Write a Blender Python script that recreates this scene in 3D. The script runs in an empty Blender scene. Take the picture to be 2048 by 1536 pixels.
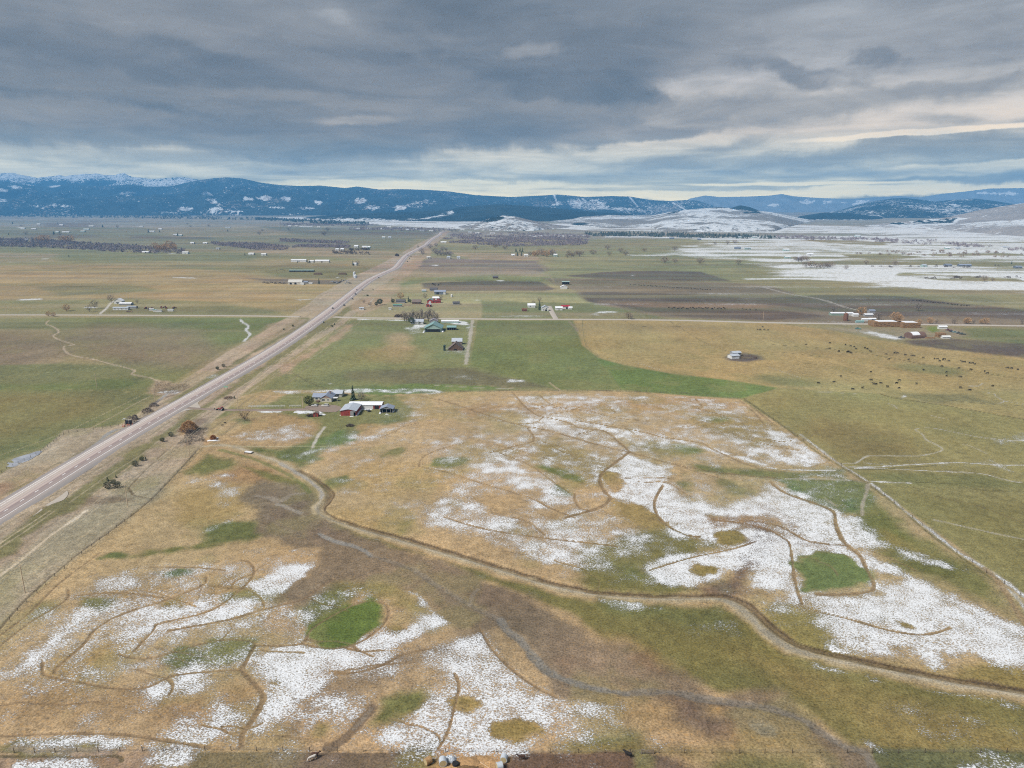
import bpy, math, random
import numpy as np
random.seed(7); rng = np.random.default_rng(11)
R = math.radians
SC = bpy.context.scene

# ------------------------------------------------------------------ camera
F = 1422.0; HZ = 408.0; H = 149.0
TH = math.atan((768 - HZ) / F); CT, ST = math.cos(TH), math.sin(TH)
cam = bpy.data.cameras.new("camera"); camo = bpy.data.objects.new("camera", cam)
SC.collection.objects.link(camo)
camo.location = (0, 0, H); camo.rotation_euler = (R(90) - TH, 0, 0)
cam.sensor_width = 36; cam.lens = F / 2048 * 36; cam.clip_start = 0.5; cam.clip_end = 60000
SC.camera = camo

def ray(px, py):
    a = (px - 1024) / F; b = (768 - py) / F
    return a, CT + b * ST, -ST + b * CT
def G(px, py, z=0.0):
    dx, dy, dz = ray(px, py); t = (z - H) / dz
    return (dx * t, dy * t)
def PY(px, py, Y):
    dx, dy, dz = ray(px, py); t = Y / dy
    return (dx * t, Y, H + dz * t)
def mpp(px, py):
    """metres per photo pixel (sideways) on the ground seen at px, py"""
    dx, dy, dz = ray(px, py); return (-H / dz) / F

# ------------------------------------------------------------------ sky, sun, exposure
SUN_EL, SUN_AZ = 48, 235   # sun behind the camera, a little to the left
W = bpy.data.worlds.new("World"); SC.world = W; W.use_nodes = True
nt = W.node_tree; nt.nodes.clear()
def N(t, typ, **kw):
    n = t.nodes.new(typ)
    for k, v in kw.items():
        if k.startswith('i_'):
            key = k[2:]; key = int(key) if key.isdigit() else key
            n.inputs[key].default_value = v
        else: setattr(n, k, v)
    return n
def math_n(t, op, a, b=None, c=None):
    n = t.nodes.new('ShaderNodeMath'); n.operation = op
    for i, v in enumerate((a, b, c)):
        if v is None: continue
        if isinstance(v, (int, float)): n.inputs[i].default_value = v
        else: t.links.new(v, n.inputs[i])
    return n.outputs[0]
def mixf(t, f, a, b):
    n = t.nodes.new('ShaderNodeMix'); n.data_type = 'FLOAT'
    for k, v in ((0, f), (2, a), (3, b)):
        if isinstance(v, (int, float)): n.inputs[k].default_value = v
        else: t.links.new(v, n.inputs[k])
    return n.outputs[0]
def mixc(t, f, a, b, mode='MIX'):
    n = t.nodes.new('ShaderNodeMix'); n.data_type = 'RGBA'; n.blend_type = mode
    for k, v in ((0, f), (6, a), (7, b)):
        if isinstance(v, (int, float)): n.inputs[k].default_value = v
        elif isinstance(v, tuple): n.inputs[k].default_value = v if len(v) == 4 else (*v, 1)
        else: t.links.new(v, n.inputs[k])
    return n.outputs[2]
def ramp(t, f, stops, interp='LINEAR'):
    n = t.nodes.new('ShaderNodeValToRGB'); n.color_ramp.interpolation = interp
    e = n.color_ramp.elements
    while len(e) < len(stops): e.new(0.5)
    for i, (p, c) in enumerate(stops):
        e[i].position = p; e[i].color = (*c, 1) if len(c) == 3 else c
    t.links.new(f, n.inputs[0]); return n.outputs[0]
def maprange(t, v, a, b, c=0.0, d=1.0, smooth=True):
    n = t.nodes.new('ShaderNodeMapRange'); n.interpolation_type = 'SMOOTHSTEP' if smooth else 'LINEAR'
    for i, x in enumerate((v, a, b, c, d)):
        if isinstance(x, (int, float)): n.inputs[i].default_value = x
        else: t.links.new(x, n.inputs[i])
    return n.outputs[0]
def noise(t, vec, scale, detail=3, rough=0.55, dist=0.0, col=False):
    n = t.nodes.new('ShaderNodeTexNoise'); n.inputs['Scale'].default_value = scale
    n.inputs['Detail'].default_value = detail; n.inputs['Roughness'].default_value = rough
    n.inputs['Distortion'].default_value = dist
    t.links.new(vec, n.inputs['Vector']); return n.outputs['Color' if col else 'Fac']
def s2l(c):
    return tuple(((v / 255) / 12.92 if v / 255 <= .04045 else ((v / 255 + .055) / 1.055) ** 2.4) for v in c)

tc = N(nt, 'ShaderNodeTexCoord'); sep = N(nt, 'ShaderNodeSeparateXYZ'); nt.links.new(tc.outputs['Generated'], sep.inputs[0])
X, Yd, Z = sep.outputs
az = math_n(nt, 'ARCTAN2', X, Yd)
hl = math_n(nt, 'SQRT', math_n(nt, 'ADD', math_n(nt, 'MULTIPLY', X, X), math_n(nt, 'MULTIPLY', Yd, Yd)))
el = math_n(nt, 'DIVIDE', Z, math_n(nt, 'MAXIMUM', hl, 0.02))
comb = N(nt, 'ShaderNodeCombineXYZ'); nt.links.new(az, comb.inputs[0]); nt.links.new(el, comb.inputs[1])
# cloud-deck coordinates: flat layer seen in perspective
zz = math_n(nt, 'ADD', math_n(nt, 'MAXIMUM', Z, 0.0), 0.07)
deck = N(nt, 'ShaderNodeCombineXYZ'); nt.links.new(math_n(nt, 'DIVIDE', X, zz), deck.inputs[0]); nt.links.new(math_n(nt, 'DIVIDE', Yd, zz), deck.inputs[1])
dk = deck.outputs[0]
# warp of the azimuth/elevation field
wn = noise(nt, comb.outputs[0], 9.0, 6, 0.62, 0.3, col=True)
wsub = N(nt, 'ShaderNodeVectorMath', operation='SUBTRACT'); nt.links.new(wn, wsub.inputs[0]); wsub.inputs[1].default_value = (.5, .5, .5)
wscl = N(nt, 'ShaderNodeVectorMath', operation='MULTIPLY'); nt.links.new(wsub.outputs[0], wscl.inputs[0]); wscl.inputs[1].default_value = (0.20, 0.055, 0)
wadd = N(nt, 'ShaderNodeVectorMath', operation='ADD'); nt.links.new(comb.outputs[0], wadd.inputs[0]); nt.links.new(wscl.outputs[0], wadd.inputs[1])
def ae(px, py):
    dx, dy, dz = ray(px, py); return math.atan2(dx, dy), dz / math.hypot(dx, dy)
V = None
BLOBS = [  # px, py, rx, ry, tilt deg, brightness, softness
 (1900, 40, 560, 210, 0, .42, .9), (1650, 200, 520, 90, 0, .57, .7), (400, 20, 330, 60, 5, .40, .8), (250, 115, 420, 34, 9, .17, .8),
 (620, 70, 330, 40, 12, .34, .8), (60, 185, 70, 16, 5, .05, .6), (160, 165, 260, 26, 4, .24, .8), (310, 150, 90, 16, 8, .10, .8), (420, 108, 120, 15, 10, .12, .8),
 (400, 238, 120, 15, 12, .10, .6), (250, 225, 260, 18, 4, .33, .8), (700, 205, 300, 14, 3, .38, .8),
 (760, 140, 260, 30, 8, .22, .8), (1000, 40, 190, 45, 10, .16, .8), (1120, 110, 230, 60, 6, .20, .7), (1170, 190, 150, 42, 4, .10, .5), (960, 130, 120, 24, 9, .14, .8), (1060, 100, 60, 14, -8, .44, .8),
 (1100, 228, 150, 22, 6, .30, .6), (1130, 262, 150, 10, 3, .40, .5), (1450, 175, 170, 20, 3, .64, .8), (1500, 225, 300, 22, 2, .48, .8),
 (1560, 140, 90, 16, 14, .32, .8), (1620, 165, 60, 13, 10, .30, .8), (1690, 160, 75, 11, 14, .36, .85), (1748, 112, 45, 20, -8, .34, .9), (1808, 158, 36, 13, 10, .34, .85), (2040, 145, 26, 14, 0, .4, .5),
 (1900, 150, 220, 18, 0, .66, .8), (1800, 192, 300, 14, -3, .48, .8),
 (850, 285, 620, 44, 1, .17, .7), (150, 258, 420, 18, 1, .27, .8), (60, 310, 420, 26, 0, .62, .95), (330, 318, 300, 16, 2, .50, .8), (720, 240, 110, 9, -2, .46, .8),
 (1100, 322, 330, 34, -1, .76, .9), (1900, 236, 520, 34, -7, .76, .95), (1330, 290, 240, 14, -7, .78, .8), (1240, 272, 180, 14, -3, .34, .8),
 (1350, 345, 820, 62, -2, .62, 1.15), (80, 330, 420, 36, 0, .62, 1.1), (1000, 335, 420, 34, 0, .66, 1.1), (1950, 280, 460, 11, -2, .62, .8), (1780, 305, 520, 19, -3, .40, .9), (1400, 322, 200, 12, -2, .5, .9), (1910, 240, 60, 10, 5, .6, .9), (1850, 265, 200, 5, -2, .92, .5),
 (1900, 340, 380, 10, -3, .74, .6), (1480, 352, 520, 10, 0, .54, .9), (1100, 360, 330, 8, -1, .52, .7), (1600, 367, 230, 3, 0, .92, .7),
 (1500, 388, 800, 13, -1, .84, .7), (900, 372, 480, 14, 1, .78, .7), (640, 352, 240, 7, 1, .55, .7), (800, 384, 300, 8, 2, .93, .7), (120, 342, 420, 14, 0, .74, .8), (1300, 378, 260, 4, 0, .62, .7)]
V = 0.27
for (bx, by, rx, ry, rot, val, soft) in BLOBS:
    a0, e0 = ae(bx, by)
    mp = N(nt, 'ShaderNodeMapping', vector_type='TEXTURE')
    mp.inputs['Location'].default_value = (a0, e0, 0); mp.inputs['Rotation'].default_value = (0, 0, R(-rot)); mp.inputs['Scale'].default_value = (rx / F * .93, ry / F, 1)
    # small blobs are warped less than the large ones
    wv = wadd.outputs[0]
    if ry < 18:
        k = max(.12, ry / 22)
        m = N(nt, 'ShaderNodeMix', data_type='VECTOR'); m.inputs[0].default_value = k
        nt.links.new(comb.outputs[0], m.inputs[4]); nt.links.new(wadd.outputs[0], m.inputs[5]); wv = m.outputs[1]
    nt.links.new(wv, mp.inputs['Vector'])
    ln = N(nt, 'ShaderNodeVectorMath', operation='LENGTH'); nt.links.new(mp.outputs[0], ln.inputs[0])
    msk = maprange(nt, ln.outputs['Value'], 1.25, 1.25 - soft, 0.0, 1.0)
    V = mixf(nt, msk, V, val)
# structure of the deck: big soft rolls, then fine torn texture
d1 = noise(nt, dk, 0.95, 9, 0.60, 0.9)
d2m = N(nt, 'ShaderNodeMapping'); d2m.inputs['Scale'].default_value = (1, 4.5, 1); nt.links.new(comb.outputs[0], d2m.inputs[0])
d2 = noise(nt, d2m.outputs[0], 8.0, 8, 0.62, 0.7)
V = math_n(nt, 'ADD', V, math_n(nt, 'MULTIPLY', math_n(nt, 'SUBTRACT', d1, 0.5), 0.56))
V = math_n(nt, 'ADD', V, math_n(nt, 'MULTIPLY', math_n(nt, 'SUBTRACT', d2, 0.5), 0.36))
cloud = ramp(nt, V, [(0.0, s2l((94, 104, 115))), (0.2, s2l((117, 127, 138))), (0.42, s2l((144, 153, 162))), (0.6, s2l((176, 187, 197))), (0.8, s2l((220, 232, 245))), (1.0, s2l((250, 255, 255)))])
# warmer low down, where the gaps open
warm = maprange(nt, el, 0.14, 0.0, 0.0, 1.0)
cloud = mixc(nt, math_n(nt, 'MULTIPLY', warm, math_n(nt, 'MULTIPLY', maprange(nt, V, .45, .9), 0.3)), cloud, s2l((255, 246, 226)))
EXPO = 2.05
HAZE_C, HAZE_D = (.15, .50, 1.0), 7.6e-5
cs = mixc(nt, 1.0, cloud, (2 ** -EXPO,) * 3, 'MULTIPLY')
# low sky made brighter and warmer to offset the blue of the haze before it
haze_offset = ramp(nt, maprange(nt, el, 0.0, 0.4, 0, 1, False), [(p_ / .4, tuple(v / 4 for v in c_)) for p_, c_ in ((0, (2.95, 2.25, 1.1)), (.03, (2.65, 2.1, 1.1)), (.055, (1.95, 1.55, .95)), (.09, (1.52, 1.08, .68)), (.16, (1.17, .93, .74)), (.3, (1.06, .97, .9)))])
cs = mixc(nt, 1.0, mixc(nt, 1.0, cs, haze_offset, 'MULTIPLY'), (4, 4, 4), 'MULTIPLY')
sky = N(nt, 'ShaderNodeTexSky', sky_type='NISHITA', sun_disc=False, sun_elevation=R(SUN_EL), sun_rotation=R(SUN_AZ))
skm = mixc(nt, 1.0, sky.outputs[0], (0.06, 0.06, 0.06), 'MULTIPLY')
tot = mixc(nt, 0.98, skm, cs)
bg = N(nt, 'ShaderNodeBackground'); bg.inputs['Strength'].default_value = 1.0; nt.links.new(tot, bg.inputs['Color'])
ow = N(nt, 'ShaderNodeOutputWorld'); nt.links.new(bg.outputs[0], ow.inputs[0])
sun = bpy.data.lights.new("sun", 'SUN'); suno = bpy.data.objects.new("sun", sun); SC.collection.objects.link(suno)
sun.energy = 1.5; sun.angle = R(22); sun.color = (1.0, 0.965, 0.91)
suno.rotation_euler = (R(90 - SUN_EL), 0, R(180 - SUN_AZ))
SC.view_settings.view_transform = 'Standard'; SC.view_settings.look = 'None'
SC.view_settings.exposure = EXPO; SC.view_settings.gamma = 1.0
SC.render.film_transparent = False
SC.cycles.use_denoising = False
SC.cycles.pixel_filter_type = 'BLACKMAN_HARRIS'; SC.cycles.filter_width = 1.15
SC.cycles.max_bounces = 4; SC.cycles.diffuse_bounces = 2; SC.cycles.volume_bounces = 0; SC.cycles.transparent_max_bounces = 8
ALB = 1.38   # picture brightness of a white ground; observed colours are divided by it to give base colours
def obs(c, k=1.0):
    l = s2l(c); m = sum(l) / 3
    return tuple(min(.8, (v * .88 + m * .12) * k / ALB) for v in l)

# ------------------------------------------------------------------ numpy noise
def _h(ix, iy, s):
    v = np.sin(ix * 127.1 + iy * 311.7 + s * 74.7) * 43758.5453
    return v - np.floor(v)
def vnoise(x, y, s=0):
    ix = np.floor(x); iy = np.floor(y); fx = x - ix; fy = y - iy
    fx = fx * fx * (3 - 2 * fx); fy = fy * fy * (3 - 2 * fy)
    a = _h(ix, iy, s); b = _h(ix + 1, iy, s); c = _h(ix, iy + 1, s); d = _h(ix + 1, iy + 1, s)
    return (a + (b - a) * fx) * (1 - fy) + (c + (d - c) * fx) * fy
def fbm(x, y, s=0, o=4, g=.5):
    t = 0; a = 1; n = 0
    for i in range(o):
        t = t + a * vnoise(x * 2 ** i + 17.3 * i, y * 2 ** i - 9.1 * i, s + i); n += a; a *= g
    return t / n
def smooth(a, b, x):
    t = np.clip((x - a) / (b - a), 0, 1); return t * t * (3 - 2 * t)

# ------------------------------------------------------------------ ground survey (traced in photo pixels, laid out in metres)
def gp(pts): return np.array([G(x, max(y, 415)) for x, y in pts])
COLS = []   # (pts, observed colour, feather m or None, warp factor, strength)
def C(col, pts, fe=None, wp=1.0, k=1.0):
    r, g, b = col
    if g > r: r = r + (g * .97 - r) * .5; b = b + 6
    if fe and wp >= .8 and fe < 5: fe, wp = fe * 1.6, wp * 1.5
    COLS.append((pts, (r * 1.02, g * 1.0, b * 1.03), fe, wp, k))
def ell(x, y, rx, ry, rot=0, n=14):
    c, s = math.cos(R(rot)), math.sin(R(rot))
    return [(x + rx * math.cos(t) * c - ry * math.sin(t) * s, y + rx * math.cos(t) * s + ry * math.sin(t) * c) for t in [2 * math.pi * i / n for i in range(n)]]
OCH = (173, 151, 108); OLV = (140, 133, 82); GRN = (112, 124, 68)
# --- far plain
C((146, 144, 128), [(-900, 416), (3000, 416), (3000, 478), (-900, 478)])
C((128, 128, 98), [(-900, 446), (860, 460), (800, 500), (-900, 500)])
C((150, 140, 110), [(300, 455), (560, 452), (600, 470), (340, 475)], k=.7)
C((118, 120, 92), [(512, 452), (868, 462), (860, 478), (600, 470)])
for q in ([(20, 468), (100, 466), (195, 470), (195, 475), (60, 475)], [(85, 446), (190, 446), (200, 453), (90, 454)], [(260, 470), (420, 474), (420, 478), (270, 476)], [(600, 462), (868, 466), (860, 473), (640, 470)]):
    C((110, 102, 90), q, k=.7)
C((158, 142, 112), [(-300, 503), (130, 506), (120, 524), (-300, 528)])
C((124, 127, 82), [(-300, 484), (60, 492), (250, 505), (520, 506), (500, 526), (130, 526), (110, 508), (-300, 505)], k=.8)
C((160, 140, 110), [(512, 492), (640, 496), (800, 505), (780, 520), (600, 512), (512, 505)], k=.7)
C((163, 143, 96), [(-500, 534), (200, 528), (420, 540), (520, 552), (705, 560), (560, 634), (-500, 634)], fe=25)
C((118, 122, 74), [(80, 575), (260, 568), (300, 580), (120, 592)], k=.6)
C((126, 128, 78), [(-300, 600), (150, 600), (260, 596), (420, 603), (520, 618), (560, 630), (-300, 632)], k=.7)
C((142, 138, 88), [(-400, 508), (230, 518), (520, 528), (700, 545), (560, 548), (300, 532), (-400, 530)], k=.5)
C((118, 118, 72), [(520, 540), (600, 535), (720, 545), (690, 558), (560, 556)], k=.7)
C((104, 94, 84), [(500, 556), (600, 558), (700, 561), (690, 568), (560, 569), (515, 563)], k=.85)
# --- fields left of the highway
C((112, 121, 68), [(-500, 635), (575, 635), (440, 705), (330, 775), (280, 752), (200, 722), (128, 704), (100, 660), (-500, 655)], fe=3, wp=.3)
C((132, 118, 92), ell(290, 692, 172, 42, 5), fe=40, wp=1.5, k=.85)
C((132, 118, 92), ell(20, 700, 125, 40, 0), fe=40, wp=1.5, k=.85)
C((98, 120, 62), [(400, 645), (575, 640), (480, 680), (440, 690)], fe=14, k=.7)
C((112, 118, 68), [(-500, 750), (120, 726), (230, 730), (310, 764), (310, 785), (240, 850), (120, 885), (-60, 940), (-500, 1000)], fe=6)
C((92, 118, 58), [(-100, 758), (60, 772), (240, 756), (310, 765), (300, 775), (160, 780), (-100, 782)], fe=10, k=.8)
C((146, 128, 74), [(-200, 795), (60, 790), (200, 790), (230, 810), (150, 840), (20, 870), (-300, 900)], fe=22, wp=1.5, k=.5)
C((165, 146, 122), [(312, 760), (345, 766), (382, 766), (370, 782), (345, 790), (305, 785)], fe=2)
# --- right of the highway, north of the county road
C((152, 143, 104), [(770, 560), (1000, 552), (1100, 570), (1180, 590), (1330, 636), (690, 632), (740, 585)], fe=8)
C((140, 138, 96), [(880, 488), (1500, 490), (2600, 500), (2600, 560), (1700, 560), (1160, 560), (1000, 565), (840, 552), (850, 515)], fe=20)
C((128, 134, 84), [(1100, 505), (1480, 508), (1560, 530), (1400, 545), (1150, 545), (1100, 535)], fe=30, k=.7)
C((124, 116, 104), [(832, 528), (860, 515), (1000, 521), (1072, 522), (1098, 540), (1070, 548), (960, 548), (860, 545)], fe=10)
C((164, 146, 116), [(900, 505), (1060, 507), (1085, 520), (940, 518)], fe=6, k=.8)
C((156, 142, 116), [(800, 540), (860, 534), (960, 534), (1070, 540), (1100, 552), (900, 556), (810, 552)], fe=10, k=.7)
C((122, 130, 78), [(820, 556), (1000, 550), (1110, 556), (1080, 563), (860, 562), (795, 572)], fe=6, k=.8)
C((100, 90, 80), [(846, 566), (960, 562), (1075, 563), (1112, 578), (1085, 583), (900, 581), (850, 575)], fe=5, wp=.5)
C((156, 152, 106), [(800, 585), (1165, 586), (1200, 607), (960, 606), (800, 603)], fe=6, wp=.3)
C((120, 130, 76), [(1000, 578), (1085, 583), (1165, 586), (1160, 592), (980, 588)], fe=8, k=.7)
C((118, 124, 76), [(963, 602), (1195, 607), (1240, 613), (1332, 637), (965, 637)], fe=2, wp=.2)
C((130, 117, 94), [(1082, 556), (1290, 556), (1540, 570), (1610, 592), (1800, 598), (2600, 660), (2600, 668), (1540, 643), (1330, 636), (1215, 610), (1160, 588)], fe=6)
C((104, 94, 82), [(1120, 552), (1200, 543), (1400, 543), (1460, 562), (1300, 560), (1190, 558)], fe=8)
C((102, 91, 80), [(1160, 583), (1290, 586), (1420, 592), (1540, 598), (1600, 610), (1480, 606), (1350, 605), (1200, 602)], fe=8, wp=1.6)
C((102, 90, 76), [(1230, 608), (1400, 616), (1540, 620), (1640, 632), (1540, 640), (1340, 632)], fe=8)
C((142, 120, 92), [(1215, 603), (1450, 607), (1540, 612), (1500, 618), (1300, 612)], fe=8, k=.6)
C((102, 91, 79), [(1540, 596), (1640, 589), (1800, 592), (1950, 604), (2600, 660), (2600, 670), (1900, 634), (1780, 632), (1640, 618), (1540, 608)], fe=8)
C((150, 143, 104), [(1130, 626), (1250, 628), (1340, 637), (1130, 638)], k=.5)
C((142, 138, 96), [(1790, 578), (2048, 590), (2600, 600), (2600, 640), (2048, 622), (1900, 604), (1780, 590)], fe=8)
# --- south of the county road
C((122, 129, 76), [(700, 640), (948, 641), (938, 727), (1100, 775), (1000, 782), (840, 782), (520, 779), (560, 750), (600, 715)], fe=3, wp=.3)
C((134, 134, 84), [(560, 745), (700, 700), (850, 690), (940, 700), (930, 740), (700, 745), (560, 765)], fe=20, k=.7)
C((176, 150, 116), ell(795, 690, 30, 24, -25), fe=9, wp=2, k=.75)
C((164, 142, 96), ell(790, 710, 60, 16, 0), fe=20, wp=1.5, k=.7)
C((112, 124, 66), [(955, 641), (1148, 641), (1165, 690), (1200, 718), (1242, 779), (1112, 779), (940, 730)], fe=1.5, wp=.1)
C((130, 134, 80), ell(1060, 665, 90, 14), fe=25, k=.5)
C((110, 104, 78), [(690, 742), (930, 736), (1060, 764), (1100, 776), (1000, 778), (800, 766), (700, 760)], fe=8, k=.8)
C((90, 126, 60), [(1195, 716), (1250, 731), (1340, 747), (1460, 760), (1560, 774), (1500, 797), (1390, 792), (1242, 779)], fe=2, wp=.3)
C((165, 146, 94), [(1148, 641), (1290, 640), (1540, 646), (1660, 660), (1760, 680), (1900, 700), (2600, 755), (2600, 905), (2048, 838), (1900, 812), (1760, 788), (1560, 776), (1460, 760), (1340, 746), (1250, 730), (1200, 716), (1165, 690)], fe=2, wp=.2)
C((140, 134, 84), [(1560, 776), (1760, 788), (1900, 812), (2048, 838), (2300, 870), (2300, 800), (2000, 790), (1800, 780), (1600, 755)], fe=30, k=.6)
C((120, 124, 74), ell(1860, 738, 70, 9, 5), fe=10, k=.7)
C((112, 122, 72), ell(1570, 762, 60, 10, 8), fe=10, k=.7)
C((112, 122, 72), [(1700, 660), (1800, 660), (1960, 655), (2600, 690), (2600, 720), (2048, 690), (1900, 672), (1850, 682)], fe=10)
C((100, 90, 79), [(1800, 680), (1900, 676), (2048, 688), (2600, 720), (2600, 765), (2048, 716), (1900, 700), (1820, 690)], fe=8)
C((150, 140, 110), [(1640, 655), (1750, 655), (1920, 655), (1940, 672), (1860, 680), (1760, 676)], fe=8)
C((98, 90, 84), [(1490, 706), (1515, 710), (1530, 720), (1500, 724), (1460, 720), (1450, 712)], fe=3, wp=.8)
C((104, 134, 54), ell(1867, 660, 18, 7), fe=3)
C((140, 133, 82), [(1480, 797), (1560, 776), (1760, 788), (1900, 812), (2048, 838), (2600, 905), (2900, 1600), (2300, 1400), (2048, 1190), (1740, 966), (1690, 932)], fe=2, wp=.2)
C((128, 114, 68), [(1640, 830), (1800, 870), (1850, 900), (1740, 925), (1680, 915), (1610, 860)], fe=16, wp=1.5, k=.7)
C((112, 110, 78), [(1790, 786), (1950, 790), (1990, 806), (1850, 804)], fe=8, k=.7)
C((112, 120, 66), [(1700, 945), (1960, 948), (2100, 975), (1900, 975), (1760, 962)], fe=6, k=.6)
C((126, 118, 66), [(1800, 985), (2100, 1010), (2100, 1200), (1960, 1110), (1840, 1040)], fe=18, wp=1.5, k=.7)
# --- the big pasture
C(OCH, [(-300, 1420), (0, 1250), (150, 1112), (300, 1000), (372, 925), (412, 882), (402, 850), (450, 800), (540, 779), (700, 781), (850, 785), (1030, 781), (1242, 782), (1480, 798), (1690, 932), (1740, 966), (2048, 1190), (2900, 1850), (-900, 1850)], fe=1.2, wp=.15)
for q, cc, kk in [
  (ell(600, 845, 90, 26, 0), (150, 134, 88), .6), (ell(1000, 820, 120, 14), (152, 124, 84), .6), (ell(1300, 812, 190, 16, 0), (166, 136, 86), .7),
  (ell(1480, 855, 90, 30, 15), (136, 120, 66), .7), (ell(1330, 900, 60, 12, 5), (120, 118, 60), .7), (ell(800, 960, 130, 34, 0), (168, 142, 86), .6),
  (ell(430, 1010, 90, 40, -15), (160, 136, 78), .7), (ell(500, 950, 60, 22, 0), (150, 118, 78), .8), (ell(740, 1040, 90, 22, 10), (164, 140, 80), .5),
  (ell(1150, 930, 90, 40, 20), (142, 128, 66), .7), (ell(1280, 1030, 80, 24, 25), (140, 124, 64), .7), (ell(1500, 1270, 60, 30, 20), (124, 118, 60), .8),
  (ell(240, 1170, 90, 30, -10), (140, 120, 76), .6), (ell(160, 1320, 90, 40, -20), (156, 132, 74), .7), (ell(180, 1400, 220, 36, 0), (150, 124, 80), .6), (ell(420, 1430, 110, 40, 0), (144, 118, 76), .6),
  (ell(470, 1170, 60, 20, 0), (142, 120, 66), .6), (ell(700, 1180, 70, 20, 0), (148, 128, 76), .7), (ell(500, 1390, 40, 22, 0), (146, 122, 66), .7)]:
    C(cc, q, fe=9, wp=2, k=kk)
C((116, 112, 60), [(1180, 1105), (1250, 1062), (1330, 1062), (1400, 1075), (1425, 1090), (1350, 1112), (1285, 1130), (1300, 1152), (1400, 1178), (1350, 1192), (1200, 1185), (1130, 1160), (1160, 1130)], fe=4, wp=1.2)
C((84, 108, 52), [(1230, 1130), (1270, 1128), (1300, 1150), (1260, 1160)], fe=4, k=.5)
C((130, 119, 62), [(1550, 1215), (1640, 1228), (1660, 1260), (1690, 1305), (1600, 1290), (1545, 1262), (1530, 1235)], fe=3)
C((134, 120, 66), [(1690, 1305), (1900, 1340), (1990, 1325), (2200, 1380), (2300, 1440), (2048, 1385), (1850, 1355), (1690, 1325)], fe=3)
C((146, 124, 68), ell(1630, 1208, 26, 14), fe=2, k=.8)
C((112, 112, 58), [(1740, 1000), (1850, 1075), (1960, 1140), (2010, 1180), (2006, 1215), (1950, 1202), (1880, 1168), (1800, 1140), (1760, 1112), (1725, 1080), (1700, 1050), (1715, 1020)], fe=4)
C((134, 118, 62), [(1770, 1060), (1880, 1110), (1850, 1125), (1760, 1085)], fe=6, k=.8)
# bright greens
C((92, 116, 62), [(1570, 963), (1620, 955), (1700, 955), (1733, 966), (1738, 1000), (1727, 1020), (1690, 1027), (1640, 1008), (1590, 985)], fe=2)
C((76, 116, 44), [(622, 1268), (650, 1240), (700, 1213), (740, 1203), (764, 1206), (768, 1230), (745, 1262), (700, 1283), (660, 1290), (632, 1282)], fe=1.2)
C((106, 112, 56), [(618, 1212), (640, 1188), (672, 1168), (684, 1205), (655, 1226), (622, 1233)], fe=3)
C((118, 116, 62), [(672, 1168), (740, 1155), (800, 1165), (840, 1200), (850, 1228), (800, 1215), (740, 1180)], fe=4, k=.7)
C((112, 116, 58), [(756, 1416), (800, 1392), (842, 1380), (846, 1396), (810, 1420), (770, 1442), (715, 1465), (735, 1440)], fe=2)
C((106, 112, 52), [(628, 1440), (659, 1436), (679, 1454), (662, 1484), (612, 1486)], fe=2)
C((98, 122, 62), [(1610, 1118), (1640, 1108), (1690, 1110), (1714, 1140), (1722, 1170), (1681, 1180), (1611, 1180), (1598, 1150), (1590, 1128)], fe=1.5)
C((112, 120, 62), [(398, 1312), (440, 1288), (500, 1284), (500, 1308), (455, 1325), (400, 1318)], fe=1.8)
C((106, 112, 56), ell(362, 1318, 20, 11, -10), fe=1.5)
C((104, 112, 56), [(394, 1066), (430, 1045), (520, 1040), (538, 1062), (500, 1084), (440, 1094), (400, 1092)], fe=2.5)
C((112, 112, 60), [(270, 1112), (300, 1100), (400, 1086), (470, 1084), (420, 1098), (320, 1110), (285, 1122)], fe=2)
C((84, 108, 52), [(312, 1142), (350, 1138), (385, 1138), (378, 1146), (330, 1152)], fe=1.2)
C((100, 112, 56), ell(230, 1112, 18, 4), fe=1.2); C((112, 112, 58), ell(182, 1200, 26, 8, 12), fe=2); C((112, 112, 60), ell(85, 1215, 26, 14, -25), fe=4)
C((104, 116, 56), ell(520, 1190, 70, 9, -3), fe=2, k=.7)
C((106, 116, 54), [(1084, 930), (1130, 945), (1165, 952), (1160, 962), (1125, 958), (1090, 945)], fe=2)
C((92, 110, 50), [(1108, 968), (1128, 975), (1148, 988), (1142, 998), (1120, 988)], fe=1.5)
C((110, 112, 58), [(1375, 925), (1480, 934), (1560, 944), (1690, 936), (1705, 955), (1560, 957), (1450, 950), (1395, 940)], fe=3)
C((96, 112, 54), [(1346, 950), (1370, 945), (1386, 962), (1382, 985), (1352, 980)], fe=3, wp=1.5, k=.8)
C((104, 110, 56), ell(1465, 975, 34, 12, 25), fe=4, wp=2, k=.7)
C((100, 118, 52), ell(1378, 898, 26, 8, 10), fe=3); C((110, 118, 58), ell(1440, 838, 22, 7, 0), fe=3, k=.8)
C((104, 112, 54), ell(665, 965, 26, 5, -20), fe=2); C((104, 112, 54), ell(905, 925, 20, 6, -25), fe=2); C((98, 112, 52), ell(885, 922, 18, 5, -18), fe=1.5)
C((118, 118, 60), ell(808, 1060, 16, 9, -35), fe=3); C((108, 112, 56), ell(780, 905, 24, 5, -25), fe=2, k=.8)
C((116, 118, 62), [(360, 945), (392, 925), (415, 907), (470, 920), (470, 938), (400, 948)], fe=3)
for x, y, rx, ry in ((1416, 1140, 26, 10), (1465, 1072, 22, 14), (1815, 1248, 24, 9), (943, 1402, 25, 9), (1014, 1376, 24, 9), (1035, 1457, 38, 10), (545, 1366, 17, 7), (345, 1210, 18, 11), (1540, 1120, 14, 4), (790, 1262, 16, 9)):
    C((132, 118, 58), ell(x, y, rx, ry), fe=1.5, k=.9)
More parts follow.
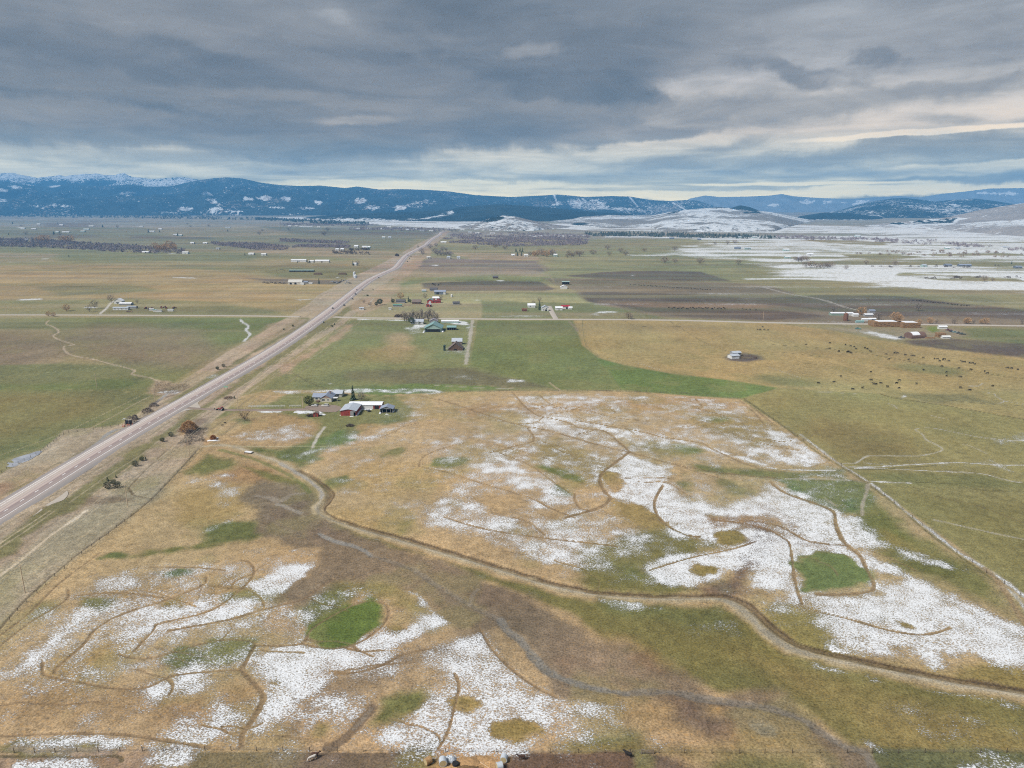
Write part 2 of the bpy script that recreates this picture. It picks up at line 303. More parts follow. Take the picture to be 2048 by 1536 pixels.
# farm lawn
C((112, 122, 66), [(425, 842), (450, 812), (540, 822), (640, 848), (620, 884), (690, 888), (700, 872), (760, 852), (815, 840), (835, 822), (800, 800), (830, 790), (700, 790), (600, 784), (500, 815)], fe=3, k=.9)
C((166, 142, 96), [(500, 838), (560, 828), (628, 840), (632, 860), (600, 880), (440, 884), (470, 862)], fe=3)
C((70, 120, 60), [(580, 892), (640, 880), (680, 864), (705, 880), (675, 892), (640, 908), (570, 908)], fe=3, k=.8)
C((100, 116, 60), [(490, 893), (560, 894), (640, 900), (640, 918), (600, 935), (560, 920), (510, 905)], fe=3)
C((162, 138, 92), ell(740, 855, 26, 8, 0), fe=2, k=.8)
C((96, 126, 62), [(690, 784), (760, 772), (900, 766), (1010, 777), (930, 781), (850, 787), (760, 792)], fe=2)
C((84, 112, 60), ell(778, 832, 26, 12, 0), fe=2, k=.7); C((72, 112, 60), ell(487, 842, 24, 8), fe=2, k=.7)
C((86, 112, 60), [(560, 775), (700, 779), (780, 777), (760, 768), (640, 770)], fe=3, k=.5)
# --- slope between canal and mud, and the mud itself
CANAL = [(-9999, 0)]
GREENSLOPE = [(480, 930), (560, 950), (610, 970), (640, 1010), (640, 1030), (700, 1062), (800, 1092), (900, 1122), (1000, 1152), (1100, 1182), (1200, 1202), (1300, 1210), (1440, 1210), (1480, 1228), (1530, 1278), (1580, 1308), (1650, 1328), (1750, 1348), (1900, 1378), (2048, 1404), (2500, 1500), (2500, 1850), (1760, 1850), (1750, 1536), (1640, 1440), (1560, 1380), (1440, 1390), (1340, 1345), (1230, 1300), (1150, 1240), (1050, 1190), (960, 1160), (890, 1118), (740, 1090), (640, 1055), (600, 985), (540, 960)]
C((118, 114, 62), GREENSLOPE, fe=2.5, wp=.6)
C((138, 124, 72), [(1500, 1310), (1700, 1360), (2000, 1430), (2300, 1500), (2300, 1700), (1900, 1600), (1720, 1480), (1560, 1370)], fe=14, wp=2, k=.75)
C((96, 108, 56), [(1180, 1205), (1300, 1212), (1430, 1212), (1470, 1230), (1480, 1262), (1330, 1240), (1230, 1225)], fe=4, wp=1.2, k=.6)
C((100, 106, 56), [(840, 1105), (1000, 1155), (1100, 1188), (1110, 1200), (960, 1160), (850, 1118)], fe=3, k=.6)
C((96, 104, 54), [(1350, 1340), (1500, 1330), (1560, 1375), (1450, 1388)], fe=8, wp=1.5, k=.5)
C((154, 132, 86), [(1150, 1236), (1240, 1285), (1320, 1330), (1370, 1345), (1330, 1338), (1230, 1305), (1150, 1255)], fe=3, wp=1, k=.8)
C((104, 110, 60), [(1290, 1460), (1230, 1455), (1150, 1490), (1250, 1500), (1280, 1490)], fe=6, wp=1.5)
C((122, 112, 62), [(1130, 1498), (1250, 1490), (1500, 1498), (1500, 1512), (1130, 1512)], fe=3)
MUDP = [(470, 1000), (490, 975), (525, 962), (600, 975), (625, 1000), (650, 1042), (720, 1075), (780, 1094), (840, 1104), (890, 1115), (960, 1155), (1050, 1188), (1150, 1238), (1230, 1298), (1300, 1335), (1360, 1345), (1420, 1368), (1440, 1385), (1500, 1375), (1570, 1400), (1640, 1460), (1700, 1490), (1740, 1500), (1790, 1620), (1640, 1620), (1620, 1500), (1560, 1450), (1500, 1440), (1480, 1462), (1400, 1470), (1330, 1440), (1350, 1410), (1280, 1400), (1200, 1392), (1110, 1378), (1055, 1345), (1030, 1300), (1000, 1268), (930, 1252), (880, 1225), (850, 1192), (790, 1165), (700, 1152), (640, 1172), (600, 1200), (560, 1200), (600, 1165), (640, 1130), (640, 1095), (590, 1095), (545, 1085), (520, 1060), (505, 1020)]
C((128, 115, 90), MUDP, fe=2.5, wp=1.0)
C((138, 122, 92), [(930, 1252), (880, 1225), (1000, 1268), (1030, 1300), (1000, 1290), (900, 1290), (800, 1320), (700, 1350), (620, 1395), (560, 1440), (530, 1485), (600, 1480), (640, 1420), (760, 1350), (860, 1310), (900, 1310)], fe=4, k=.8)
C((122, 108, 88), [(515, 985), (560, 978), (610, 1000), (640, 1040), (700, 1075), (640, 1080), (560, 1050), (525, 1010)], fe=6, wp=1.5, k=.8)
C((122, 107, 86), [(880, 1130), (960, 1165), (1040, 1195), (1010, 1230), (930, 1190), (860, 1150)], fe=6, wp=1.5, k=.6)
C((140, 124, 98), [(1060, 1225), (1150, 1262), (1250, 1320), (1290, 1350), (1200, 1365), (1110, 1330), (1060, 1280)], fe=8, wp=1.5, k=.7)
C((128, 94, 62), ell(1312, 1326, 26, 5, 12), fe=2, wp=1, k=.35); C((140, 104, 72), ell(1118, 1322, 22, 8, 10), fe=3, wp=1.5, k=.2)
C((152, 130, 84), ell(1432, 1418, 20, 13), fe=2, wp=.8); C((150, 128, 80), [(1230, 1402), (1350, 1412), (1330, 1440), (1390, 1468), (1300, 1460), (1200, 1430)], fe=4, wp=1, k=.8)
C((116, 100, 82), [(1355, 1400), (1390, 1398), (1402, 1430), (1440, 1448), (1490, 1430), (1500, 1445), (1460, 1465), (1400, 1455), (1365, 1430)], fe=2.5, k=.8)
C((152, 130, 84), [(1500, 1452), (1560, 1448), (1620, 1480), (1640, 1500), (1500, 1500), (1470, 1470)], fe=4, k=.8)
C((134, 128, 112), ell(1525, 1452, 24, 9, 12), fe=1.5, wp=1.5)
# wet brown gullies in the right half
C((126, 104, 78), [(1505, 1050), (1532, 1050), (1536, 1085), (1515, 1115), (1500, 1150), (1490, 1190), (1420, 1190), (1400, 1176), (1445, 1158), (1480, 1130), (1505, 1090)], fe=2, wp=.8)
C((104, 92, 82), ell(1458, 1172, 26, 12, 0), fe=3, k=.8)
C((130, 106, 74), [(1400, 1036), (1480, 1036), (1560, 1050), (1600, 1075), (1690, 1082), (1700, 1095), (1590, 1085), (1520, 1062), (1430, 1050)], fe=3, wp=1.5, k=.5)
C((146, 118, 84), [(1420, 1010), (1540, 1018), (1580, 1040), (1520, 1052), (1440, 1042)], fe=4, wp=1.5, k=.6)
# --- right-of-way strips beside the highway
ROWC = (168, 153, 128)
C(ROWC, [(-500, 1180), (-60, 975), (0, 948), (75, 905), (130, 860), (245, 848), (300, 812), (345, 775), (380, 752), (450, 706), (520, 668), (580, 634), (640, 590), (690, 560), (760, 530), (850, 480), (892, 462), (900, 463), (870, 490), (830, 512), (800, 545), (770, 572), (700, 636), (600, 705), (540, 748), (480, 790), (420, 850), (412, 884), (372, 925), (300, 1000), (150, 1112), (60, 1192), (0, 1250), (-300, 1500), (-900, 1700)], fe=1.5, wp=.3)
C((150, 142, 114), [(-100, 1180), (0, 1130), (60, 1085), (160, 1020), (230, 990), (300, 950), (350, 930), (372, 925), (300, 1000), (150, 1112), (0, 1250), (-300, 1480)], fe=6, wp=1.5, k=.8)
C((164, 150, 128), [(-100, 1200), (0, 1140), (100, 1070), (180, 1020), (300, 940), (330, 900), (300, 905), (180, 975), (0, 1090), (-200, 1200)], fe=8, wp=1.5, k=.6)
C((150, 122, 98), [(-50, 1160), (60, 1080), (130, 1030), (150, 1015), (170, 1000), (110, 1010), (0, 1090), (-60, 1130)], fe=4, wp=1.2, k=.5)
C((112, 96, 76), [(140, 990), (190, 996), (250, 998), (256, 1004), (190, 1005), (150, 1000)], fe=1.5, k=.7)
C((112, 112, 64), [(-100, 1140), (0, 1082), (100, 1013), (190, 954), (300, 880), (400, 812), (450, 780), (520, 735), (600, 680), (672, 634), (720, 598), (730, 590), (724, 602), (600, 692), (500, 760), (400, 830), (300, 900), (150, 1010), (0, 1112), (-100, 1180)], fe=1.6, wp=.8, k=.8)
C((108, 110, 62), [(-200, 1115), (0, 1010), (60, 975), (150, 918), (300, 828), (400, 765), (520, 690), (600, 645), (610, 636), (600, 652), (520, 702), (400, 778), (300, 840), (150, 932), (0, 1028), (-200, 1140)], fe=1.6, wp=.8, k=.8)
C((166, 148, 118), [(-60, 985), (60, 930), (140, 880), (240, 850), (230, 870), (130, 930), (0, 1000), (-60, 1030)], fe=4, wp=1.2, k=.7)
C((140, 108, 84), [(-20, 965), (30, 968), (20, 985), (-30, 1000)], fe=4, k=.6)
C((172, 150, 126), [(480, 700), (560, 650), (600, 640), (560, 668), (500, 706)], fe=4, k=.6)
C((176, 148, 122), [(560, 735), (640, 690), (700, 650), (690, 668), (620, 715), (560, 752)], fe=3, wp=1.2, k=.8)
C((174, 150, 122), [(700, 605), (750, 590), (775, 562), (800, 545), (835, 512), (870, 488), (858, 505), (810, 555), (770, 600), (720, 632)], fe=5, wp=1, k=.7)
C((142, 126, 106), [(360, 858), (395, 840), (420, 845), (402, 872), (380, 892), (352, 888), (370, 868)], fe=2, wp=1.5)
C((178, 148, 104), [(355, 888), (350, 878), (368, 866), (362, 884)], fe=1.2); C((180, 150, 106), [(402, 868), (412, 870), (425, 884), (412, 890), (404, 886)], fe=1.2)
C((100, 92, 86), ell(348, 778, 16, 3, -20), fe=1, k=.5)
# --- near edge, south of the bottom fence
C((110, 98, 76), [(360, 1503), (820, 1503), (1000, 1510), (1300, 1508), (1340, 1515), (1330, 1900), (360, 1900)], fe=.4, wp=.15)
C((118, 112, 66), [(820, 1503), (955, 1505), (960, 1520), (940, 1545), (830, 1545), (800, 1520)], fe=1.5)
C((104, 86, 66), [(955, 1508), (1280, 1506), (1295, 1530), (1300, 1900), (945, 1900)], fe=.8, wp=.4)
C((178, 146, 94), [(925, 1512), (960, 1508), (985, 1516), (978, 1530), (930, 1545), (915, 1540)], fe=.8, wp=1.5)
C((118, 116, 72), [(1285, 1510), (1312, 1510), (1306, 1900), (1292, 1900)], fe=.8)
C((112, 98, 78), [(1312, 1508), (1360, 1512), (1390, 1600), (1312, 1900)], fe=1.5, wp=.8)
C((112, 108, 66), [(1400, 1508), (1640, 1506), (1660, 1900), (1400, 1900)], fe=3)
C((98, 104, 60), [(1765, 1505), (2600, 1502), (2600, 1900), (1790, 1900)], fe=1)
C((150, 132, 104), [(-300, 1500), (355, 1500), (358, 1545), (-300, 1900)], fe=1)
C((120, 118, 68), [(-300, 1488), (240, 1490), (230, 1504), (-300, 1512)], fe=1.2)
C((150, 128, 98), [(150, 1515), (235, 1512), (230, 1525), (140, 1528)], fe=1)
C((164, 150, 132), [(-20, 1497), (240, 1503), (400, 1502), (620, 1500), (620, 1497), (400, 1499), (240, 1499)], fe=.5, k=.5)
C((126, 112, 96), [(520, 1500), (700, 1500), (720, 1545), (540, 1545)], fe=2, k=.5)

# --- snow cover: (density, polygon)
SNOW = []
def S(d, pts, fe=2.0, wp=1.0): SNOW.append((d, pts, fe * (2.2 if d > .1 and fe < 9 else 1), wp))
S(.3, [(800, 790), (1480, 800), (1690, 932), (1740, 966), (1730, 1030), (1700, 1060), (1700, 1320), (1500, 1200), (1100, 1150), (850, 1060), (700, 1010), (660, 950), (600, 930), (700, 860)], fe=14, wp=2)
S(.26, [(0, 1290), (300, 1120), (560, 1100), (900, 1250), (1250, 1440), (1300, 1500), (0, 1500)], fe=10, wp=2)
S(.58, [(860, 1045), (880, 980), (840, 930), (860, 860), (1000, 840), (1150, 850), (1240, 880), (1262, 905), (1200, 960), (1190, 1010), (1260, 1060), (1200, 1130), (1120, 1140), (980, 1090)], fe=14, wp=2)
S(.52, [(1010, 790), (1250, 786), (1460, 800), (1560, 860), (1640, 915), (1600, 935), (1400, 925), (1260, 895), (1160, 860), (1040, 840)], fe=12, wp=2)
S(.62, [(1350, 950), (1560, 960), (1700, 1050), (1720, 1110), (1640, 1180), (1720, 1300), (1600, 1210), (1500, 1080), (1360, 1060)], fe=10, wp=2)
S(.5, [(120, 1200), (200, 1140), (420, 1120), (640, 1110), (640, 1200), (560, 1300), (300, 1300), (60, 1380), (0, 1380), (0, 1320)], fe=8, wp=2)
S(.5, [(480, 1320), (900, 1280), (1240, 1430), (1280, 1495), (500, 1495)], fe=8, wp=2)
S(.7, [(540, 780), (620, 778), (760, 777), (870, 778), (900, 784), (870, 789), (760, 786), (640, 786), (545, 788)], fe=1.5)
S(.5, [(450, 882), (480, 862), (520, 848), (575, 843), (625, 840), (630, 872), (600, 884), (510, 883)], fe=3)
S(0, [(520, 832), (600, 830), (625, 838), (560, 850), (510, 858)], fe=3); S(.9, [(515, 821), (560, 820), (575, 822), (560, 826), (520, 826)], fe=.8); S(.9, [(592, 820), (640, 820), (652, 827), (600, 827)], fe=.8)
S(.9, [(420, 876), (435, 873), (448, 880), (440, 886), (425, 884)], fe=1, wp=1.5)
S(.55, [(800, 808), (838, 805), (862, 825), (838, 845), (862, 860), (912, 865), (925, 875), (860, 880), (800, 886), (750, 880), (688, 896), (680, 876), (750, 860), (800, 845), (812, 825)], fe=4, wp=1.3)
S(.32, [(570, 912), (640, 900), (675, 880), (700, 885), (720, 900), (675, 930), (640, 962), (600, 932)], fe=4)
S(.6, [(740, 912), (757, 914), (712, 932), (703, 925)], fe=1.5); S(.5, [(605, 905), (645, 895), (650, 900), (600, 915)], fe=1.5)
S(.32, [(880, 850), (960, 835), (1024, 838), (1060, 850), (1040, 866), (950, 862), (870, 872)], fe=4)
S(.3, [(740, 955), (790, 950), (800, 980), (750, 985)], fe=5, wp=2)
S(.55, [(362, 952), (410, 948), (457, 944), (487, 972), (475, 1012), (430, 1010), (425, 980), (378, 968)], fe=3, wp=1.3)
S(.5, [(385, 1072), (430, 1050), (480, 1028), (484, 1034), (440, 1052), (392, 1076)], fe=1); S(.4, [(465, 1104), (545, 1086), (562, 1100), (500, 1110)], fe=2)
S(.85, [(578, 1102), (628, 1080), (636, 1079), (590, 1102)], fe=.8, wp=.4)
S(.55, [(191, 1149), (265, 1131), (318, 1128), (294, 1143), (259, 1155), (265, 1181), (290, 1196), (259, 1212), (206, 1252), (176, 1260), (135, 1237), (138, 1213), (206, 1208), (218, 1184), (191, 1166)], fe=3)
S(.38, [(300, 1160), (410, 1145), (470, 1150), (430, 1180), (330, 1182)], fe=4, wp=1.5)
S(.78, [(206, 1252), (250, 1231), (324, 1213), (412, 1203), (460, 1192), (441, 1208), (397, 1231), (312, 1248), (296, 1272), (265, 1262), (221, 1257)], fe=2)
S(.92, [(312, 1256), (360, 1244), (412, 1231), (471, 1203), (530, 1198), (602, 1192), (606, 1199), (520, 1218), (471, 1233), (426, 1243), (368, 1257), (329, 1264)], fe=1.5, wp=.7)
S(.85, [(500, 1169), (524, 1154), (545, 1140), (600, 1136), (630, 1157), (627, 1172), (585, 1184), (512, 1181)], fe=2)
S(.7, [(515, 1203), (571, 1190), (632, 1190), (594, 1208), (541, 1220), (512, 1221)], fe=1.5)
S(.42, [(338, 1272), (441, 1252), (538, 1225), (615, 1206), (620, 1262), (560, 1277), (420, 1272), (353, 1302), (294, 1306)], fe=3, wp=1.4)
S(.6, [(241, 1308), (265, 1296), (294, 1270), (322, 1263), (298, 1287), (273, 1305), (250, 1314)], fe=1)
S(.62, [(-60, 1358), (0, 1335), (44, 1310), (97, 1290), (118, 1266), (162, 1252), (178, 1272), (110, 1302), (82, 1337), (29, 1357), (-40, 1378)], fe=2.5)
S(.32, [(53, 1396), (68, 1378), (141, 1364), (110, 1390)], fe=2, wp=1.5); S(.5, [(241, 1331), (294, 1326), (324, 1343), (270, 1342)], fe=1.5)
S(.25, [(150, 1440), (190, 1420), (240, 1430), (200, 1455)], fe=3, wp=2)
S(.68, [(288, 1384), (294, 1372), (338, 1358), (382, 1340), (440, 1328), (494, 1316), (506, 1306), (490, 1337), (435, 1349), (426, 1366), (382, 1390), (300, 1396)], fe=2)
S(.92, [(506, 1319), (544, 1302), (590, 1292), (630, 1300), (718, 1284), (752, 1275), (762, 1260), (794, 1266), (821, 1249), (836, 1231), (859, 1225), (838, 1196), (818, 1182), (835, 1186), (865, 1214), (890, 1230), (894, 1243), (862, 1264), (821, 1278), (770, 1308), (700, 1335), (650, 1345), (628, 1378), (580, 1434), (545, 1452), (515, 1478), (488, 1487), (500, 1440), (522, 1400), (526, 1372), (500, 1343)], fe=2, wp=.8)
S(.8, [(300, 1480), (380, 1440), (440, 1415), (490, 1408), (478, 1440), (480, 1484), (400, 1492), (330, 1490)], fe=3, wp=1.3)
S(.75, [(0, 1482), (120, 1474), (210, 1474), (280, 1482), (350, 1498), (260, 1492), (140, 1482), (0, 1487)], fe=1, wp=1)
S(.8, [(290, 1516), (320, 1506), (355, 1506), (352, 1520), (300, 1534), (285, 1530)], fe=.8); S(.75, [(30, 1530), (120, 1525), (170, 1530), (190, 1560), (0, 1560)], fe=.8, wp=1.4)
S(.72, [(586, 1484), (615, 1446), (635, 1413), (688, 1385), (730, 1355), (806, 1326), (850, 1303), (888, 1303), (860, 1342), (777, 1352), (735, 1380), (700, 1400), (677, 1437), (647, 1430), (624, 1456)], fe=2.5)
S(.35, [(700, 1372), (800, 1345), (880, 1310), (905, 1330), (860, 1370), (760, 1400)], fe=4, wp=1.4)
S(.84, [(880, 1300), (924, 1275), (959, 1260), (988, 1273), (1012, 1296), (1040, 1318), (1052, 1349), (1060, 1372), (1100, 1392), (1142, 1400), (1188, 1402), (1212, 1422), (1256, 1446), (1253, 1457), (1206, 1427), (1156, 1437), (1127, 1452), (1083, 1460), (1053, 1449), (1024, 1466), (1070, 1484), (1050, 1498), (894, 1496), (712, 1495), (777, 1457), (821, 1437), (859, 1395), (880, 1378), (903, 1363), (888, 1334)], fe=2.5)
S(.85, [(1022, 1298), (1036, 1316), (1048, 1346), (1083, 1370), (1095, 1379), (1053, 1357), (1030, 1337)], fe=1)
S(.7, [(1127, 1450), (1188, 1464), (1170, 1480), (1130, 1462)], fe=1.5); S(.62, [(1280, 1463), (1318, 1469), (1371, 1487), (1374, 1499), (1318, 1505), (1289, 1483)], fe=2)
S(.85, [(1297, 1337), (1335, 1338), (1359, 1343), (1322, 1354), (1300, 1363)], fe=1); S(.95, [(1465, 1352), (1474, 1362), (1465, 1378), (1450, 1384), (1462, 1366)], fe=.7); S(.95, [(1489, 1372), (1509, 1365), (1495, 1376)], fe=.6)
for x, y, rx, ry in ((1416, 1140, 25, 8), (1465, 1072, 22, 14), (1815, 1248, 24, 8), (943, 1402, 24, 8), (1014, 1376, 23, 8), (1035, 1457, 37, 9), (545, 1366, 16, 6), (345, 1210, 17, 10)):
    pass
S(.45, [(1471, 1228), (1482, 1243), (1471, 1275), (1450, 1272), (1412, 1252), (1440, 1250)], fe=2, wp=1.5); S(.3, [(1371, 1260), (1421, 1260), (1415, 1283), (1371, 1281)], fe=3); S(.16, [(1274, 1265), (1371, 1270), (1371, 1282), (1300, 1280)], fe=4)
S(.6, [(1195, 1200), (1240, 1206), (1330, 1214), (1410, 1211), (1450, 1220), (1448, 1226), (1400, 1217), (1320, 1219), (1230, 1214)], fe=1, wp=1.5)
S(.2, [(900, 1120), (1000, 1150), (1150, 1200), (1140, 1220), (950, 1160)], fe=4); S(.25, [(680, 1060), (780, 1090), (900, 1125), (880, 1130), (740, 1090)], fe=3)
S(.6, [(1078, 1218), (1120, 1232), (1115, 1238), (1080, 1225)], fe=1, wp=1.5)
S(.9, [(1626, 1328), (1660, 1334), (1702, 1343), (1700, 1350), (1640, 1340)], fe=.8); S(.85, [(1731, 1352), (1778, 1363), (1770, 1372), (1740, 1362)], fe=.8)
S(.95, [(1828, 1372), (1900, 1380), (2048, 1412), (2300, 1460), (2300, 1470), (2048, 1420), (1930, 1400), (1850, 1385)], fe=1, wp=.8)
S(.14, [(1560, 1340), (1734, 1390), (1858, 1385), (2048, 1425), (2300, 1480), (2300, 1540), (1902, 1500), (1799, 1480), (1640, 1400)], fe=8, wp=2)
S(.35, ell(1826, 1425, 18, 10), fe=2, wp=2); S(.3, ell(1875, 1410, 16, 8), fe=2, wp=2); S(.45, ell(1955, 1440, 14, 14), fe=2, wp=2); S(.35, ell(1920, 1468, 34, 8), fe=2, wp=2); S(.3, ell(2000, 1405, 60, 8), fe=3, wp=2)
S(.6, [(1700, 1468), (1738, 1474), (1741, 1490), (1720, 1478)], fe=.8, wp=1.5); S(.6, [(1940, 1525), (1975, 1516), (2048, 1522), (2100, 1560), (1980, 1560)], fe=1.5, wp=1.3)
S(.75, [(1024, 842), (1074, 837), (1124, 840), (1164, 855), (1211, 862), (1229, 875), (1262, 902), (1174, 877), (1099, 860), (1054, 850)], fe=2.5)
S(.8, [(1079, 827), (1154, 837), (1199, 845), (1244, 855), (1319, 867), (1325, 876), (1244, 869), (1190, 858), (1150, 847), (1080, 834)], fe=2)
S(.65, [(1159, 831), (1239, 836), (1242, 846), (1179, 843)], fe=2.5, wp=1.3); S(.65, [(1236, 875), (1311, 867), (1335, 875), (1289, 897), (1256, 897)], fe=2.5)
S(.9, [(1330, 874), (1374, 883), (1436, 899), (1500, 917), (1545, 930), (1530, 934), (1484, 920), (1424, 902), (1374, 888)], fe=1.6)
S(.65, [(1394, 875), (1449, 869), (1465, 882), (1424, 887)], fe=2.5, wp=1.3); S(.55, [(1330, 850), (1390, 860), (1380, 872), (1330, 866)], fe=3, wp=1.4); S(.4, [(1400, 850), (1480, 855), (1500, 870), (1420, 866)], fe=4, wp=1.5)
S(.7, [(1536, 838), (1548, 860), (1575, 876), (1612, 888), (1642, 910), (1638, 924), (1590, 927), (1536, 918), (1480, 898), (1500, 890), (1560, 905), (1600, 908), (1592, 893), (1560, 884), (1536, 874)], fe=2, wp=.8)
S(.6, [(1444, 806), (1499, 810), (1512, 825), (1506, 842), (1494, 830), (1461, 820)], fe=2); S(.36, [(1270, 797), (1336, 789), (1386, 797), (1349, 814), (1270, 818)], fe=5, wp=1.6)
S(.6, [(1044, 800), (1074, 810), (1078, 826), (1054, 815)], fe=2.5); S(.5, [(1020, 800), (1049, 820), (1071, 832), (1049, 832), (1012, 812)], fe=2.5); S(.3, [(940, 790), (1024, 790), (1010, 800), (950, 802)], fe=4, wp=1.5)
S(.74, [(865, 1050), (880, 1010), (905, 985), (890, 965), (950, 930), (1000, 912), (1045, 925), (1085, 948), (1110, 965), (1120, 985), (1150, 1000), (1165, 1022), (1120, 1030), (1160, 1040), (1210, 1036), (1225, 1060), (1262, 1072), (1262, 1088), (1200, 1092), (1170, 1112), (1155, 1140), (1130, 1148), (1090, 1122), (1040, 1106), (990, 1085), (920, 1066)], fe=4, wp=1.4)
S(.3, [(960, 985), (1010, 975), (1060, 1000), (1040, 1030), (980, 1025)], fe=5, wp=1.6); S(.2, [(1085, 935), (1165, 952), (1180, 985), (1130, 975)], fe=3); S(.12, ell(1112, 1024, 34, 8, -12), fe=2.5)
S(.88, [(1205, 988), (1198, 965), (1215, 940), (1262, 910), (1345, 932), (1352, 965), (1390, 1010), (1440, 1015), (1500, 1000), (1520, 975), (1536, 962), (1586, 987), (1631, 1005), (1672, 1020), (1711, 1040), (1773, 1083), (1837, 1105), (1887, 1122), (1928, 1140), (1880, 1135), (1820, 1122), (1770, 1100), (1735, 1095), (1690, 1100), (1650, 1085), (1600, 1090), (1570, 1092), (1530, 1100), (1480, 1092), (1420, 1082), (1350, 1060), (1320, 1045), (1290, 1015), (1240, 1000)], fe=3, wp=1.2)
S(.3, [(1411, 950), (1500, 945), (1514, 987), (1452, 1005), (1424, 987)], fe=5, wp=1.6); S(.25, [(1346, 955), (1382, 955), (1384, 990), (1358, 985)], fe=3, wp=1.5)
S(.45, [(1424, 1030), (1480, 1032), (1570, 1045), (1600, 1068), (1530, 1065), (1440, 1052)], fe=2.5, wp=1.2)
S(0, [(1222, 1000), (1274, 1010), (1302, 1030), (1324, 1052), (1299, 1050), (1249, 1030)], fe=2.5); S(.1, ell(1465, 1074, 24, 12), fe=2, wp=1.4); S(0.05, [(1210, 945), (1230, 948), (1245, 985), (1222, 985), (1208, 965)], fe=2.5, wp=1.4)
S(.94, [(1286, 1137), (1318, 1122), (1406, 1108), (1465, 1099), (1509, 1087), (1515, 1092), (1495, 1122), (1465, 1143), (1421, 1163), (1377, 1177), (1333, 1165), (1297, 1149)], fe=1.5, wp=.7)
S(.05, ell(1416, 1140, 24, 8), fe=1.5, wp=1.5)
S(.9, [(1524, 1104), (1568, 1096), (1577, 1128), (1583, 1157), (1583, 1181), (1524, 1181), (1489, 1174), (1500, 1143)], fe=1.6, wp=.9); S(.65, [(1495, 1181), (1518, 1200), (1583, 1205), (1602, 1213), (1568, 1224), (1548, 1226)], fe=2)
S(.8, [(1583, 1096), (1626, 1094), (1612, 1113), (1595, 1124)], fe=1.5)
S(.9, [(1632, 1192), (1711, 1184), (1746, 1180), (1742, 1160), (1722, 1128), (1698, 1104), (1740, 1102), (1770, 1122), (1828, 1152), (1887, 1170), (1946, 1200), (1990, 1220), (2048, 1246), (2300, 1370), (2300, 1430), (2048, 1339), (1990, 1327), (1952, 1302), (1917, 1315), (1893, 1308), (1905, 1343), (1864, 1343), (1828, 1325), (1793, 1319), (1770, 1319), (1734, 1310), (1690, 1302), (1667, 1275), (1652, 1249), (1634, 1231), (1658, 1219)], fe=2.5, wp=.9)
S(.3, [(1760, 1150), (1800, 1155), (1810, 1172), (1775, 1170)], fe=2.5, wp=1.5); S(.1, ell(1815, 1250, 24, 7, 20), fe=1.5); S(.2, [(1785, 1292), (1812, 1295), (1850, 1320), (1810, 1315)], fe=2, wp=1.5)
S(.35, [(1990, 1163), (2020, 1200), (2048, 1240), (1990, 1215)], fe=2.5, wp=1.2); S(.35, [(1610, 958), (1640, 975), (1700, 990), (1700, 1000), (1640, 985)], fe=3, wp=1.8)
S(.0, MUDP, fe=2); S(.0, [(622, 1268), (650, 1240), (700, 1213), (740, 1203), (764, 1206), (768, 1230), (745, 1262), (700, 1283), (660, 1290), (632, 1282)], fe=1)
S(.03, [(1610, 1118), (1640, 1108), (1690, 1110), (1714, 1140), (1722, 1170), (1681, 1180), (1611, 1180), (1598, 1150), (1590, 1128)], fe=1)
S(.0, [(756, 1416), (800, 1392), (842, 1380), (846, 1396), (810, 1420), (770, 1442), (715, 1465), (735, 1440)], fe=1.2); S(0, [(628, 1440), (659, 1436), (679, 1454), (662, 1484), (612, 1486)], fe=1)
S(.1, ell(943, 1402, 24, 8), fe=1.5, wp=1.3); S(.1, ell(1014, 1376, 23, 8), fe=1.5, wp=1.3); S(.05, ell(1035, 1457, 37, 9), fe=1.5, wp=1.3); S(.05, ell(545, 1366, 16, 6), fe=1); S(.1, ell(480, 1375, 40, 20), fe=2)
# far right snow
S(.78, [(1380, 476), (1500, 472), (1900, 466), (2700, 462), (2700, 600), (2048, 590), (1850, 582), (1640, 574), (1500, 562), (1560, 545), (1480, 520), (1300, 508), (1400, 492)], fe=60, wp=1.5)
S(.92, [(1640, 537), (1760, 526), (2048, 532), (2700, 545), (2700, 605), (2048, 586), (1850, 579), (1700, 565), (1680, 547)], fe=14, wp=1)
S(.75, [(1480, 556), (1560, 556), (1700, 562), (1860, 577), (1700, 577), (1540, 568)], fe=10)
S(.92, [(1560, 515), (1760, 512), (2700, 530), (2700, 468), (2048, 468), (1800, 466), (1650, 474), (1480, 476), (1400, 479), (1560, 488), (1620, 500)], fe=18, wp=1)
S(.7, [(1640, 500), (1760, 506), (1900, 512), (1760, 516), (1640, 510)], fe=16)
S(.3, [(1560, 522), (1750, 518), (2048, 524), (2700, 535), (2700, 528), (2048, 532), (1700, 528)], fe=16)
S(.0, [(1690, 510), (1760, 508), (1860, 514), (1800, 518), (1700, 516)], fe=14, wp=1.5); S(.15, [(1800, 545), (1960, 552), (2048, 556), (2048, 562), (1900, 560), (1800, 552)], fe=10, wp=1.5)
S(.15, [(1620, 480), (1800, 484), (1760, 490), (1640, 486)], fe=20, wp=1.5); S(.2, [(1860, 508), (2048, 506), (2048, 511), (1880, 513)], fe=14, wp=1.5)
for q in ([(1250, 508), (1340, 509), (1340, 512), (1255, 512)], [(1360, 512), (1480, 513), (1620, 520), (1620, 524), (1500, 521), (1380, 516)], [(1440, 525), (1560, 526), (1640, 530), (1640, 534), (1540, 532)], [(1360, 491), (1400, 491), (1400, 494), (1360, 494)], [(1430, 492), (1510, 494), (1560, 498), (1480, 499)], [(1220, 472), (1300, 473), (1420, 476), (1300, 477), (1200, 475)], [(1120, 468), (1180, 470), (1180, 472), (1060, 474), (1056, 471)]):
    S(.9, q, fe=8, wp=.6)
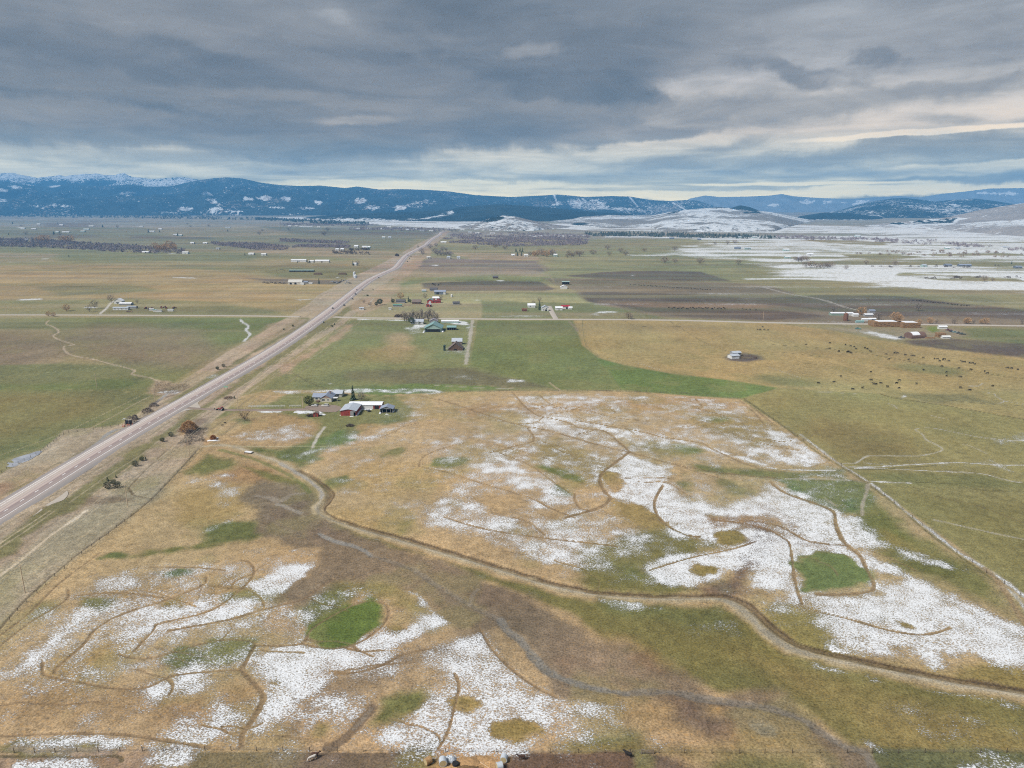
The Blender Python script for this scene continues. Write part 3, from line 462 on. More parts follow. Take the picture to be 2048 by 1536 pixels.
S(.97, [(500, 434), (700, 434), (900, 438), (1000, 440), (1060, 446), (1010, 452), (920, 458), (800, 453), (700, 446), (620, 440)], fe=60, wp=.4)
S(.95, [(1060, 446), (1500, 448), (1900, 456), (2500, 460), (2500, 468), (1900, 468), (1500, 466), (1200, 462), (1000, 452)], fe=60, wp=.6)
S(.9, [(110, 421), (170, 420), (185, 424), (110, 425)], fe=50, wp=.3)
S(.6, [(1530, 632), (1700, 624), (1765, 634), (1700, 650), (1540, 645)], fe=8, wp=1.5); S(.7, [(1690, 657), (1750, 660), (1815, 678), (1790, 681), (1700, 662)], fe=4); S(.5, [(1830, 640), (2048, 650), (2048, 656), (1850, 650)], fe=4, wp=1.5)
S(.9, [(1175, 630), (1195, 621), (1240, 621), (1236, 626), (1200, 628), (1206, 633)], fe=3, wp=.8); S(.8, [(968, 631), (1092, 631), (1180, 631), (1090, 634), (968, 634)], fe=1.5, wp=.6); S(.95, [(712, 637), (790, 638), (840, 641), (800, 642), (716, 640)], fe=1.2, wp=.5)
S(.6, [(840, 655), (800, 650), (820, 668), (850, 665)], fe=2, wp=1.5); S(.9, [(826, 649), (855, 649), (850, 655), (822, 655)], fe=1.5); S(.85, [(885, 640), (925, 643), (935, 650), (910, 648)], fe=2, wp=1.2); S(.6, [(930, 655), (945, 652), (940, 668), (922, 672)], fe=2, wp=1.8)
S(.35, [(880, 684), (935, 682), (936, 708), (890, 706)], fe=3, wp=2); S(.35, [(900, 750), (960, 752), (950, 760), (905, 757)], fe=3, wp=1.5)
S(.8, [(1020, 757), (1050, 760), (1048, 765), (1020, 763)], fe=2); S(.7, [(650, 764), (668, 765), (660, 768)], fe=1); S(.85, ell(1807, 794, 14, 5), fe=2, wp=1.5); S(.7, ell(2040, 880, 60, 12), fe=5, wp=2); S(.5, [(1720, 922), (1790, 925), (1790, 935), (1720, 933)], fe=2, wp=1.5); S(.4, [(1840, 925), (2048, 920), (2048, 950), (1900, 935)], fe=4, wp=1.8)
S(.8, [(1444, 709), (1460, 711), (1480, 714), (1455, 712)], fe=1.5)
S(.55, [(42, 598.5), (80, 597), (78, 599), (44, 600)], fe=3, wp=.6); S(.5, [(345, 553.5), (388, 556), (386, 557), (350, 555)], fe=4); S(.6, [(598, 599.5), (628, 598), (624, 600), (604, 601)], fe=3)
for x, y, w in ((90, 518, 10), (20, 524, 10), (120, 523, 8), (165, 520, 8), (216, 521, 6), (40, 455, 8), (370, 505, 14), (345, 508, 10), (182, 615, 12), (150, 630, 8), (280, 452, 14), (20, 520, 4), (880, 555, 14), (1000, 561, 8), (955, 600, 6), (870, 530, 6), (675, 555, 6), (735, 560, 6), (1060, 577, 12), (1095, 578, 14), (1195, 592, 14), (1190, 598, 6), (1370, 606, 14), (1460, 607, 10), (1265, 551, 4), (1320, 556, 4), (1255, 559, 5), (1475, 582, 3), (1900, 545, 20), (1690, 594, 14), (1900, 627, 16), (1970, 630, 22), (2020, 627, 20), (1640, 618, 6), (1580, 616, 10)):
    S(.7, ell(x, y, w * .7, 1.0), fe=3, wp=.5)
S(.12, [(1180, 560), (1600, 560), (2200, 600), (2200, 650), (1500, 640), (1200, 612)], fe=20, wp=2)
Ln_later = [(480, 638), (486, 645), (497, 652), (492, 660), (500, 668), (494, 676), (487, 683)]
S(.6, [(328, 783), (345, 780), (362, 782), (350, 788), (334, 788)], fe=1); S(.6, ell(422, 752, 12, 3, -25), fe=1, wp=1.5); S(.9, [(240, 838), (252, 835), (252, 838), (243, 841)], fe=.6)
S(.5, [(312, 763), (320, 764), (318, 770), (312, 769)], fe=.8)

# --- lines: paths, ditches, tracks (colour, width m, pts, depth m, strength)
LINES = []
def Ln(col, w, pts, depth=0.0, k=1.0, snow=None, spl=True): LINES.append((pts, col, w, depth, k, snow, spl))
Ln((196, 196, 200), 3.0, Ln_later, 0, .8, .8)
PB = (130, 108, 82); PB2 = (134, 112, 84)
for w, pts in [(1.8, [(845, 792), (900, 805), (1024, 845), (1100, 862), (1200, 890), (1262, 905), (1350, 928), (1440, 945), (1560, 957)]),
  (1.8, [(1262, 905), (1240, 885), (1211, 862), (1164, 856), (1130, 842), (1076, 830), (1050, 812), (1035, 795), (1024, 783)]),
  (2.4, [(1259, 903), (1230, 925), (1205, 945), (1200, 965), (1212, 985), (1220, 995), (1208, 1010), (1175, 1022), (1130, 1035)]),
  (1.4, [(1150, 985), (1150, 1000), (1160, 1015), (1178, 1020)]), (1.5, [(1055, 855), (1068, 875), (1060, 885), (1024, 893), (980, 905)]),
  (1.8, [(1326, 970), (1310, 1000), (1313, 1025), (1335, 1050), (1370, 1068), (1400, 1072)]), (1.6, [(1154, 840), (1200, 848), (1280, 862), (1330, 875), (1400, 885), (1430, 900), (1500, 930), (1560, 944)]),
  (2.4, [(1540, 962), (1570, 985), (1640, 1010), (1668, 1025), (1672, 1050), (1690, 1085), (1720, 1110), (1735, 1140), (1748, 1168), (1738, 1182), (1680, 1188), (1635, 1188)]),
  (1.6, [(1430, 1040), (1480, 1045), (1540, 1060), (1565, 1075), (1580, 1090), (1590, 1160), (1604, 1208)]), (1.2, [(1300, 1140), (1380, 1115), (1460, 1098), (1510, 1083)]),
  (1.3, [(482, 1119), (500, 1125), (509, 1140), (500, 1160), (471, 1187), (435, 1213), (397, 1228), (318, 1246), (306, 1260), (268, 1302)]),
  (1.6, [(665, 1157), (630, 1181), (602, 1199), (571, 1207), (515, 1221), (471, 1235), (418, 1246), (338, 1260)]),
  (1.5, [(412, 1152), (406, 1169), (338, 1196), (265, 1219), (221, 1237), (188, 1260), (165, 1290), (118, 1331), (109, 1343)]),
  (1.3, [(85, 1325), (88, 1346), (112, 1355), (162, 1363), (212, 1374), (265, 1377), (303, 1371), (353, 1349), (480, 1338)]),
  (1.2, [(238, 1307), (265, 1315), (303, 1315), (353, 1302), (412, 1284), (456, 1278), (500, 1281), (524, 1290), (602, 1287), (624, 1257), (674, 1225), (724, 1203), (762, 1203), (777, 1219), (771, 1243), (747, 1266), (718, 1284), (677, 1296), (638, 1294), (606, 1287)]),
  (2.0, [(509, 1290), (494, 1319), (485, 1340), (506, 1363), (526, 1390), (518, 1416), (500, 1446), (485, 1466), (482, 1492)]),
  (1.2, [(909, 1346), (918, 1372), (906, 1425), (894, 1466), (877, 1495)]), (1.6, [(671, 1346), (718, 1343), (768, 1328), (806, 1308), (859, 1296)]),
  (1.2, [(962, 1260), (985, 1299), (1027, 1340), (1071, 1372), (1114, 1393)]), (1.4, [(1500, 1040), (1560, 1052), (1620, 1082), (1700, 1090)]),
  (1.3, [(136, 1178), (136, 1195), (110, 1215), (60, 1245), (0, 1290)]), (1.0, [(0, 1270), (60, 1225), (120, 1165), (200, 1105)]), (1.2, [(300, 1133), (390, 1134), (450, 1140)]), (1.1, [(150, 1190), (240, 1184), (330, 1194)]),
  (1.0, [(0, 1410), (50, 1402), (120, 1408), (200, 1402)]), (1.3, [(0, 1470), (120, 1466), (240, 1468), (330, 1480), (420, 1494)]), (1.2, [(840, 932), (900, 945), (960, 965), (1060, 995), (1100, 1015), (1150, 1035)]),
  (1.0, [(1000, 905), (1060, 930), (1100, 958), (1140, 985)]), (1.3, [(888, 1033), (960, 1055), (1060, 1072), (1240, 1092)]), (1.2, [(1026, 1033), (1060, 1045), (1090, 1070)]),
  (1.1, [(1080, 790), (1110, 812), (1180, 822), (1230, 835), (1300, 842)]), (1.1, [(1390, 796), (1404, 812), (1400, 818), (1450, 830)]), (1.2, [(1480, 800), (1510, 825), (1530, 850)]), (1.2, [(1500, 810), (1545, 845)]),
  (1.0, [(1470, 870), (1530, 888), (1600, 900)]), (1.2, [(1250, 955), (1310, 955), (1340, 957)]), (1.2, [(1355, 930), (1400, 945), (1440, 955)]), (.9, [(838, 845), (810, 852), (790, 862), (760, 875)]),
  (1.0, [(838, 932), (845, 915), (880, 898), (930, 885)]), (1.2, [(1630, 1222), (1700, 1238), (1780, 1260), (1850, 1268), (1900, 1255)]), (1.0, [(1740, 1100), (1790, 1120), (1830, 1140)])]:
    Ln(PB, w * .78, pts, .25, .72, 0.12)
Ln((104, 90, 70), 1.0, [(0, 1256), (60, 1190), (150, 1112), (230, 1055), (300, 1000), (372, 925), (400, 892)], .25, .7, 0)
Ln((96, 82, 62), 1.2, [(257, 975), (270, 990), (308, 997)], .2, .8); Ln((104, 90, 68), 1.0, [(257, 975), (290, 940), (330, 903)], .15, .7)
Ln((106, 90, 74), 3.4, [(744, 1413), (718, 1446), (688, 1475), (660, 1495)], .3, .85, 0); Ln((128, 116, 102), 1.6, [(742, 1414), (725, 1436), (706, 1455)], 0, .8, 0)
def w2p(x, y):
    d = y * CT + H * ST; return (1024 + x / d * F, 768 - (y * ST - H * CT) / d * F)
rv = random.Random(4)
for ox, w_, cc, k_ in ((-231, 1.0, (190, 174, 146), .6), (-228.6, 1.0, (188, 172, 146), .5), (-237, 1.6, (150, 128, 104), .5), (-222, 1.1, (124, 112, 86), .5), (-215, .8, (184, 168, 140), .5), (-213, .8, (180, 166, 140), .4), (-206, 1.8, (140, 124, 98), .5), (-274, 1.2, (188, 168, 138), .55), (-281, 2.0, (134, 120, 88), .45), (-289, 1.0, (186, 168, 140), .5), (-268.5, 1.5, (100, 98, 62), .4), (-241.5, 1.4, (104, 100, 66), .4), (-200, 1.2, (170, 154, 126), .45), (-193, 2.2, (132, 124, 98), .4)):
    for a_ in range(120, 900, 110):
        if rv.random() < .78: Ln(cc, w_ * rv.uniform(.8, 1.3), [w2p(ox + rv.uniform(-1.2, 1.2), y_) for y_ in range(a_, a_ + 125, 25)], .06, k_ * rv.uniform(.7, 1.1))
rt = random.Random(77)
for i in range(54):
    x_ = rt.choice([rt.uniform(120, 620), rt.uniform(860, 1650), rt.uniform(500, 1250)]); y_ = rt.uniform(1130, 1470) if x_ < 860 else rt.uniform(800, 1130)
    if x_ > 500 and y_ > 1130 and x_ - 500 > (y_ - 1130) * 1.6: continue
    a_ = rt.choice([rt.uniform(-.5, .4), rt.uniform(.2, .6)]); q_ = []
    for k_ in range(rt.randint(5, 9)):
        q_.append((x_, y_)); x_ += math.cos(a_) * 22; y_ += math.sin(a_) * 11; a_ += rt.uniform(-.55, .55)
    Ln(PB, rt.uniform(.6, 1.0), q_, .12, rt.uniform(.35, .6), .15 if rt.random() < .6 else None)
CANALP = [(404, 893), (440, 890), (470, 894), (500, 904), (560, 925), (600, 948), (628, 968), (645, 985), (642, 1000), (634, 1012), (636, 1022), (652, 1034), (700, 1052), (800, 1081), (900, 1111), (1000, 1141), (1100, 1172), (1200, 1191), (1300, 1197), (1380, 1197), (1440, 1198), (1480, 1215), (1530, 1262), (1580, 1295), (1650, 1316), (1750, 1337), (1900, 1367), (2048, 1392), (2400, 1460), (2900, 1560)]
Ln((112, 94, 70), 3.6, [(600, 940), (640, 962), (660, 985), (655, 1003), (644, 1014), (650, 1028), (700, 1046), (800, 1074), (900, 1103), (1000, 1133), (1100, 1164), (1200, 1184), (1300, 1190), (1380, 1190), (1450, 1190), (1500, 1210), (1545, 1252), (1592, 1284), (1660, 1304), (1750, 1325), (1900, 1355), (2048, 1380), (2400, 1448), (2900, 1548)], .9, .75, 0)
Ln((74, 60, 46), 1.0, [(640, 960), (668, 985), (660, 1003), (650, 1014), (656, 1026), (700, 1043), (800, 1071), (900, 1100), (1000, 1130), (1100, 1161), (1200, 1181), (1300, 1187), (1380, 1188), (1452, 1187), (1505, 1208), (1550, 1250), (1596, 1281), (1660, 1300), (1750, 1321), (1900, 1351), (2048, 1376), (2400, 1444)], 0, .7, 0)
Ln((170, 154, 122), 5.0, CANALP, -.2, .85, 0); Ln((176, 166, 146), 1.8, CANALP, 0, .75, 0)
Ln((148, 140, 122), 2.6, [(1440, 1199), (1480, 1216), (1530, 1263), (1580, 1296), (1640, 1314)], 0, .7, 0)
Ln((158, 154, 148), 2.2, [(560, 927), (600, 950), (628, 970), (643, 985), (641, 998)], 0, .8, 0)
Ln((104, 116, 60), 3.0, [(440, 900), (500, 915), (560, 940), (600, 965), (620, 985)], 0, .6)
Ln((142, 138, 132), 2.8, [(638, 1066), (665, 1080), (700, 1090), (724, 1098), (742, 1110)], .2, .9, 0)
Ln((126, 117, 105), 2.6, [(742, 1110), (790, 1125), (830, 1140), (870, 1168), (940, 1210), (1000, 1240)], .2, .55, 0)
Ln((126, 121, 113), 3.0, [(1000, 1240), (1015, 1262), (1045, 1285), (1070, 1318), (1110, 1350), (1180, 1374), (1250, 1385)], .25, .9, 0)
Ln((124, 116, 106), 3.0, [(1250, 1385), (1350, 1384), (1400, 1396), (1430, 1400), (1520, 1412), (1590, 1432), (1640, 1462), (1690, 1492), (1735, 1510), (1760, 1580)], .25, .75, 0)
Ln((140, 128, 112), 2.4, [(940, 1210), (945, 1190), (955, 1180)], 0, .6); Ln((144, 134, 120), 3.0, [(512, 992), (540, 995), (560, 1003), (580, 990), (605, 987)], 0, .7); Ln((150, 142, 130), 3.2, [(555, 1008), (575, 1014), (600, 1026)], 0, .8)
Ln((132, 116, 98), 2.4, [(880, 1175), (900, 1200), (960, 1225)], 0, .5); Ln((130, 116, 100), 3, [(530, 1030), (560, 1050), (600, 1070)], 0, .45)
Ln((150, 134, 110), 1.2, [(600, 1182), (640, 1168)], 0, .4)
Ln((178, 160, 138), 2.2, [(98, 640), (92, 648), (110, 655), (117, 664), (106, 672), (125, 682), (148, 689), (128, 692), (129, 700), (143, 710), (180, 717), (225, 728), (268, 740), (264, 748), (300, 755), (318, 764)], .3, .85, .3)
Ln((150, 150, 150), 3.0, [(175, 900), (190, 890), (210, 872), (228, 860), (246, 857)], .1, .9, .2); Ln((152, 152, 152), 2.6, [(310, 808), (322, 797), (335, 788), (350, 784)], .1, .9, .2)
Ln((120, 104, 88), 3.5, [(262, 842), (290, 830), (310, 806), (345, 790), (380, 772)], .3, .6)
Ln((178, 162, 142), 1.6, [(268, 840), (290, 828), (308, 812), (330, 795)], 0, .7)
Ln((196, 180, 156), 1.6, [(172, 1020), (150, 1037), (100, 1072), (60, 1105), (20, 1135), (-40, 1180)], 0, .85); Ln((196, 184, 164), 2.4, [(172, 1020), (150, 1037), (130, 1050)], 0, .85)
Ln((184, 162, 134), 1.2, [(187, 988), (212, 970), (235, 950), (262, 930)], 0, .7)
Ln((174, 152, 126), 1.4, [(-60, 1010), (60, 960), (170, 905), (250, 868)], 0, .5); Ln((112, 98, 70), 1.4, [(180, 908), (205, 892), (240, 868), (268, 850)], .2, .6)
Ln((176, 160, 124), .8, [(-100, 950), (0, 910), (120, 868), (190, 836), (280, 792)], 0, .6); Ln((150, 150, 110), .7, [(0, 753), (60, 748), (150, 739), (225, 731), (245, 733)], 0, .6, .3); Ln((170, 152, 108), .7, [(0, 778), (120, 778), (300, 786)], 0, .4)
Ln((190, 168, 140), 1.2, [(480, 788), (530, 745), (600, 700), (660, 665), (690, 645)], 0, .5); Ln((186, 164, 138), 1.2, [(440, 830), (500, 775), (560, 732)], 0, .4); Ln((98, 88, 66), .9, [(585, 745), (620, 765), (655, 778)], 0, .7)
Ln((190, 174, 146), 1.6, [(420, 845), (470, 800), (500, 772)], 0, .4)
Ln((180, 172, 160), 4.0, [(945, 640), (942, 660), (940, 675), (935, 705), (932, 728)], 0, .8, .35); Ln((178, 152, 120), 1.4, [(955, 770), (1000, 773), (1040, 777)], 0, .4); Ln((190, 168, 140), 1.6, [(1098, 764), (1112, 775), (1120, 780)], 0, .7)
Ln((146, 138, 122), 5, [(1098, 613), (1104, 622), (1112, 637)], 0, .9); Ln((150, 140, 110), 5, [(1108, 563), (1095, 545), (1080, 530), (1070, 520)], 0, .6); Ln((146, 132, 116), 3, [(1138, 642), (1150, 655), (1155, 662)], 0, .7)
Ln((180, 174, 166), 5, [(1530, 575), (1580, 588), (1640, 598), (1690, 614), (1715, 620)], 0, .7, .4); Ln((156, 144, 124), 5, [(1700, 650), (1760, 668), (1800, 678)], 0, .5)
Ln((196, 190, 182), 3.5, [(200, 628), (212, 617), (222, 606), (228, 602)], 0, .9); Ln((192, 170, 144), 3, [(640, 598), (650, 590), (665, 584)], 0, .7); Ln((186, 164, 134), 3, [(596, 622), (615, 612), (618, 610)], 0, .7); Ln((180, 172, 158), 2.4, [(720, 616), (738, 612), (742, 602), (748, 596)], 0, .7)
# fence / ditch lines in the right fields
Ln((104, 92, 58), 1.6, [(1760, 788), (1800, 797), (1900, 812), (2048, 838), (2300, 872)], .2, .8); Ln((104, 94, 62), 1.6, [(1540, 688), (1700, 702), (1850, 728), (2048, 757), (2300, 790)], .2, .75)
Ln((112, 100, 66), 1.2, [(1560, 705), (1660, 715), (1720, 730), (1840, 742)], .1, .6); Ln((112, 102, 66), 1.2, [(1585, 730), (1620, 726), (1680, 738), (1760, 760)], .1, .6); Ln((110, 100, 70), 1.2, [(1886, 790), (1900, 800), (2048, 812)], .1, .6)
Ln((98, 88, 64), 1.3, [(1245, 640), (1268, 650), (1290, 653), (1360, 653)], .1, .7); Ln((98, 92, 62), 1.2, [(1340, 642), (1380, 668), (1420, 690), (1470, 706)], 0, .5, .5); Ln((120, 104, 66), 1.4, [(1165, 682), (1230, 693), (1262, 700)], .1, .5)
Ln((112, 94, 62), 1.0, [(1870, 992), (1950, 1010), (2048, 1045)], .1, .5); Ln((94, 88, 54), 1.0, [(1820, 963), (1900, 967), (1960, 979), (2048, 982)], .1, .7); Ln((120, 104, 66), 1.2, [(1540, 850), (1640, 855), (1700, 872)], .1, .5); Ln((120, 104, 66), 1.2, [(1540, 797), (1600, 800), (1650, 815), (1700, 822)], 0, .4)
WL = (168, 160, 138)
for w, sn, pts in [(1.4, .75, [(1686, 926), (1711, 926), (1736, 912), (1786, 911), (1836, 911), (1886, 899), (1853, 880), (1846, 870), (1832, 860), (1836, 857), (1873, 857), (1961, 874), (2036, 881), (2100, 876)]),
  (1.8, .9, [(1698, 934), (1748, 934), (1811, 929), (1873, 926), (1923, 925), (1986, 929), (2048, 930), (2200, 935)]), (1.4, .9, [(1711, 937), (1761, 937), (1861, 941), (1961, 947), (2011, 959), (2048, 965), (2200, 978)]),
  (2.2, .97, [(1743, 962), (1780, 964), (1821, 965)]), (2.6, .97, [(1743, 966), (1780, 996), (1812, 1024), (1860, 1060), (1911, 1100), (2000, 1155), (2048, 1192), (2200, 1305)]), (1.8, .85, [(1600, 868), (1640, 898), (1680, 928), (1736, 962)]),
  (1.4, .6, [(1870, 1040), (1960, 1060), (2048, 1078), (2200, 1105)]), (2.2, .8, [(2005, 1172), (2030, 1190), (2060, 1230)]), (1.6, .9, [(1536, 935), (1580, 939), (1670, 940)]), (1.2, .7, [(1570, 957), (1640, 957), (1700, 960)]),
  (1.4, .8, [(1972, 785), (1988, 787), (1992, 792), (2008, 801), (2048, 808)]), (1.4, .8, [(1985, 807), (2000, 806), (2010, 802)]), (1.2, .7, [(1930, 771), (1955, 772), (1966, 766)]), (1.2, .6, [(1928, 888), (1950, 895), (1972, 906)]), (1.2, .6, [(1775, 807), (1788, 811), (1795, 817)]),
  (1.2, .6, [(1862, 831), (1880, 835), (1895, 838)]), (1.2, .5, [(1600, 783), (1660, 784), (1720, 788)]), (1.3, .5, [(1650, 995), (1670, 1010), (1675, 1012)]), (1.0, .5, [(1538, 734), (1600, 755)]), (1.2, .7, [(1265, 723), (1290, 730), (1320, 740)]), (1.5, .6, [(870, 770), (950, 775), (1040, 778)])]:
    Ln(WL, w, pts, 0, .8, sn)
Ln((92, 88, 60), 1.2, [(1700, 937), (1748, 939), (1811, 934), (1873, 930)], .1, .7); Ln((104, 100, 60), 1.6, [(1490, 798), (1560, 846), (1630, 900), (1690, 937), (1740, 970), (1800, 1016), (1870, 1075), (2000, 1168)], .15, .7, 0)
Ln((166, 158, 142), 1.8, [(1736, 967), (1733, 985), (1725, 1010), (1725, 1030)], 0, .8, .2); Ln((150, 128, 96), 2.2, [(1972, 1137), (2005, 1172), (2048, 1243), (2100, 1300)], .15, .8, 0)
Ln((84, 76, 56), .8, [(840, 784), (1030, 780), (1130, 780), (1240, 781), (1380, 786)], 0, .6); Ln((100, 104, 70), .8, [(1165, 640), (1172, 690), (1200, 715), (1242, 780)], 0, .5)
Ln((92, 84, 56), 1.0, [(-40, 1512), (60, 1512), (150, 1514), (232, 1512), (244, 1522)], .1, .7)
Ln((196, 188, 178), 2.2, [(625, 895), (636, 872), (650, 853)], 0, .7, .6); Ln((190, 184, 150), 1.2, [(480, 893), (640, 892), (720, 893)], 0, .4)
Ln((110, 118, 74), 2.2, [(676, 812), (672, 826), (672, 838)], 0, .5)

# ------------------------------------------------------------------ ground sheet
TAN_H = H
vs = []
def row_y(v): return H * (CT + (768 - v) / F * ST) / (ST - (768 - v) / F * CT)
v_rows = list(np.concatenate([np.linspace(2300, 1620, 18), np.arange(1612, 1100, -2.0), np.arange(1100, 600, -1.7), np.arange(600, 424, -1.0)]))
ys = [-1500, -600, -200, -60] + [row_y(v) for v in v_rows if row_y(v) > -40]
ys = np.array(sorted(set([y for y in ys] + [row_y(424), row_y(423), row_y(421), row_y(419.5), row_y(418), 16700])))
us = np.concatenate([np.linspace(-1900, -1400, 12)[:-1], np.arange(-1400, -1060, 8), np.arange(-1060, 1060, 2.1), np.arange(1060, 1400, 8), np.linspace(1400, 1900, 12)])
NY, NX = len(ys), len(us)
dep = np.maximum(ys * CT + H * ST, 90)
GX = (us[None, :] / F * dep[:, None]).ravel(); GY = np.repeat(ys, NX)
nV = NX * NY
dist = np.hypot(GX, GY) + 60
near = smooth(1100, 600, GY)
# warps: metres, growing with distance
w1 = (fbm(GX / 22, GY / 22, 1, 3) - .5) * 2; w2 = (fbm(GX / 160, GY / 160, 5, 3) - .5) * 2
WARP = (w1 * near * 5 + w2 * (1 - near) * 26)
w3 = (fbm(GX / 5, GY / 5, 9, 2) - .5) * 2; WARP += w3 * near * 1.6
OKG = (GY > 0)
def sdist(P, idx):
    x = GX[idx]; y = GY[idx]; n = len(P)
    d2 = np.full(len(idx), 1e18); inside = np.zeros(len(idx), bool)
    for i in range(n):
        x0, y0 = P[i]; x1, y1 = P[(i + 1) % n]
        ex, ey = x1 - x0, y1 - y0; L = ex * ex + ey * ey + 1e-9
        t = np.clip(((x - x0) * ex + (y - y0) * ey) / L, 0, 1)
        d2 = np.minimum(d2, (x - x0 - t * ex) ** 2 + (y - y0 - t * ey) ** 2)
        c = ((y0 > y) != (y1 > y)); xi = x0 + (y - y0) * ex / (ey if abs(ey) > 1e-9 else 1e-9)
        inside ^= c & (x < xi)
    return np.where(inside, 1, -1) * np.sqrt(d2)
def spline(pts, sub=5):
    P = np.array(pts, float); n = len(P); out = []
    for i in range(n - 1):
        a = P[max(i - 1, 0)]; b = P[i]; c = P[i + 1]; d = P[min(i + 2, n - 1)]
        for k in range(sub):
            t = k / sub
            out.append(.5 * ((2 * b) + (-a + c) * t + (2 * a - 5 * b + 4 * c - d) * t * t + (-a + 3 * b - 3 * c + d) * t ** 3))
    out.append(P[-1]); return out
def ldist(P, idx):
    x = GX[idx]; y = GY[idx]; d2 = np.full(len(idx), 1e18)
    for i in range(len(P) - 1):
        x0, y0 = P[i]; x1, y1 = P[i + 1]; ex, ey = x1 - x0, y1 - y0; L = ex * ex + ey * ey + 1e-9
        t = np.clip(((x - x0) * ex + (y - y0) * ey) / L, 0, 1)
        d2 = np.minimum(d2, (x - x0 - t * ex) ** 2 + (y - y0 - t * ey) ** 2)
    return np.sqrt(d2)
def pick(P, m):
    lo = P.min(0) - m; hi = P.max(0) + m
    r0, r1 = np.searchsorted(ys, [lo[1], hi[1]])
    if r1 <= r0: return np.zeros(0, int)
    idx = np.arange(r0 * NX, r1 * NX)
    return idx[(GX[idx] > lo[0]) & (GX[idx] < hi[0])]
col = np.tile(np.array(obs((146, 136, 96))), (nV, 1)); snow = np.zeros(nV); gz = np.zeros(nV)
def autofe(P): return np.hypot(*P.mean(0)) * .008
for pts, c, fe, wp, k in COLS:
    P = gp(pts); fe = autofe(P) if fe is None else fe
    idx = pick(P, fe + 30 * wp)
    if len(idx) == 0: continue
    a = smooth(-fe, fe, sdist(P, idx) + WARP[idx] * wp) * k
    col[idx] += (np.array(obs(c)) - col[idx]) * a[:, None]
for d, pts, fe, wp in SNOW:
    P = gp(pts); idx = pick(P, fe + 30 * wp)
    if len(idx) == 0: continue
    a = smooth(-fe, fe, sdist(P, idx) + WARP[idx] * wp)
    snow[idx] += (d - snow[idx]) * a
# break the cover up at several sizes
bn = fbm(GX / 7, GY / 7, 21, 3) - .5; bf = fbm(GX / 60, GY / 60, 31, 3) - .5
env = smooth(.02, .15, snow)
strk = fbm(GX / 420, GY / 34, 33, 4) - .5
snow = snow + env * near * .11
snow = snow + env * (1 - near) * strk * 1.9 * (1 - .35 * smooth(.8, 1, snow))
snow = snow + env * (bn * .75 * near + bf * (.35 + .5 * (1 - near))) * (1.0 - .55 * smooth(.8, 1, snow))
# tone variation of the grass itself
m1 = fbm(GX / 38, GY / 38, 41, 4) - .5; m2 = fbm(GX / 260, GY / 260, 51, 4) - .5; m3 = fbm(GX / 9, GY / 30, 61, 3) - .5
m5 = fbm(GX / 2.3, GY / 2.3, 66, 3) - .5; m6 = fbm(GX / 520, GY / 45, 67, 4) - .5
tone = 1 + m1 * .40 + m2 * .36 * (1 - near * .5) + m3 * .24 + m5 * .42 * near + m6 * .55 * (1 - near)
hue = fbm(GX / 70, GY / 70, 71, 3) - .5; hue2 = fbm(GX / 420, GY / 300, 81, 3) - .5
col *= tone[:, None]
col[:, 0] *= 1 + hue * .16 + hue2 * .20; col[:, 1] *= 1 - hue * .04; col[:, 2] *= 1 - hue * .16 + hue2 * .1
g_ = (smooth(.02, .16, fbm(GX / 26, GY / 26, 88, 4) - .5) * .34 * near)[:, None]; col += (np.array(obs((140, 134, 84))) - col) * g_
band = fbm(GX / 700, GY / 38, 75, 4) - .5; band2 = fbm(GX / 500, GY / 30, 77, 4) - .5
for bb, cc in ((band, (176, 158, 124)), (band2, (112, 122, 88)), (-band2, (122, 112, 98))):
    w_ = (smooth(.05, .17, bb) * .34 * (1 - near))[:, None]; col += (np.array(obs(cc)) - col) * w_
for pts, c, w, depth, k, sn, spl in LINES:
    P = gp(spline(pts, 4) if spl and len(pts) > 2 else pts)
    m = w * 3 + 2; idx = pick(P, m)
    if len(idx) == 0: continue
    dd = ldist(P, idx) + w3[idx] * w * .28 + w1[idx] * w * .15
    # a line is never thinner than the sheet can carry
    ww = np.maximum(w * .5, dist[idx] * .00055)
    a = smooth(ww * 1.35, ww * .6, dd) * k * np.minimum(1, (w * .5) / ww + .25)
    col[idx] += (np.array(obs(c)) * (1 + m3[idx, None] * .3) - col[idx]) * a[:, None]
    if sn is not None: snow[idx] += (sn - snow[idx]) * smooth(ww * 1.25, ww * .6, dd) * (1 if sn < .5 else .9)
    if depth: gz[idx] -= depth * smooth(w * .9, w * .1, ldist(P, idx))
snow = np.clip(snow, 0, 1); col = np.clip(col, .005, .6)
gz += (fbm(GX / 3.1, GY / 3.1, 91, 3) - .5) * .22 * near + (fbm(GX / 30, GY / 30, 95, 2) - .5) * .5 * near
gz = np.minimum(gz - .12, .1)

def mesh_from(name, verts, faces, mat=None, smooth_shade=False):
    me = bpy.data.meshes.new(name)
    verts = np.asarray(verts, dtype=np.float32); faces = np.asarray(faces, dtype=np.int32)
    k = faces.shape[1]
    me.vertices.add(len(verts)); me.vertices.foreach_set('co', verts.ravel())
    me.loops.add(faces.size); me.loops.foreach_set('vertex_index', faces.ravel())
    me.polygons.add(len(faces)); me.polygons.foreach_set('loop_start', np.arange(0, faces.size, k, dtype=np.int32))
    if smooth_shade: me.polygons.foreach_set('use_smooth', np.ones(len(faces), bool))
    me.update(calc_edges=True)
    if mat: me.materials.append(mat)
    return me
def add_col(me, name, c):
    a = me.attributes.new(name, 'FLOAT_COLOR', 'POINT')
    a.data.foreach_set('color', np.concatenate([c, np.ones((len(c), 1))], 1).astype(np.float32).ravel())
def add_f(me, name, v):
    a = me.attributes.new(name, 'FLOAT', 'POINT'); a.data.foreach_set('value', v.astype(np.float32))
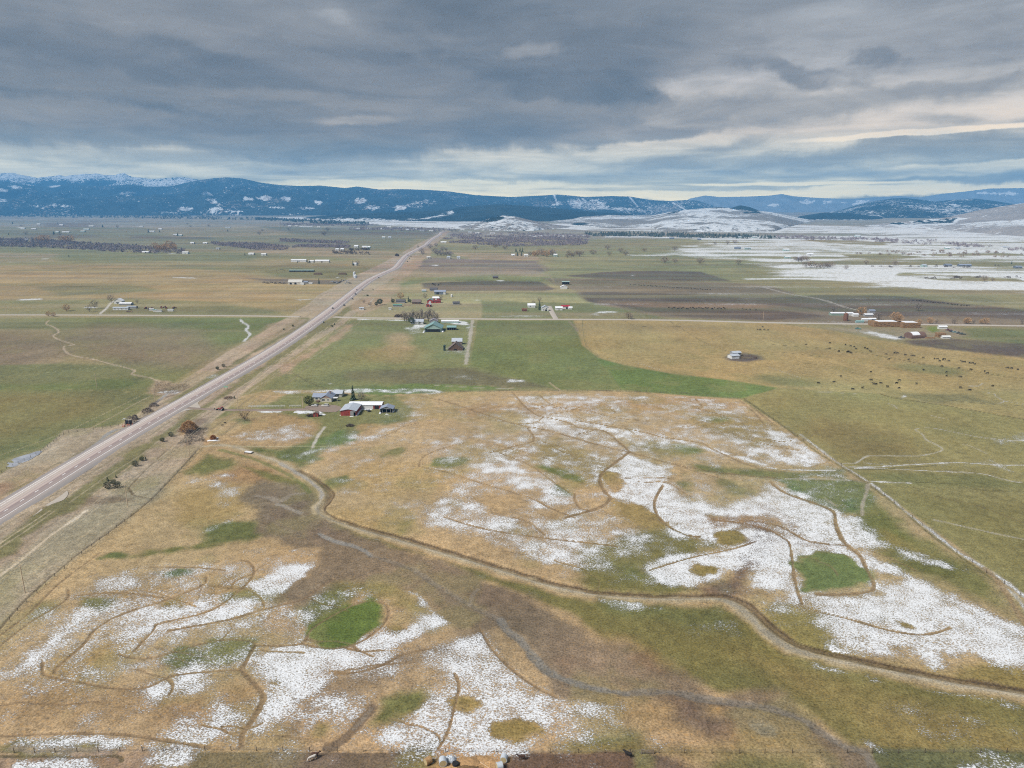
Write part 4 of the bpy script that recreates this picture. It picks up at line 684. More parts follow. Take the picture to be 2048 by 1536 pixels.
def grid_faces(ny, nx):
    i = np.arange(ny - 1)[:, None] * nx + np.arange(nx - 1)[None, :]
    return np.stack([i, i + 1, i + nx + 1, i + nx], -1).reshape(-1, 4)
def link(o, parent=None):
    SC.collection.objects.link(o)
    if parent: o.parent = parent
    return o
def tag(o, label=None, cat=None, group=None, kind=None):
    for k, v in (('label', label), ('category', cat), ('group', group), ('kind', kind)):
        if v: o[k] = v
    return o

def new_mat(name, rough=.9, spec=.2):
    m = bpy.data.materials.new(name); m.use_nodes = True; t = m.node_tree
    b = t.nodes['Principled BSDF']; b.inputs['Roughness'].default_value = rough
    b.inputs['Specular IOR Level'].default_value = spec
    return m, t, b
def attr(t, name, out='Color'):
    n = t.nodes.new('ShaderNodeAttribute'); n.attribute_name = name; return n.outputs[out]
gm, t, b = new_mat('ground_mat', .95, .1)
geo = N(t, 'ShaderNodeNewGeometry').outputs['Position']
base = attr(t, 'ground_colour'); sn = attr(t, 'snow_cover', 'Fac')
# grass tufts: a few decimetres, then clumps of a metre or two
nf = noise(t, geo, 1.5, 4, .65, .3); nm = noise(t, geo, .22, 4, .6, .2)
va = maprange(t, nf, .28, .72, .42, 1.58, False); vb = maprange(t, nm, .3, .7, .80, 1.20, False)
bc = mixc(t, 1.0, base, math_n(t, 'MULTIPLY', va, vb), 'MULTIPLY')
straw = mixc(t, maprange(t, noise(t, geo, .9, 3, .6), .5, .72), bc, mixc(t, 1.0, base, (1.28, 1.16, .95), 'MULTIPLY'))
mp = N(t, 'ShaderNodeMapping'); mp.inputs['Rotation'].default_value = (0, 0, R(24)); mp.inputs['Scale'].default_value = (.88, 1.2, 1); t.links.new(geo, mp.inputs[0])
ns = math_n(t, 'ADD', math_n(t, 'MULTIPLY', noise(t, mp.outputs[0], 1.75, 6, .74, .3), .8), math_n(t, 'MULTIPLY', noise(t, geo, .12, 3, .6), .2))
thr = math_n(t, 'SUBTRACT', .672, math_n(t, 'MULTIPLY', sn, .235))
smk = maprange(t, ns, math_n(t, 'SUBTRACT', thr, .03), math_n(t, 'ADD', thr, .06))
smk = math_n(t, 'MULTIPLY', smk, maprange(t, sn, .01, .06))
sc_ = mixc(t, noise(t, geo, .6, 2), (.56, .575, .60), (.62, .63, .645))
t.links.new(mixc(t, smk, straw, sc_), b.inputs['Base Color'])
bp = N(t, 'ShaderNodeBump', i_Strength=.9, i_Distance=.35)
hgt = math_n(t, 'ADD', math_n(t, 'MULTIPLY', nf, .8), math_n(t, 'MULTIPLY', smk, .35)); t.links.new(hgt, bp.inputs['Height']); t.links.new(bp.outputs[0], b.inputs['Normal'])
gme = mesh_from('ground', np.stack([GX, GY, gz], 1), grid_faces(NY, NX), gm, True)
add_col(gme, 'ground_colour', col); add_f(gme, 'snow_cover', snow)
go = link(bpy.data.objects.new('ground', gme)); tag(go, kind='structure')
# ------------------------------------------------------------------ hills and mountains
def pxy(x, y, z):
    """photo pixel of a world point, used once here to place traced clearings on the slopes"""
    d = y * CT + (H - z) * ST; u = x / d; v = ((z - H) * CT + y * ST) / d
    return 1024 + u * F, 768 - v * F
def poly_px(px, py, pts, fe, warp, wb=0):
    n = len(pts); d2 = np.full(px.shape, 1e18); ins = np.zeros(px.shape, bool)
    x = px + warp * 9 + wb * 16; y = py + warp * 2.2 + wb[::-1] * 5 if not isinstance(wb, int) else py + warp * 2.2
    for i in range(n):
        x0, y0 = pts[i]; x1, y1 = pts[(i + 1) % n]; ex, ey = x1 - x0, y1 - y0; L = ex * ex + ey * ey + 1e-9
        t = np.clip(((x - x0) * ex + (y - y0) * ey) / L, 0, 1)
        d2 = np.minimum(d2, (x - x0 - t * ex) ** 2 + (y - y0 - t * ey) ** 2)
        c = ((y0 > y) != (y1 > y)); ins ^= c & (x < x0 + (y - y0) * ex / (ey if abs(ey) > 1e-9 else 1e-9))
    return smooth(-fe, fe, np.where(ins, 1, -1) * np.sqrt(d2))
mm, t, b = new_mat('hillside_mat', .95, .1)
mg = N(t, 'ShaderNodeNewGeometry').outputs['Position']
fo = attr(t, 'forest', 'Fac'); snw = attr(t, 'snow_cover', 'Fac'); hb = attr(t, 'slope_colour')
tn = noise(t, mg, .026, 4, .75, .2); tn2 = noise(t, mg, .003, 5, .65)
tree = maprange(t, tn, math_n(t, 'SUBTRACT', .70, math_n(t, 'MULTIPLY', fo, .46)), math_n(t, 'SUBTRACT', .74, math_n(t, 'MULTIPLY', fo, .46)))
tree = math_n(t, 'MULTIPLY', tree, maprange(t, fo, .01, .05))
grd = mixc(t, maprange(t, tn2, .3, .7), mixc(t, 1.0, hb, (.8, .82, .84), 'MULTIPLY'), hb)
sns = noise(t, mg, .014, 5, .7)
sm2 = maprange(t, sns, math_n(t, 'SUBTRACT', .74, math_n(t, 'MULTIPLY', snw, .5)), math_n(t, 'SUBTRACT', .80, math_n(t, 'MULTIPLY', snw, .5)))
grd = mixc(t, sm2, grd, (.58, .60, .62))
fcol = mixc(t, maprange(t, tn2, .35, .65), (.010, .020, .020), (.030, .042, .036))
t.links.new(mixc(t, tree, grd, fcol), b.inputs['Base Color'])
bp = N(t, 'ShaderNodeBump', i_Strength=1.0, i_Distance=26.0); t.links.new(tn, bp.inputs['Height']); t.links.new(bp.outputs[0], b.inputs['Normal'])
bpx = np.arange(-640, 2700, 2.6)
def hills(name, prof, Yc, Y0, amp, base, forest, snowc, patches=(), seed=1, ny=46, spur=.35, p=.8, jag=0.0, tail=1.35):
    """a range: traced skyline at distance Yc, spurs and gullies falling to its foot at Y0"""
    prof = np.array(prof, float); x0, x1 = prof[0, 0], prof[-1, 0]
    px = bpx[(bpx >= x0) & (bpx <= x1)]; cy = np.interp(px, prof[:, 0], prof[:, 1])
    Xc = np.array([PY(a, c, Yc)[0] for a, c in zip(px, cy)]); zc = np.array([PY(a, c, Yc)[2] for a, c in zip(px, cy)])
    zc = np.maximum(zc, -8) + (fbm(Xc / 260, Xc * 0, seed + 50, 4) - .5) * jag
    s = np.concatenate([np.linspace(0, 1, ny) ** .9, [1.08, 1.2, 1.4]])
    SS, XX = np.meshgrid(s, Xc, indexing='ij'); ZC = np.tile(zc, (len(s), 1))
    wf = np.clip(zc / max(.55 * zc.max(), 1), .06, 1) ** .7; YY = Yc - (Yc - Y0) * (1 - SS) * wf[None, :]; XX = XX * (YY / Yc) ** .85 if False else XX * (YY / Yc)
    g1 = fbm(XX / (900 * amp), YY / (1700 * amp), seed, 5); rid = 1 - np.abs(g1 - .5) * 3.2
    g2 = fbm(XX / 240, YY / 380, seed + 9, 4)
    sc = np.clip(SS, 0, 1); back = np.clip(SS - 1, 0, 1)
    shape = sc ** p * (1 - back * tail)
    e = (1 - np.clip((sc - .82) / .18, 0, 1)) * smooth(0, .12, sc)
    Zr = ZC * (shape * (1 - spur * e) + spur * e * np.clip(rid, 0, 1) * (shape * .75 + .25)) + e * (g2 - .5) * ZC * .22
    lim = H + (ZC - H) * (YY / Yc) - 3
    Zr = np.where(SS < .99, np.minimum(Zr, np.maximum(lim, -5) - (1 - sc) * 6), Zr)
    Zr = np.where(sc < .02, -6, Zr)
    u, v = pxy(XX, YY, Zr)
    wn_ = (fbm(XX / 420, YY / 420, seed + 30, 4) - .5) * 2; wb_ = fbm(XX / 85, YY / 160, seed + 40, 4) - .5
    fo_ = np.full(u.shape, float(forest)) if not callable(forest) else forest(u, v, sc, wn_)
    sn_ = np.full(u.shape, float(snowc)) if not callable(snowc) else snowc(u, v, sc, wn_)
    sn_ = sn_ + (g2 - .5) * .3; cl = np.tile(np.array(obs(base)), (u.size, 1))
    for kind, val, pts, fe in patches:
        a = poly_px(u, v, pts, fe, wn_, wb_) * np.clip(.72 + wb_ * 1.5, 0, 1) if fe > 1.5 else poly_px(u, v, pts, fe, wn_ * .2)
        if kind == 'f': fo_ = fo_ + (val - fo_) * a
        if kind == 's': sn_ = sn_ + (val - sn_) * a
        if kind == 'c': cl = cl + (np.array(obs(val)) - cl) * a.ravel()[:, None]
    me = mesh_from(name, np.stack([XX, YY, Zr], -1).reshape(-1, 3), grid_faces(len(s), len(px)), mm, True)
    add_f(me, 'forest', np.clip(fo_, 0, 1).ravel()); add_f(me, 'snow_cover', np.clip(sn_, 0, 1).ravel()); add_col(me, 'slope_colour', cl)
    o = link(bpy.data.objects.new(name, me)); tag(o, kind='structure'); return o
TAN = (156, 146, 128)
P1 = [(-640, 352), (-300, 344), (0, 346), (25, 345), (50, 352), (75, 357), (100, 352), (117, 349), (130, 353), (170, 348), (200, 347), (230, 351), (248, 346), (264, 353), (290, 358), (300, 360), (340, 366), (420, 380), (470, 400)]
hills('mountain_range', P1, 15600, 13600, 1.0, (150, 150, 150), lambda u, v, s, w: .25 + .5 * smooth(354, 372, v) + w * .5, lambda u, v, s, w: .75 - .3 * smooth(365, 380, v) + w * .5, seed=3, spur=.6, jag=60)
P1b = [(180, 380), (220, 369), (270, 359), (320, 357), (365, 354), (390, 358), (430, 366), (480, 376), (520, 390)]
hills('mountain_range', P1b, 15000, 13500, .8, (160, 155, 150), .5, .9, [('f', .25, [(280, 362), (390, 360), (390, 372), (290, 370)], 4)], seed=5, spur=.3)
P3 = [(1340, 420), (1380, 397), (1410, 391), (1440, 394), (1500, 393), (1540, 391), (1563, 388), (1590, 393), (1640, 396), (1700, 398), (1740, 395), (1800, 392), (1840, 395), (1880, 388), (1930, 383), (1980, 377), (2048, 376), (2300, 370), (2700, 362)]
hills('mountain_range', P3, 15600, 13600, 1.0, (150, 160, 170), lambda u, v, s, w: .12 + w * .2, lambda u, v, s, w: .10 + w * .2, [('f', 0, ell(1618, 404, 16, 4), 2), ('s', 1, ell(1618, 404, 16, 5), 2), ('f', 0, ell(1548, 410, 12, 4), 2), ('s', 1, ell(1548, 410, 13, 4), 2), ('f', 0, ell(1655, 405, 12, 3), 2), ('s', 1, ell(1655, 405, 12, 3), 2),
  ('f', 0, ell(1722, 405, 18, 4, -15), 2), ('s', 1, ell(1722, 405, 18, 4, -15), 2), ('f', .1, ell(2010, 388, 30, 3), 2), ('s', 1, ell(2010, 388, 30, 3), 2), ('f', .1, ell(1965, 386, 14, 1.6), 1), ('s', 1, ell(1965, 386, 14, 2), 1), ('f', 0, ell(1690, 406, 9, 2), 2), ('s', 1, ell(1690, 406, 9, 2), 2)], seed=8, spur=.4)
P2 = [(-640, 380), (-300, 372), (-60, 360), (0, 362), (40, 367), (90, 373), (140, 368), (200, 372), (260, 369), (300, 374), (340, 373), (370, 366), (400, 360), (430, 356), (455, 354.5), (485, 357), (520, 365), (560, 370), (600, 372), (640, 371), (690, 376), (715, 373), (760, 379), (800, 378), (860, 380), (900, 383), (950, 390), (1020, 394), (1060, 392), (1100, 390), (1115, 389), (1140, 391), (1170, 394), (1220, 392), (1260, 393), (1300, 400), (1340, 402), (1370, 400), (1395, 401), (1420, 409), (1460, 424), (1500, 440)]
clear = [(110, 373, 16, 3), (62, 370, 24, 2.4, 12), (30, 374, 12, 3), (8, 381, 8, 4), (262, 387, 17, 3), (416, 388, 12, 4), (425, 402, 16, 5, 20), (500, 398, 12, 3), (530, 395, 12, 5), (571, 397, 12, 4), (642, 405, 8, 4), (610, 417, 26, 3), (555, 415, 18, 2), (721, 401, 13, 5.5), (800, 416, 14, 5), (750, 416, 20, 5), (845, 408, 32, 7, -8), (478, 427, 16, 2), (428, 418, 14, 3), (372, 418, 18, 5), (100, 412, 46, 2.2), (5, 401, 8, 3), (60, 383, 6, 1.5), (335, 425, 30, 1.2), (450, 422, 40, 2), (1180, 411, 40, 9, 0), (1150, 404, 18, 5), (1120, 405, 22, 3, -14), (1240, 418, 60, 3, 3)]
pt = []
for c in clear:
    x, y, rx, ry = c[:4]; r = c[4] if len(c) > 4 else 0
    pt += [('f', .1 if rx < 20 else .35, ell(x, y, rx, ry, r), 2.5), ('s', .85 if ry < 5 else .6, ell(x, y, rx, ry, r), 2.5), ('c', (176, 160, 150), ell(x, y, rx, ry, r), 2.5)]
for a, b_ in (((1108, 390), (1116, 410)), ((1163, 396), (1172, 404)), ((1260, 394), (1276, 414)), ((1345, 405), (1372, 420))):
    q = [(a[0] - 1.6, a[1]), (a[0] + 2.2, a[1]), (b_[0] + 1.2, b_[1]), (b_[0] - 1.6, b_[1])]; pt += [('f', 0, q, 1.0), ('s', .8, q, 1.0)]
hills('mountain_range', P2, 13200, 9700, .85, (150, 140, 130), lambda u, v, s, w: .80 + w * .42 - .2 * smooth(1000, 1400, u), lambda u, v, s, w: .62 + w * .5, pt, seed=12, ny=90, spur=.72)
Pf = [(560, 440), (640, 432), (700, 428), (800, 424), (900, 420), (920, 414), (1000, 408), (1060, 412), (1150, 420), (1200, 425), (1260, 427), (1280, 434), (1285, 441)]
hills('hill', Pf, 8000, 6400, .8, (150, 140, 130), .97, .5, [('f', .15, [(560, 442), (700, 434), (800, 440), (860, 432), (905, 420), (902, 430), (860, 438), (780, 447), (560, 450)], 3), ('s', .95, [(560, 442), (700, 434), (800, 440), (860, 432), (905, 420), (902, 430), (860, 438), (780, 447), (560, 450)], 3)], seed=15, spur=.3, ny=30)
P4 = [(1560, 446), (1600, 434), (1640, 428), (1680, 420), (1720, 408), (1750, 402), (1785, 397), (1810, 396), (1840, 399), (1870, 403), (1900, 400), (1950, 397), (1990, 402), (2040, 410), (2200, 402), (2700, 395)]
hills('hill', P4, 11000, 8000, 1.0, (170, 155, 145), lambda u, v, s, w: .70 + w * .4, .85, seed=18, spur=.5)
P6 = [(980, 452), (1040, 446), (1100, 440), (1160, 434), (1220, 430), (1300, 432), (1340, 424), (1380, 419), (1440, 414), (1480, 418), (1540, 424), (1600, 436), (1660, 446), (1760, 448), (1820, 452)]
sg = [('f', .9, [(1462, 416), (1480, 411), (1500, 414), (1525, 426), (1490, 426)], 2), ('f', .97, ell(1335, 423, 24, 4), 2), ('f', .97, ell(1235, 424, 38, 6, 4), 3), ('f', .97, ell(1052, 441, 26, 4), 2), ('f', .95, ell(1160, 448, 18, 2), 1), ('f', .9, [(1420, 412), (1475, 412), (1475, 416), (1430, 417)], 2)]
hills('hill', P6, 6800, 4000, 1.0, (158, 152, 144), lambda u, v, s, w: .22 + w * .2, lambda u, v, s, w: .52 + w * .9 + .25 * smooth(440, 420, v), sg, seed=21, spur=.4)
Pk = [(1440, 430), (1462, 416), (1480, 410.5), (1500, 414), (1520, 422), (1540, 432)]
hills('hill', Pk, 7050, 6700, .6, (150, 140, 130), .9, .6, seed=29, spur=.2, ny=16)
P7 = [(1540, 452), (1580, 442), (1600, 432), (1650, 425), (1700, 426), (1760, 434), (1820, 446), (1860, 456)]
hills('hill', P7, 8000, 6900, .7, (160, 152, 144), lambda u, v, s, w: .92 - .9 * smooth(437, 442, v), lambda u, v, s, w: .6 + .4 * smooth(436, 444, v), seed=24, spur=.3, ny=24)
P5 = [(1560, 470), (1640, 458), (1720, 452), (1780, 446), (1840, 440), (1900, 434), (1950, 422), (2000, 413), (2048, 406), (2160, 392), (2400, 375), (2700, 365)]
hills('hill', P5, 5200, 3400, 1.0, (178, 170, 164), lambda u, v, s, w: .12 + w * .2, lambda u, v, s, w: .46 + w * .6, [('f', .75, [(1780, 446), (1840, 438), (1925, 436), (1900, 446), (1800, 450)], 3), ('s', 1, [(1780, 446), (1840, 438), (1925, 436), (1900, 450), (1800, 454)], 3)], seed=27, spur=.45, ny=40)
P8 = [(880, 460), (920, 452), (960, 444), (980, 436), (1005, 431), (1030, 433), (1060, 440), (1100, 448), (1160, 455)]
hills('hill', P8, 4900, 4150, .7, (160, 152, 144), lambda u, v, s, w: .3 + w * .3, lambda u, v, s, w: .55 + w * .7 + .3 * smooth(437, 432, v), [('f', .96, ell(985, 439, 24, 3.5, -8), 2)], seed=33, spur=.3, ny=20)

# ------------------------------------------------------------------ roads
def strip(name, pts, w, z, mat, kind='structure', parent=None, spl=True, off=0.0, shoulder=None):
    P = np.array(spline(pts, 6) if spl else pts, float); T = np.gradient(P, axis=0); T /= np.linalg.norm(T, axis=1)[:, None] + 1e-9
    Nn = np.stack([T[:, 1], -T[:, 0]], 1); L = P + Nn * (off - w / 2); Rr = P + Nn * (off + w / 2)
    if shoulder:
        A = P + Nn * (off - w / 2 - shoulder); B = P + Nn * (off + w / 2 + shoulder)
        cols_ = [(A, -.25), (L, z), (Rr, z), (B, -.25)]
    else: cols_ = [(L, z), (Rr, z)]
    V = np.concatenate([np.concatenate([c, np.full((len(P), 1), zz_)], 1) for c, zz_ in cols_])
    n = len(P); F_ = []
    for k in range(len(cols_) - 1):
        for i in range(n - 1): F_.append((k * n + i, (k + 1) * n + i, (k + 1) * n + i + 1, k * n + i + 1))
    me = mesh_from(name, V, F_, mat)
    uv = me.uv_layers.new(name='across'); s_ = np.concatenate([[0], np.cumsum(np.linalg.norm(np.diff(P, axis=0), axis=1))])
    uu = []
    offs = [-(w / 2 + (shoulder or 0)), -w / 2, w / 2, w / 2 + (shoulder or 0)] if shoulder else [-w / 2, w / 2]
    for k in range(len(cols_) - 1):
        for i in range(n - 1): uu += [offs[k], s_[i], offs[k + 1], s_[i], offs[k + 1], s_[i + 1], offs[k], s_[i + 1]]
    uv.data.foreach_set('uv', np.array(uu, np.float32))
    o = link(bpy.data.objects.new(name, me), parent)
    if kind: tag(o, kind=kind)
    return o
hw_px = [(-60, 1048.5 + 42), (0, 1050), (100, 982), (200, 915), (300, 849.5), (402, 782.5), (542, 704), (647, 632), (698, 592), (737, 562), (770.7, 545), (792, 535), (804.5, 520), (815.5, 509), (837, 497.5), (851, 490), (863.5, 479), (879.5, 469), (882.5, 465), (891, 462)]
# the centre line in metres: dead straight first, then the bends
HC = [(-254.5, 60), (-254.5, 200), (-254.8, 320), (-256, 450)] + [G(*p) for p in hw_px[6:]]
e0 = [G(0, 1027), G(0, 1073)]
am, t, b = new_mat('asphalt_mat', .85, .25)
uvn = N(t, 'ShaderNodeUVMap', uv_map='across').outputs[0]; sp = N(t, 'ShaderNodeSeparateXYZ'); t.links.new(uvn, sp.inputs[0]); ac = sp.outputs[0]
pos = N(t, 'ShaderNodeNewGeometry').outputs['Position']
wob = math_n(t, 'MULTIPLY', math_n(t, 'SUBTRACT', noise(t, pos, .05, 3), .5), .7)
acw = math_n(t, 'ADD', ac, wob)
rb = ramp(t, maprange(t, acw, -9, 9, 0, 1, False), [(0, obs((150, 142, 140))), (.10, obs((176, 163, 156))), (.17, obs((190, 176, 168))), (.22, obs((206, 193, 184))), (.27, obs((184, 168, 160))), (.33, obs((202, 187, 178))), (.39, obs((178, 160, 154))), (.44, obs((198, 181, 172))), (.50, obs((188, 168, 160))), (.535, obs((150, 130, 128))), (.575, obs((164, 146, 142))), (.64, obs((158, 142, 138))), (.70, obs((172, 156, 150))), (.78, obs((160, 144, 140))), (.86, obs((176, 163, 156))), (1, obs((158, 150, 146)))])
mps = N(t, 'ShaderNodeMapping'); mps.inputs['Scale'].default_value = (2.2, .035, 1); t.links.new(uvn, mps.inputs[0])
st = noise(t, mps.outputs[0], 1.0, 4, .6); ff = noise(t, pos, 4.0, 3)
rb = mixc(t, 1.0, rb, math_n(t, 'MULTIPLY', maprange(t, st, .3, .7, .86, 1.12, False), maprange(t, ff, .3, .7, .92, 1.06, False)), 'MULTIPLY')
t.links.new(rb, b.inputs['Base Color'])
pm, t, b = new_mat('road_paint_mat', .7, .3); pos = N(t, 'ShaderNodeNewGeometry').outputs['Position']
t.links.new(mixc(t, maprange(t, noise(t, pos, 1.2, 4, .7), .34, .5), obs((206, 198, 194)), (.80, .80, .79)), b.inputs['Base Color'])
ym, t, b = new_mat('yellow_paint_mat', .7, .3); b.inputs['Base Color'].default_value = (*obs((196, 180, 150)), 1)
HWZ = .28
strip('highway', HC, 17.2, HWZ, am, off=0, shoulder=2.4)
def rebuild(P0, sub=6): return np.array(spline(P0, sub), float)
HP = rebuild(HC)
def along(P, step):
    s = np.concatenate([[0], np.cumsum(np.linalg.norm(np.diff(P, axis=0), axis=1))]); q = np.arange(0, s[-1], step)
    return np.stack([np.interp(q, s, P[:, 0]), np.interp(q, s, P[:, 1])], 1)
def marking(name, off, w, mat, dash=None, z=HWZ + .02, ymax=1e9):
    P = along(HP, 3.05); T = np.gradient(P, axis=0); T /= np.linalg.norm(T, axis=1)[:, None]; Nn = np.stack([T[:, 1], -T[:, 0]], 1)
    V = []; F_ = []
    i = 0
    while i < len(P) - 1:
        on = dash is None or (i % 4) == 0
        if on and P[i, 1] < ymax:
            k = len(V)
            for j in (i, i + 1):
                V.append((*(P[j] + Nn[j] * (off - w / 2)), z)); V.append((*(P[j] + Nn[j] * (off + w / 2)), z))
            F_.append((k, k + 1, k + 3, k + 2))
        i += 1
    me = mesh_from(name, V, F_, mat); o = link(bpy.data.objects.new(name, me)); tag(o, kind='structure'); return o
marking('lane_marking', 5.5, .32, pm); marking('lane_marking', 1.35, .40, pm, dash=True); marking('lane_marking', -6.9, .34, pm)
marking('lane_marking', -4.9, .16, pm, ymax=700); marking('lane_marking', -3.5, .16, ym)
# county road, driveways
dm, t, b = new_mat('gravel_mat', .95, .1); pos = N(t, 'ShaderNodeNewGeometry').outputs['Position']
t.links.new(mixc(t, noise(t, pos, .35, 5, .7), obs((168, 156, 142)), obs((204, 194, 182))), b.inputs['Base Color'])
dm2, t, b = new_mat('damp_gravel_mat', .95, .1); pos = N(t, 'ShaderNodeNewGeometry').outputs['Position']
t.links.new(mixc(t, noise(t, pos, .5, 5, .7), obs((136, 118, 106)), obs((160, 142, 128))), b.inputs['Base Color'])
def road(name, px, w, mat, z=.06, sh=1.0): return strip(name, [G(*p) for p in px], w, z, mat, shoulder=sh)
road('county_road', [(-420, 629.5), (-200, 629.5), (0, 629.6), (200, 630), (400, 631), (500, 631.6), (600, 633)], 7, dm, .1)
road('county_road', [(668, 633.6), (720, 635.5), (860, 636.6), (1024, 638.2), (1200, 638.8), (1360, 640.5), (1536, 645), (1700, 647.5), (1861, 649), (2048, 651.5), (2300, 656), (2600, 662)], 8.5, dm, .1)
road('driveway', [(366, 815), (400, 817.5), (440, 819.5), (500, 820), (560, 819.5), (612, 818), (640, 817)], 4.2, dm2, .05, .6)
road('farm_track', [(1098, 612), (1101, 618), (1106, 628), (1112, 638)], 6, dm, .05)
pad = np.array([G(*p) for p in [(608, 818), (612, 812), (640, 809.5), (668, 810), (681, 813), (684, 818), (672, 824), (650, 824.5), (628, 821.5)]])
me = bpy.data.meshes.new('gravel_pad'); me.from_pydata([(x, y, .075) for x, y in pad], [], [list(range(len(pad)))]); me.materials.append(dm2)
tag(link(bpy.data.objects.new('gravel_yard', me)), kind='structure')
def flat_patch(name, px, z, mat, warp=0):
    P = np.array([G(*p) for p in px]); P = np.array(spline(list(P) + [P[0]], 5)[:-1])
    P += (np.stack([fbm(P[:, 0] / 3, P[:, 1] / 3, 3), fbm(P[:, 0] / 3, P[:, 1] / 3, 8)], 1) - .5) * warp
    me = bpy.data.meshes.new(name); me.from_pydata([(x, y, z) for x, y in P], [], [list(range(len(P)))]); me.materials.append(mat)
    return tag(link(bpy.data.objects.new(name, me)), kind='structure')
flat_patch('asphalt_apron', [(64, 1034), (88, 1013), (120, 992), (134, 982), (136, 988), (133, 994), (124, 1001), (100, 1010), (84, 1020)], .03, dm, .6)
flat_patch('asphalt_apron', [(345, 832), (352, 822), (372, 811), (404, 795), (396, 806), (400, 816), (372, 821)], .04, dm, .6)
wm, t, b = new_mat('pond_water_mat', .12, .5); pos = N(t, 'ShaderNodeNewGeometry').outputs['Position']
t.links.new(mixc(t, maprange(t, noise(t, pos, .12, 4), .4, .6), obs((158, 160, 168)), obs((180, 182, 190))), b.inputs['Base Color'])
flat_patch('pond', [(12, 932), (18, 922), (30, 916), (50, 910), (70, 903), (82, 901), (80, 907), (66, 916), (48, 924), (30, 933), (20, 934)], .0, wm, 2)
# ------------------------------------------------------------------ builders
class MB:
    def __init__(s): s.v = []; s.f = []
    def quad(s, a, b, c, d): k = len(s.v); s.v += [a, b, c, d]; s.f.append((k, k + 1, k + 2, k + 3)); return s
    def tri(s, a, b, c): k = len(s.v); s.v += [a, b, c]; s.f.append((k, k + 1, k + 2)); return s
    def box(s, x, y, z, w, d, h, rz=0, taper=1.0):
        """centre x,y, bottom z"""
        c, sn = math.cos(rz), math.sin(rz); k = len(s.v)
        for zz_, t_ in ((0, 1), (h, taper)):
            for ax, ay in ((-1, -1), (1, -1), (1, 1), (-1, 1)):
                lx, ly = ax * w / 2 * t_, ay * d / 2 * t_; s.v.append((x + lx * c - ly * sn, y + lx * sn + ly * c, z + zz_))
        s.f += [(k, k + 3, k + 2, k + 1), (k + 4, k + 5, k + 6, k + 7)] + [(k + i, k + (i + 1) % 4, k + 4 + (i + 1) % 4, k + 4 + i) for i in range(4)]; return s
    def tube(s, a, b, r0, r1=None, n=6, cap=True):
        r1 = r0 if r1 is None else r1; a = np.array(a, float); b = np.array(b, float); d = b - a; L = np.linalg.norm(d) + 1e-9; d /= L
        u = np.cross(d, (0, 0, 1) if abs(d[2]) < .9 else (1, 0, 0)); u /= np.linalg.norm(u); w = np.cross(d, u); k = len(s.v)
        for p, r in ((a, r0), (b, r1)):
            for i in range(n):
                t_ = 2 * math.pi * i / n; s.v.append(tuple(p + (u * math.cos(t_) + w * math.sin(t_)) * r))
        for i in range(n): s.f.append((k + i, k + (i + 1) % n, k + n + (i + 1) % n, k + n + i))
        if cap: s.f.append(tuple(k + i for i in range(n))[::-1]); s.f.append(tuple(k + n + i for i in range(n)))
        return s
    def prism(s, prof, y0, y1):
        """profile in x,z pushed from y0 to y1"""
        n = len(prof); k = len(s.v)
        for y in (y0, y1): s.v += [(x, y, z) for x, z in prof]
        s.f.append(tuple(range(k, k + n))); s.f.append(tuple(range(k + 2 * n - 1, k + n - 1, -1)))
        for i in range(n): s.f.append((k + i, k + n + i, k + n + (i + 1) % n, k + (i + 1) % n))
        return s
    def swapxy(s): s.v = [(y, x, z) for x, y, z in s.v]; s.f = [tuple(reversed(f)) for f in s.f]; return s
    def mesh(s, name, mat):
        me = bpy.data.meshes.new(name); me.from_pydata(s.v, [], s.f); me.materials.append(mat); me.update(); return me
    def build(s, name, mat, parent=None, shade=False):
        me = s.mesh(name, mat)
        if shade: me.polygons.foreach_set('use_smooth', [True] * len(me.polygons))
        return link(bpy.data.objects.new(name, me), parent)
_mats = {}
def M(name, c, rough=.8, metal=0, var=.25, scale=1.2, spec=.3, streak=None, c2=None):
    if name in _mats: return _mats[name]
    m, t, b = new_mat(name + '_mat', rough, spec); b.inputs['Metallic'].default_value = metal
    tcn = N(t, 'ShaderNodeTexCoord').outputs['Object']
    if streak:
        mp = N(t, 'ShaderNodeMapping'); mp.inputs['Scale'].default_value = streak; t.links.new(tcn, mp.inputs[0]); tcn = mp.outputs[0]
    n_ = noise(t, tcn, scale, 4, .65); cc = obs(c); dk_ = tuple(v * (1 - var) for v in cc)
    t.links.new(mixc(t, maprange(t, n_, .3, .7), dk_, obs(c2) if c2 else tuple(min(.85, v * (1 + var * .6)) for v in cc)), b.inputs['Base Color'])
    _mats[name] = m; return m
def empty(name, x, y, z=0, rz=0):
    o = bpy.data.objects.new(name, None); o.location = (x, y, z); o.rotation_euler = (0, 0, rz); o.empty_display_size = .5
    return link(o)
def copy_tree(o, loc=None, rz=None, sc=None, label=None, group=None, cat=None, parent=None):
    c = o.copy(); SC.collection.objects.link(c)
    if parent: c.parent = parent
    for ch in [q for q in o.children]: copy_tree(ch, parent=c)
    if loc is not None: c.location = loc
    if rz is not None: c.rotation_euler = (0, 0, rz)
    if sc is not None: c.scale = (sc, sc, sc) if isinstance(sc, (int, float)) else sc
    if label: c['label'] = label
    if group: c['group'] = group
    if cat: c['category'] = cat
    return c
glass = M('window_glass', (70, 78, 88), .15, var=.2, spec=.6); dark = M('dark_parts_shade', (44, 42, 42), .9); whitep = M('white_paint', (228, 228, 226), .6, var=.08)
metalroof = M('metal_roof', (186, 194, 206), .45, .0, .12, .6, streak=(3, .3, 1)); snowroof = M('snowy_roof', (236, 238, 244), .9, var=.08, scale=.5)
trim = M('trim_grey', (190, 188, 184), .7)
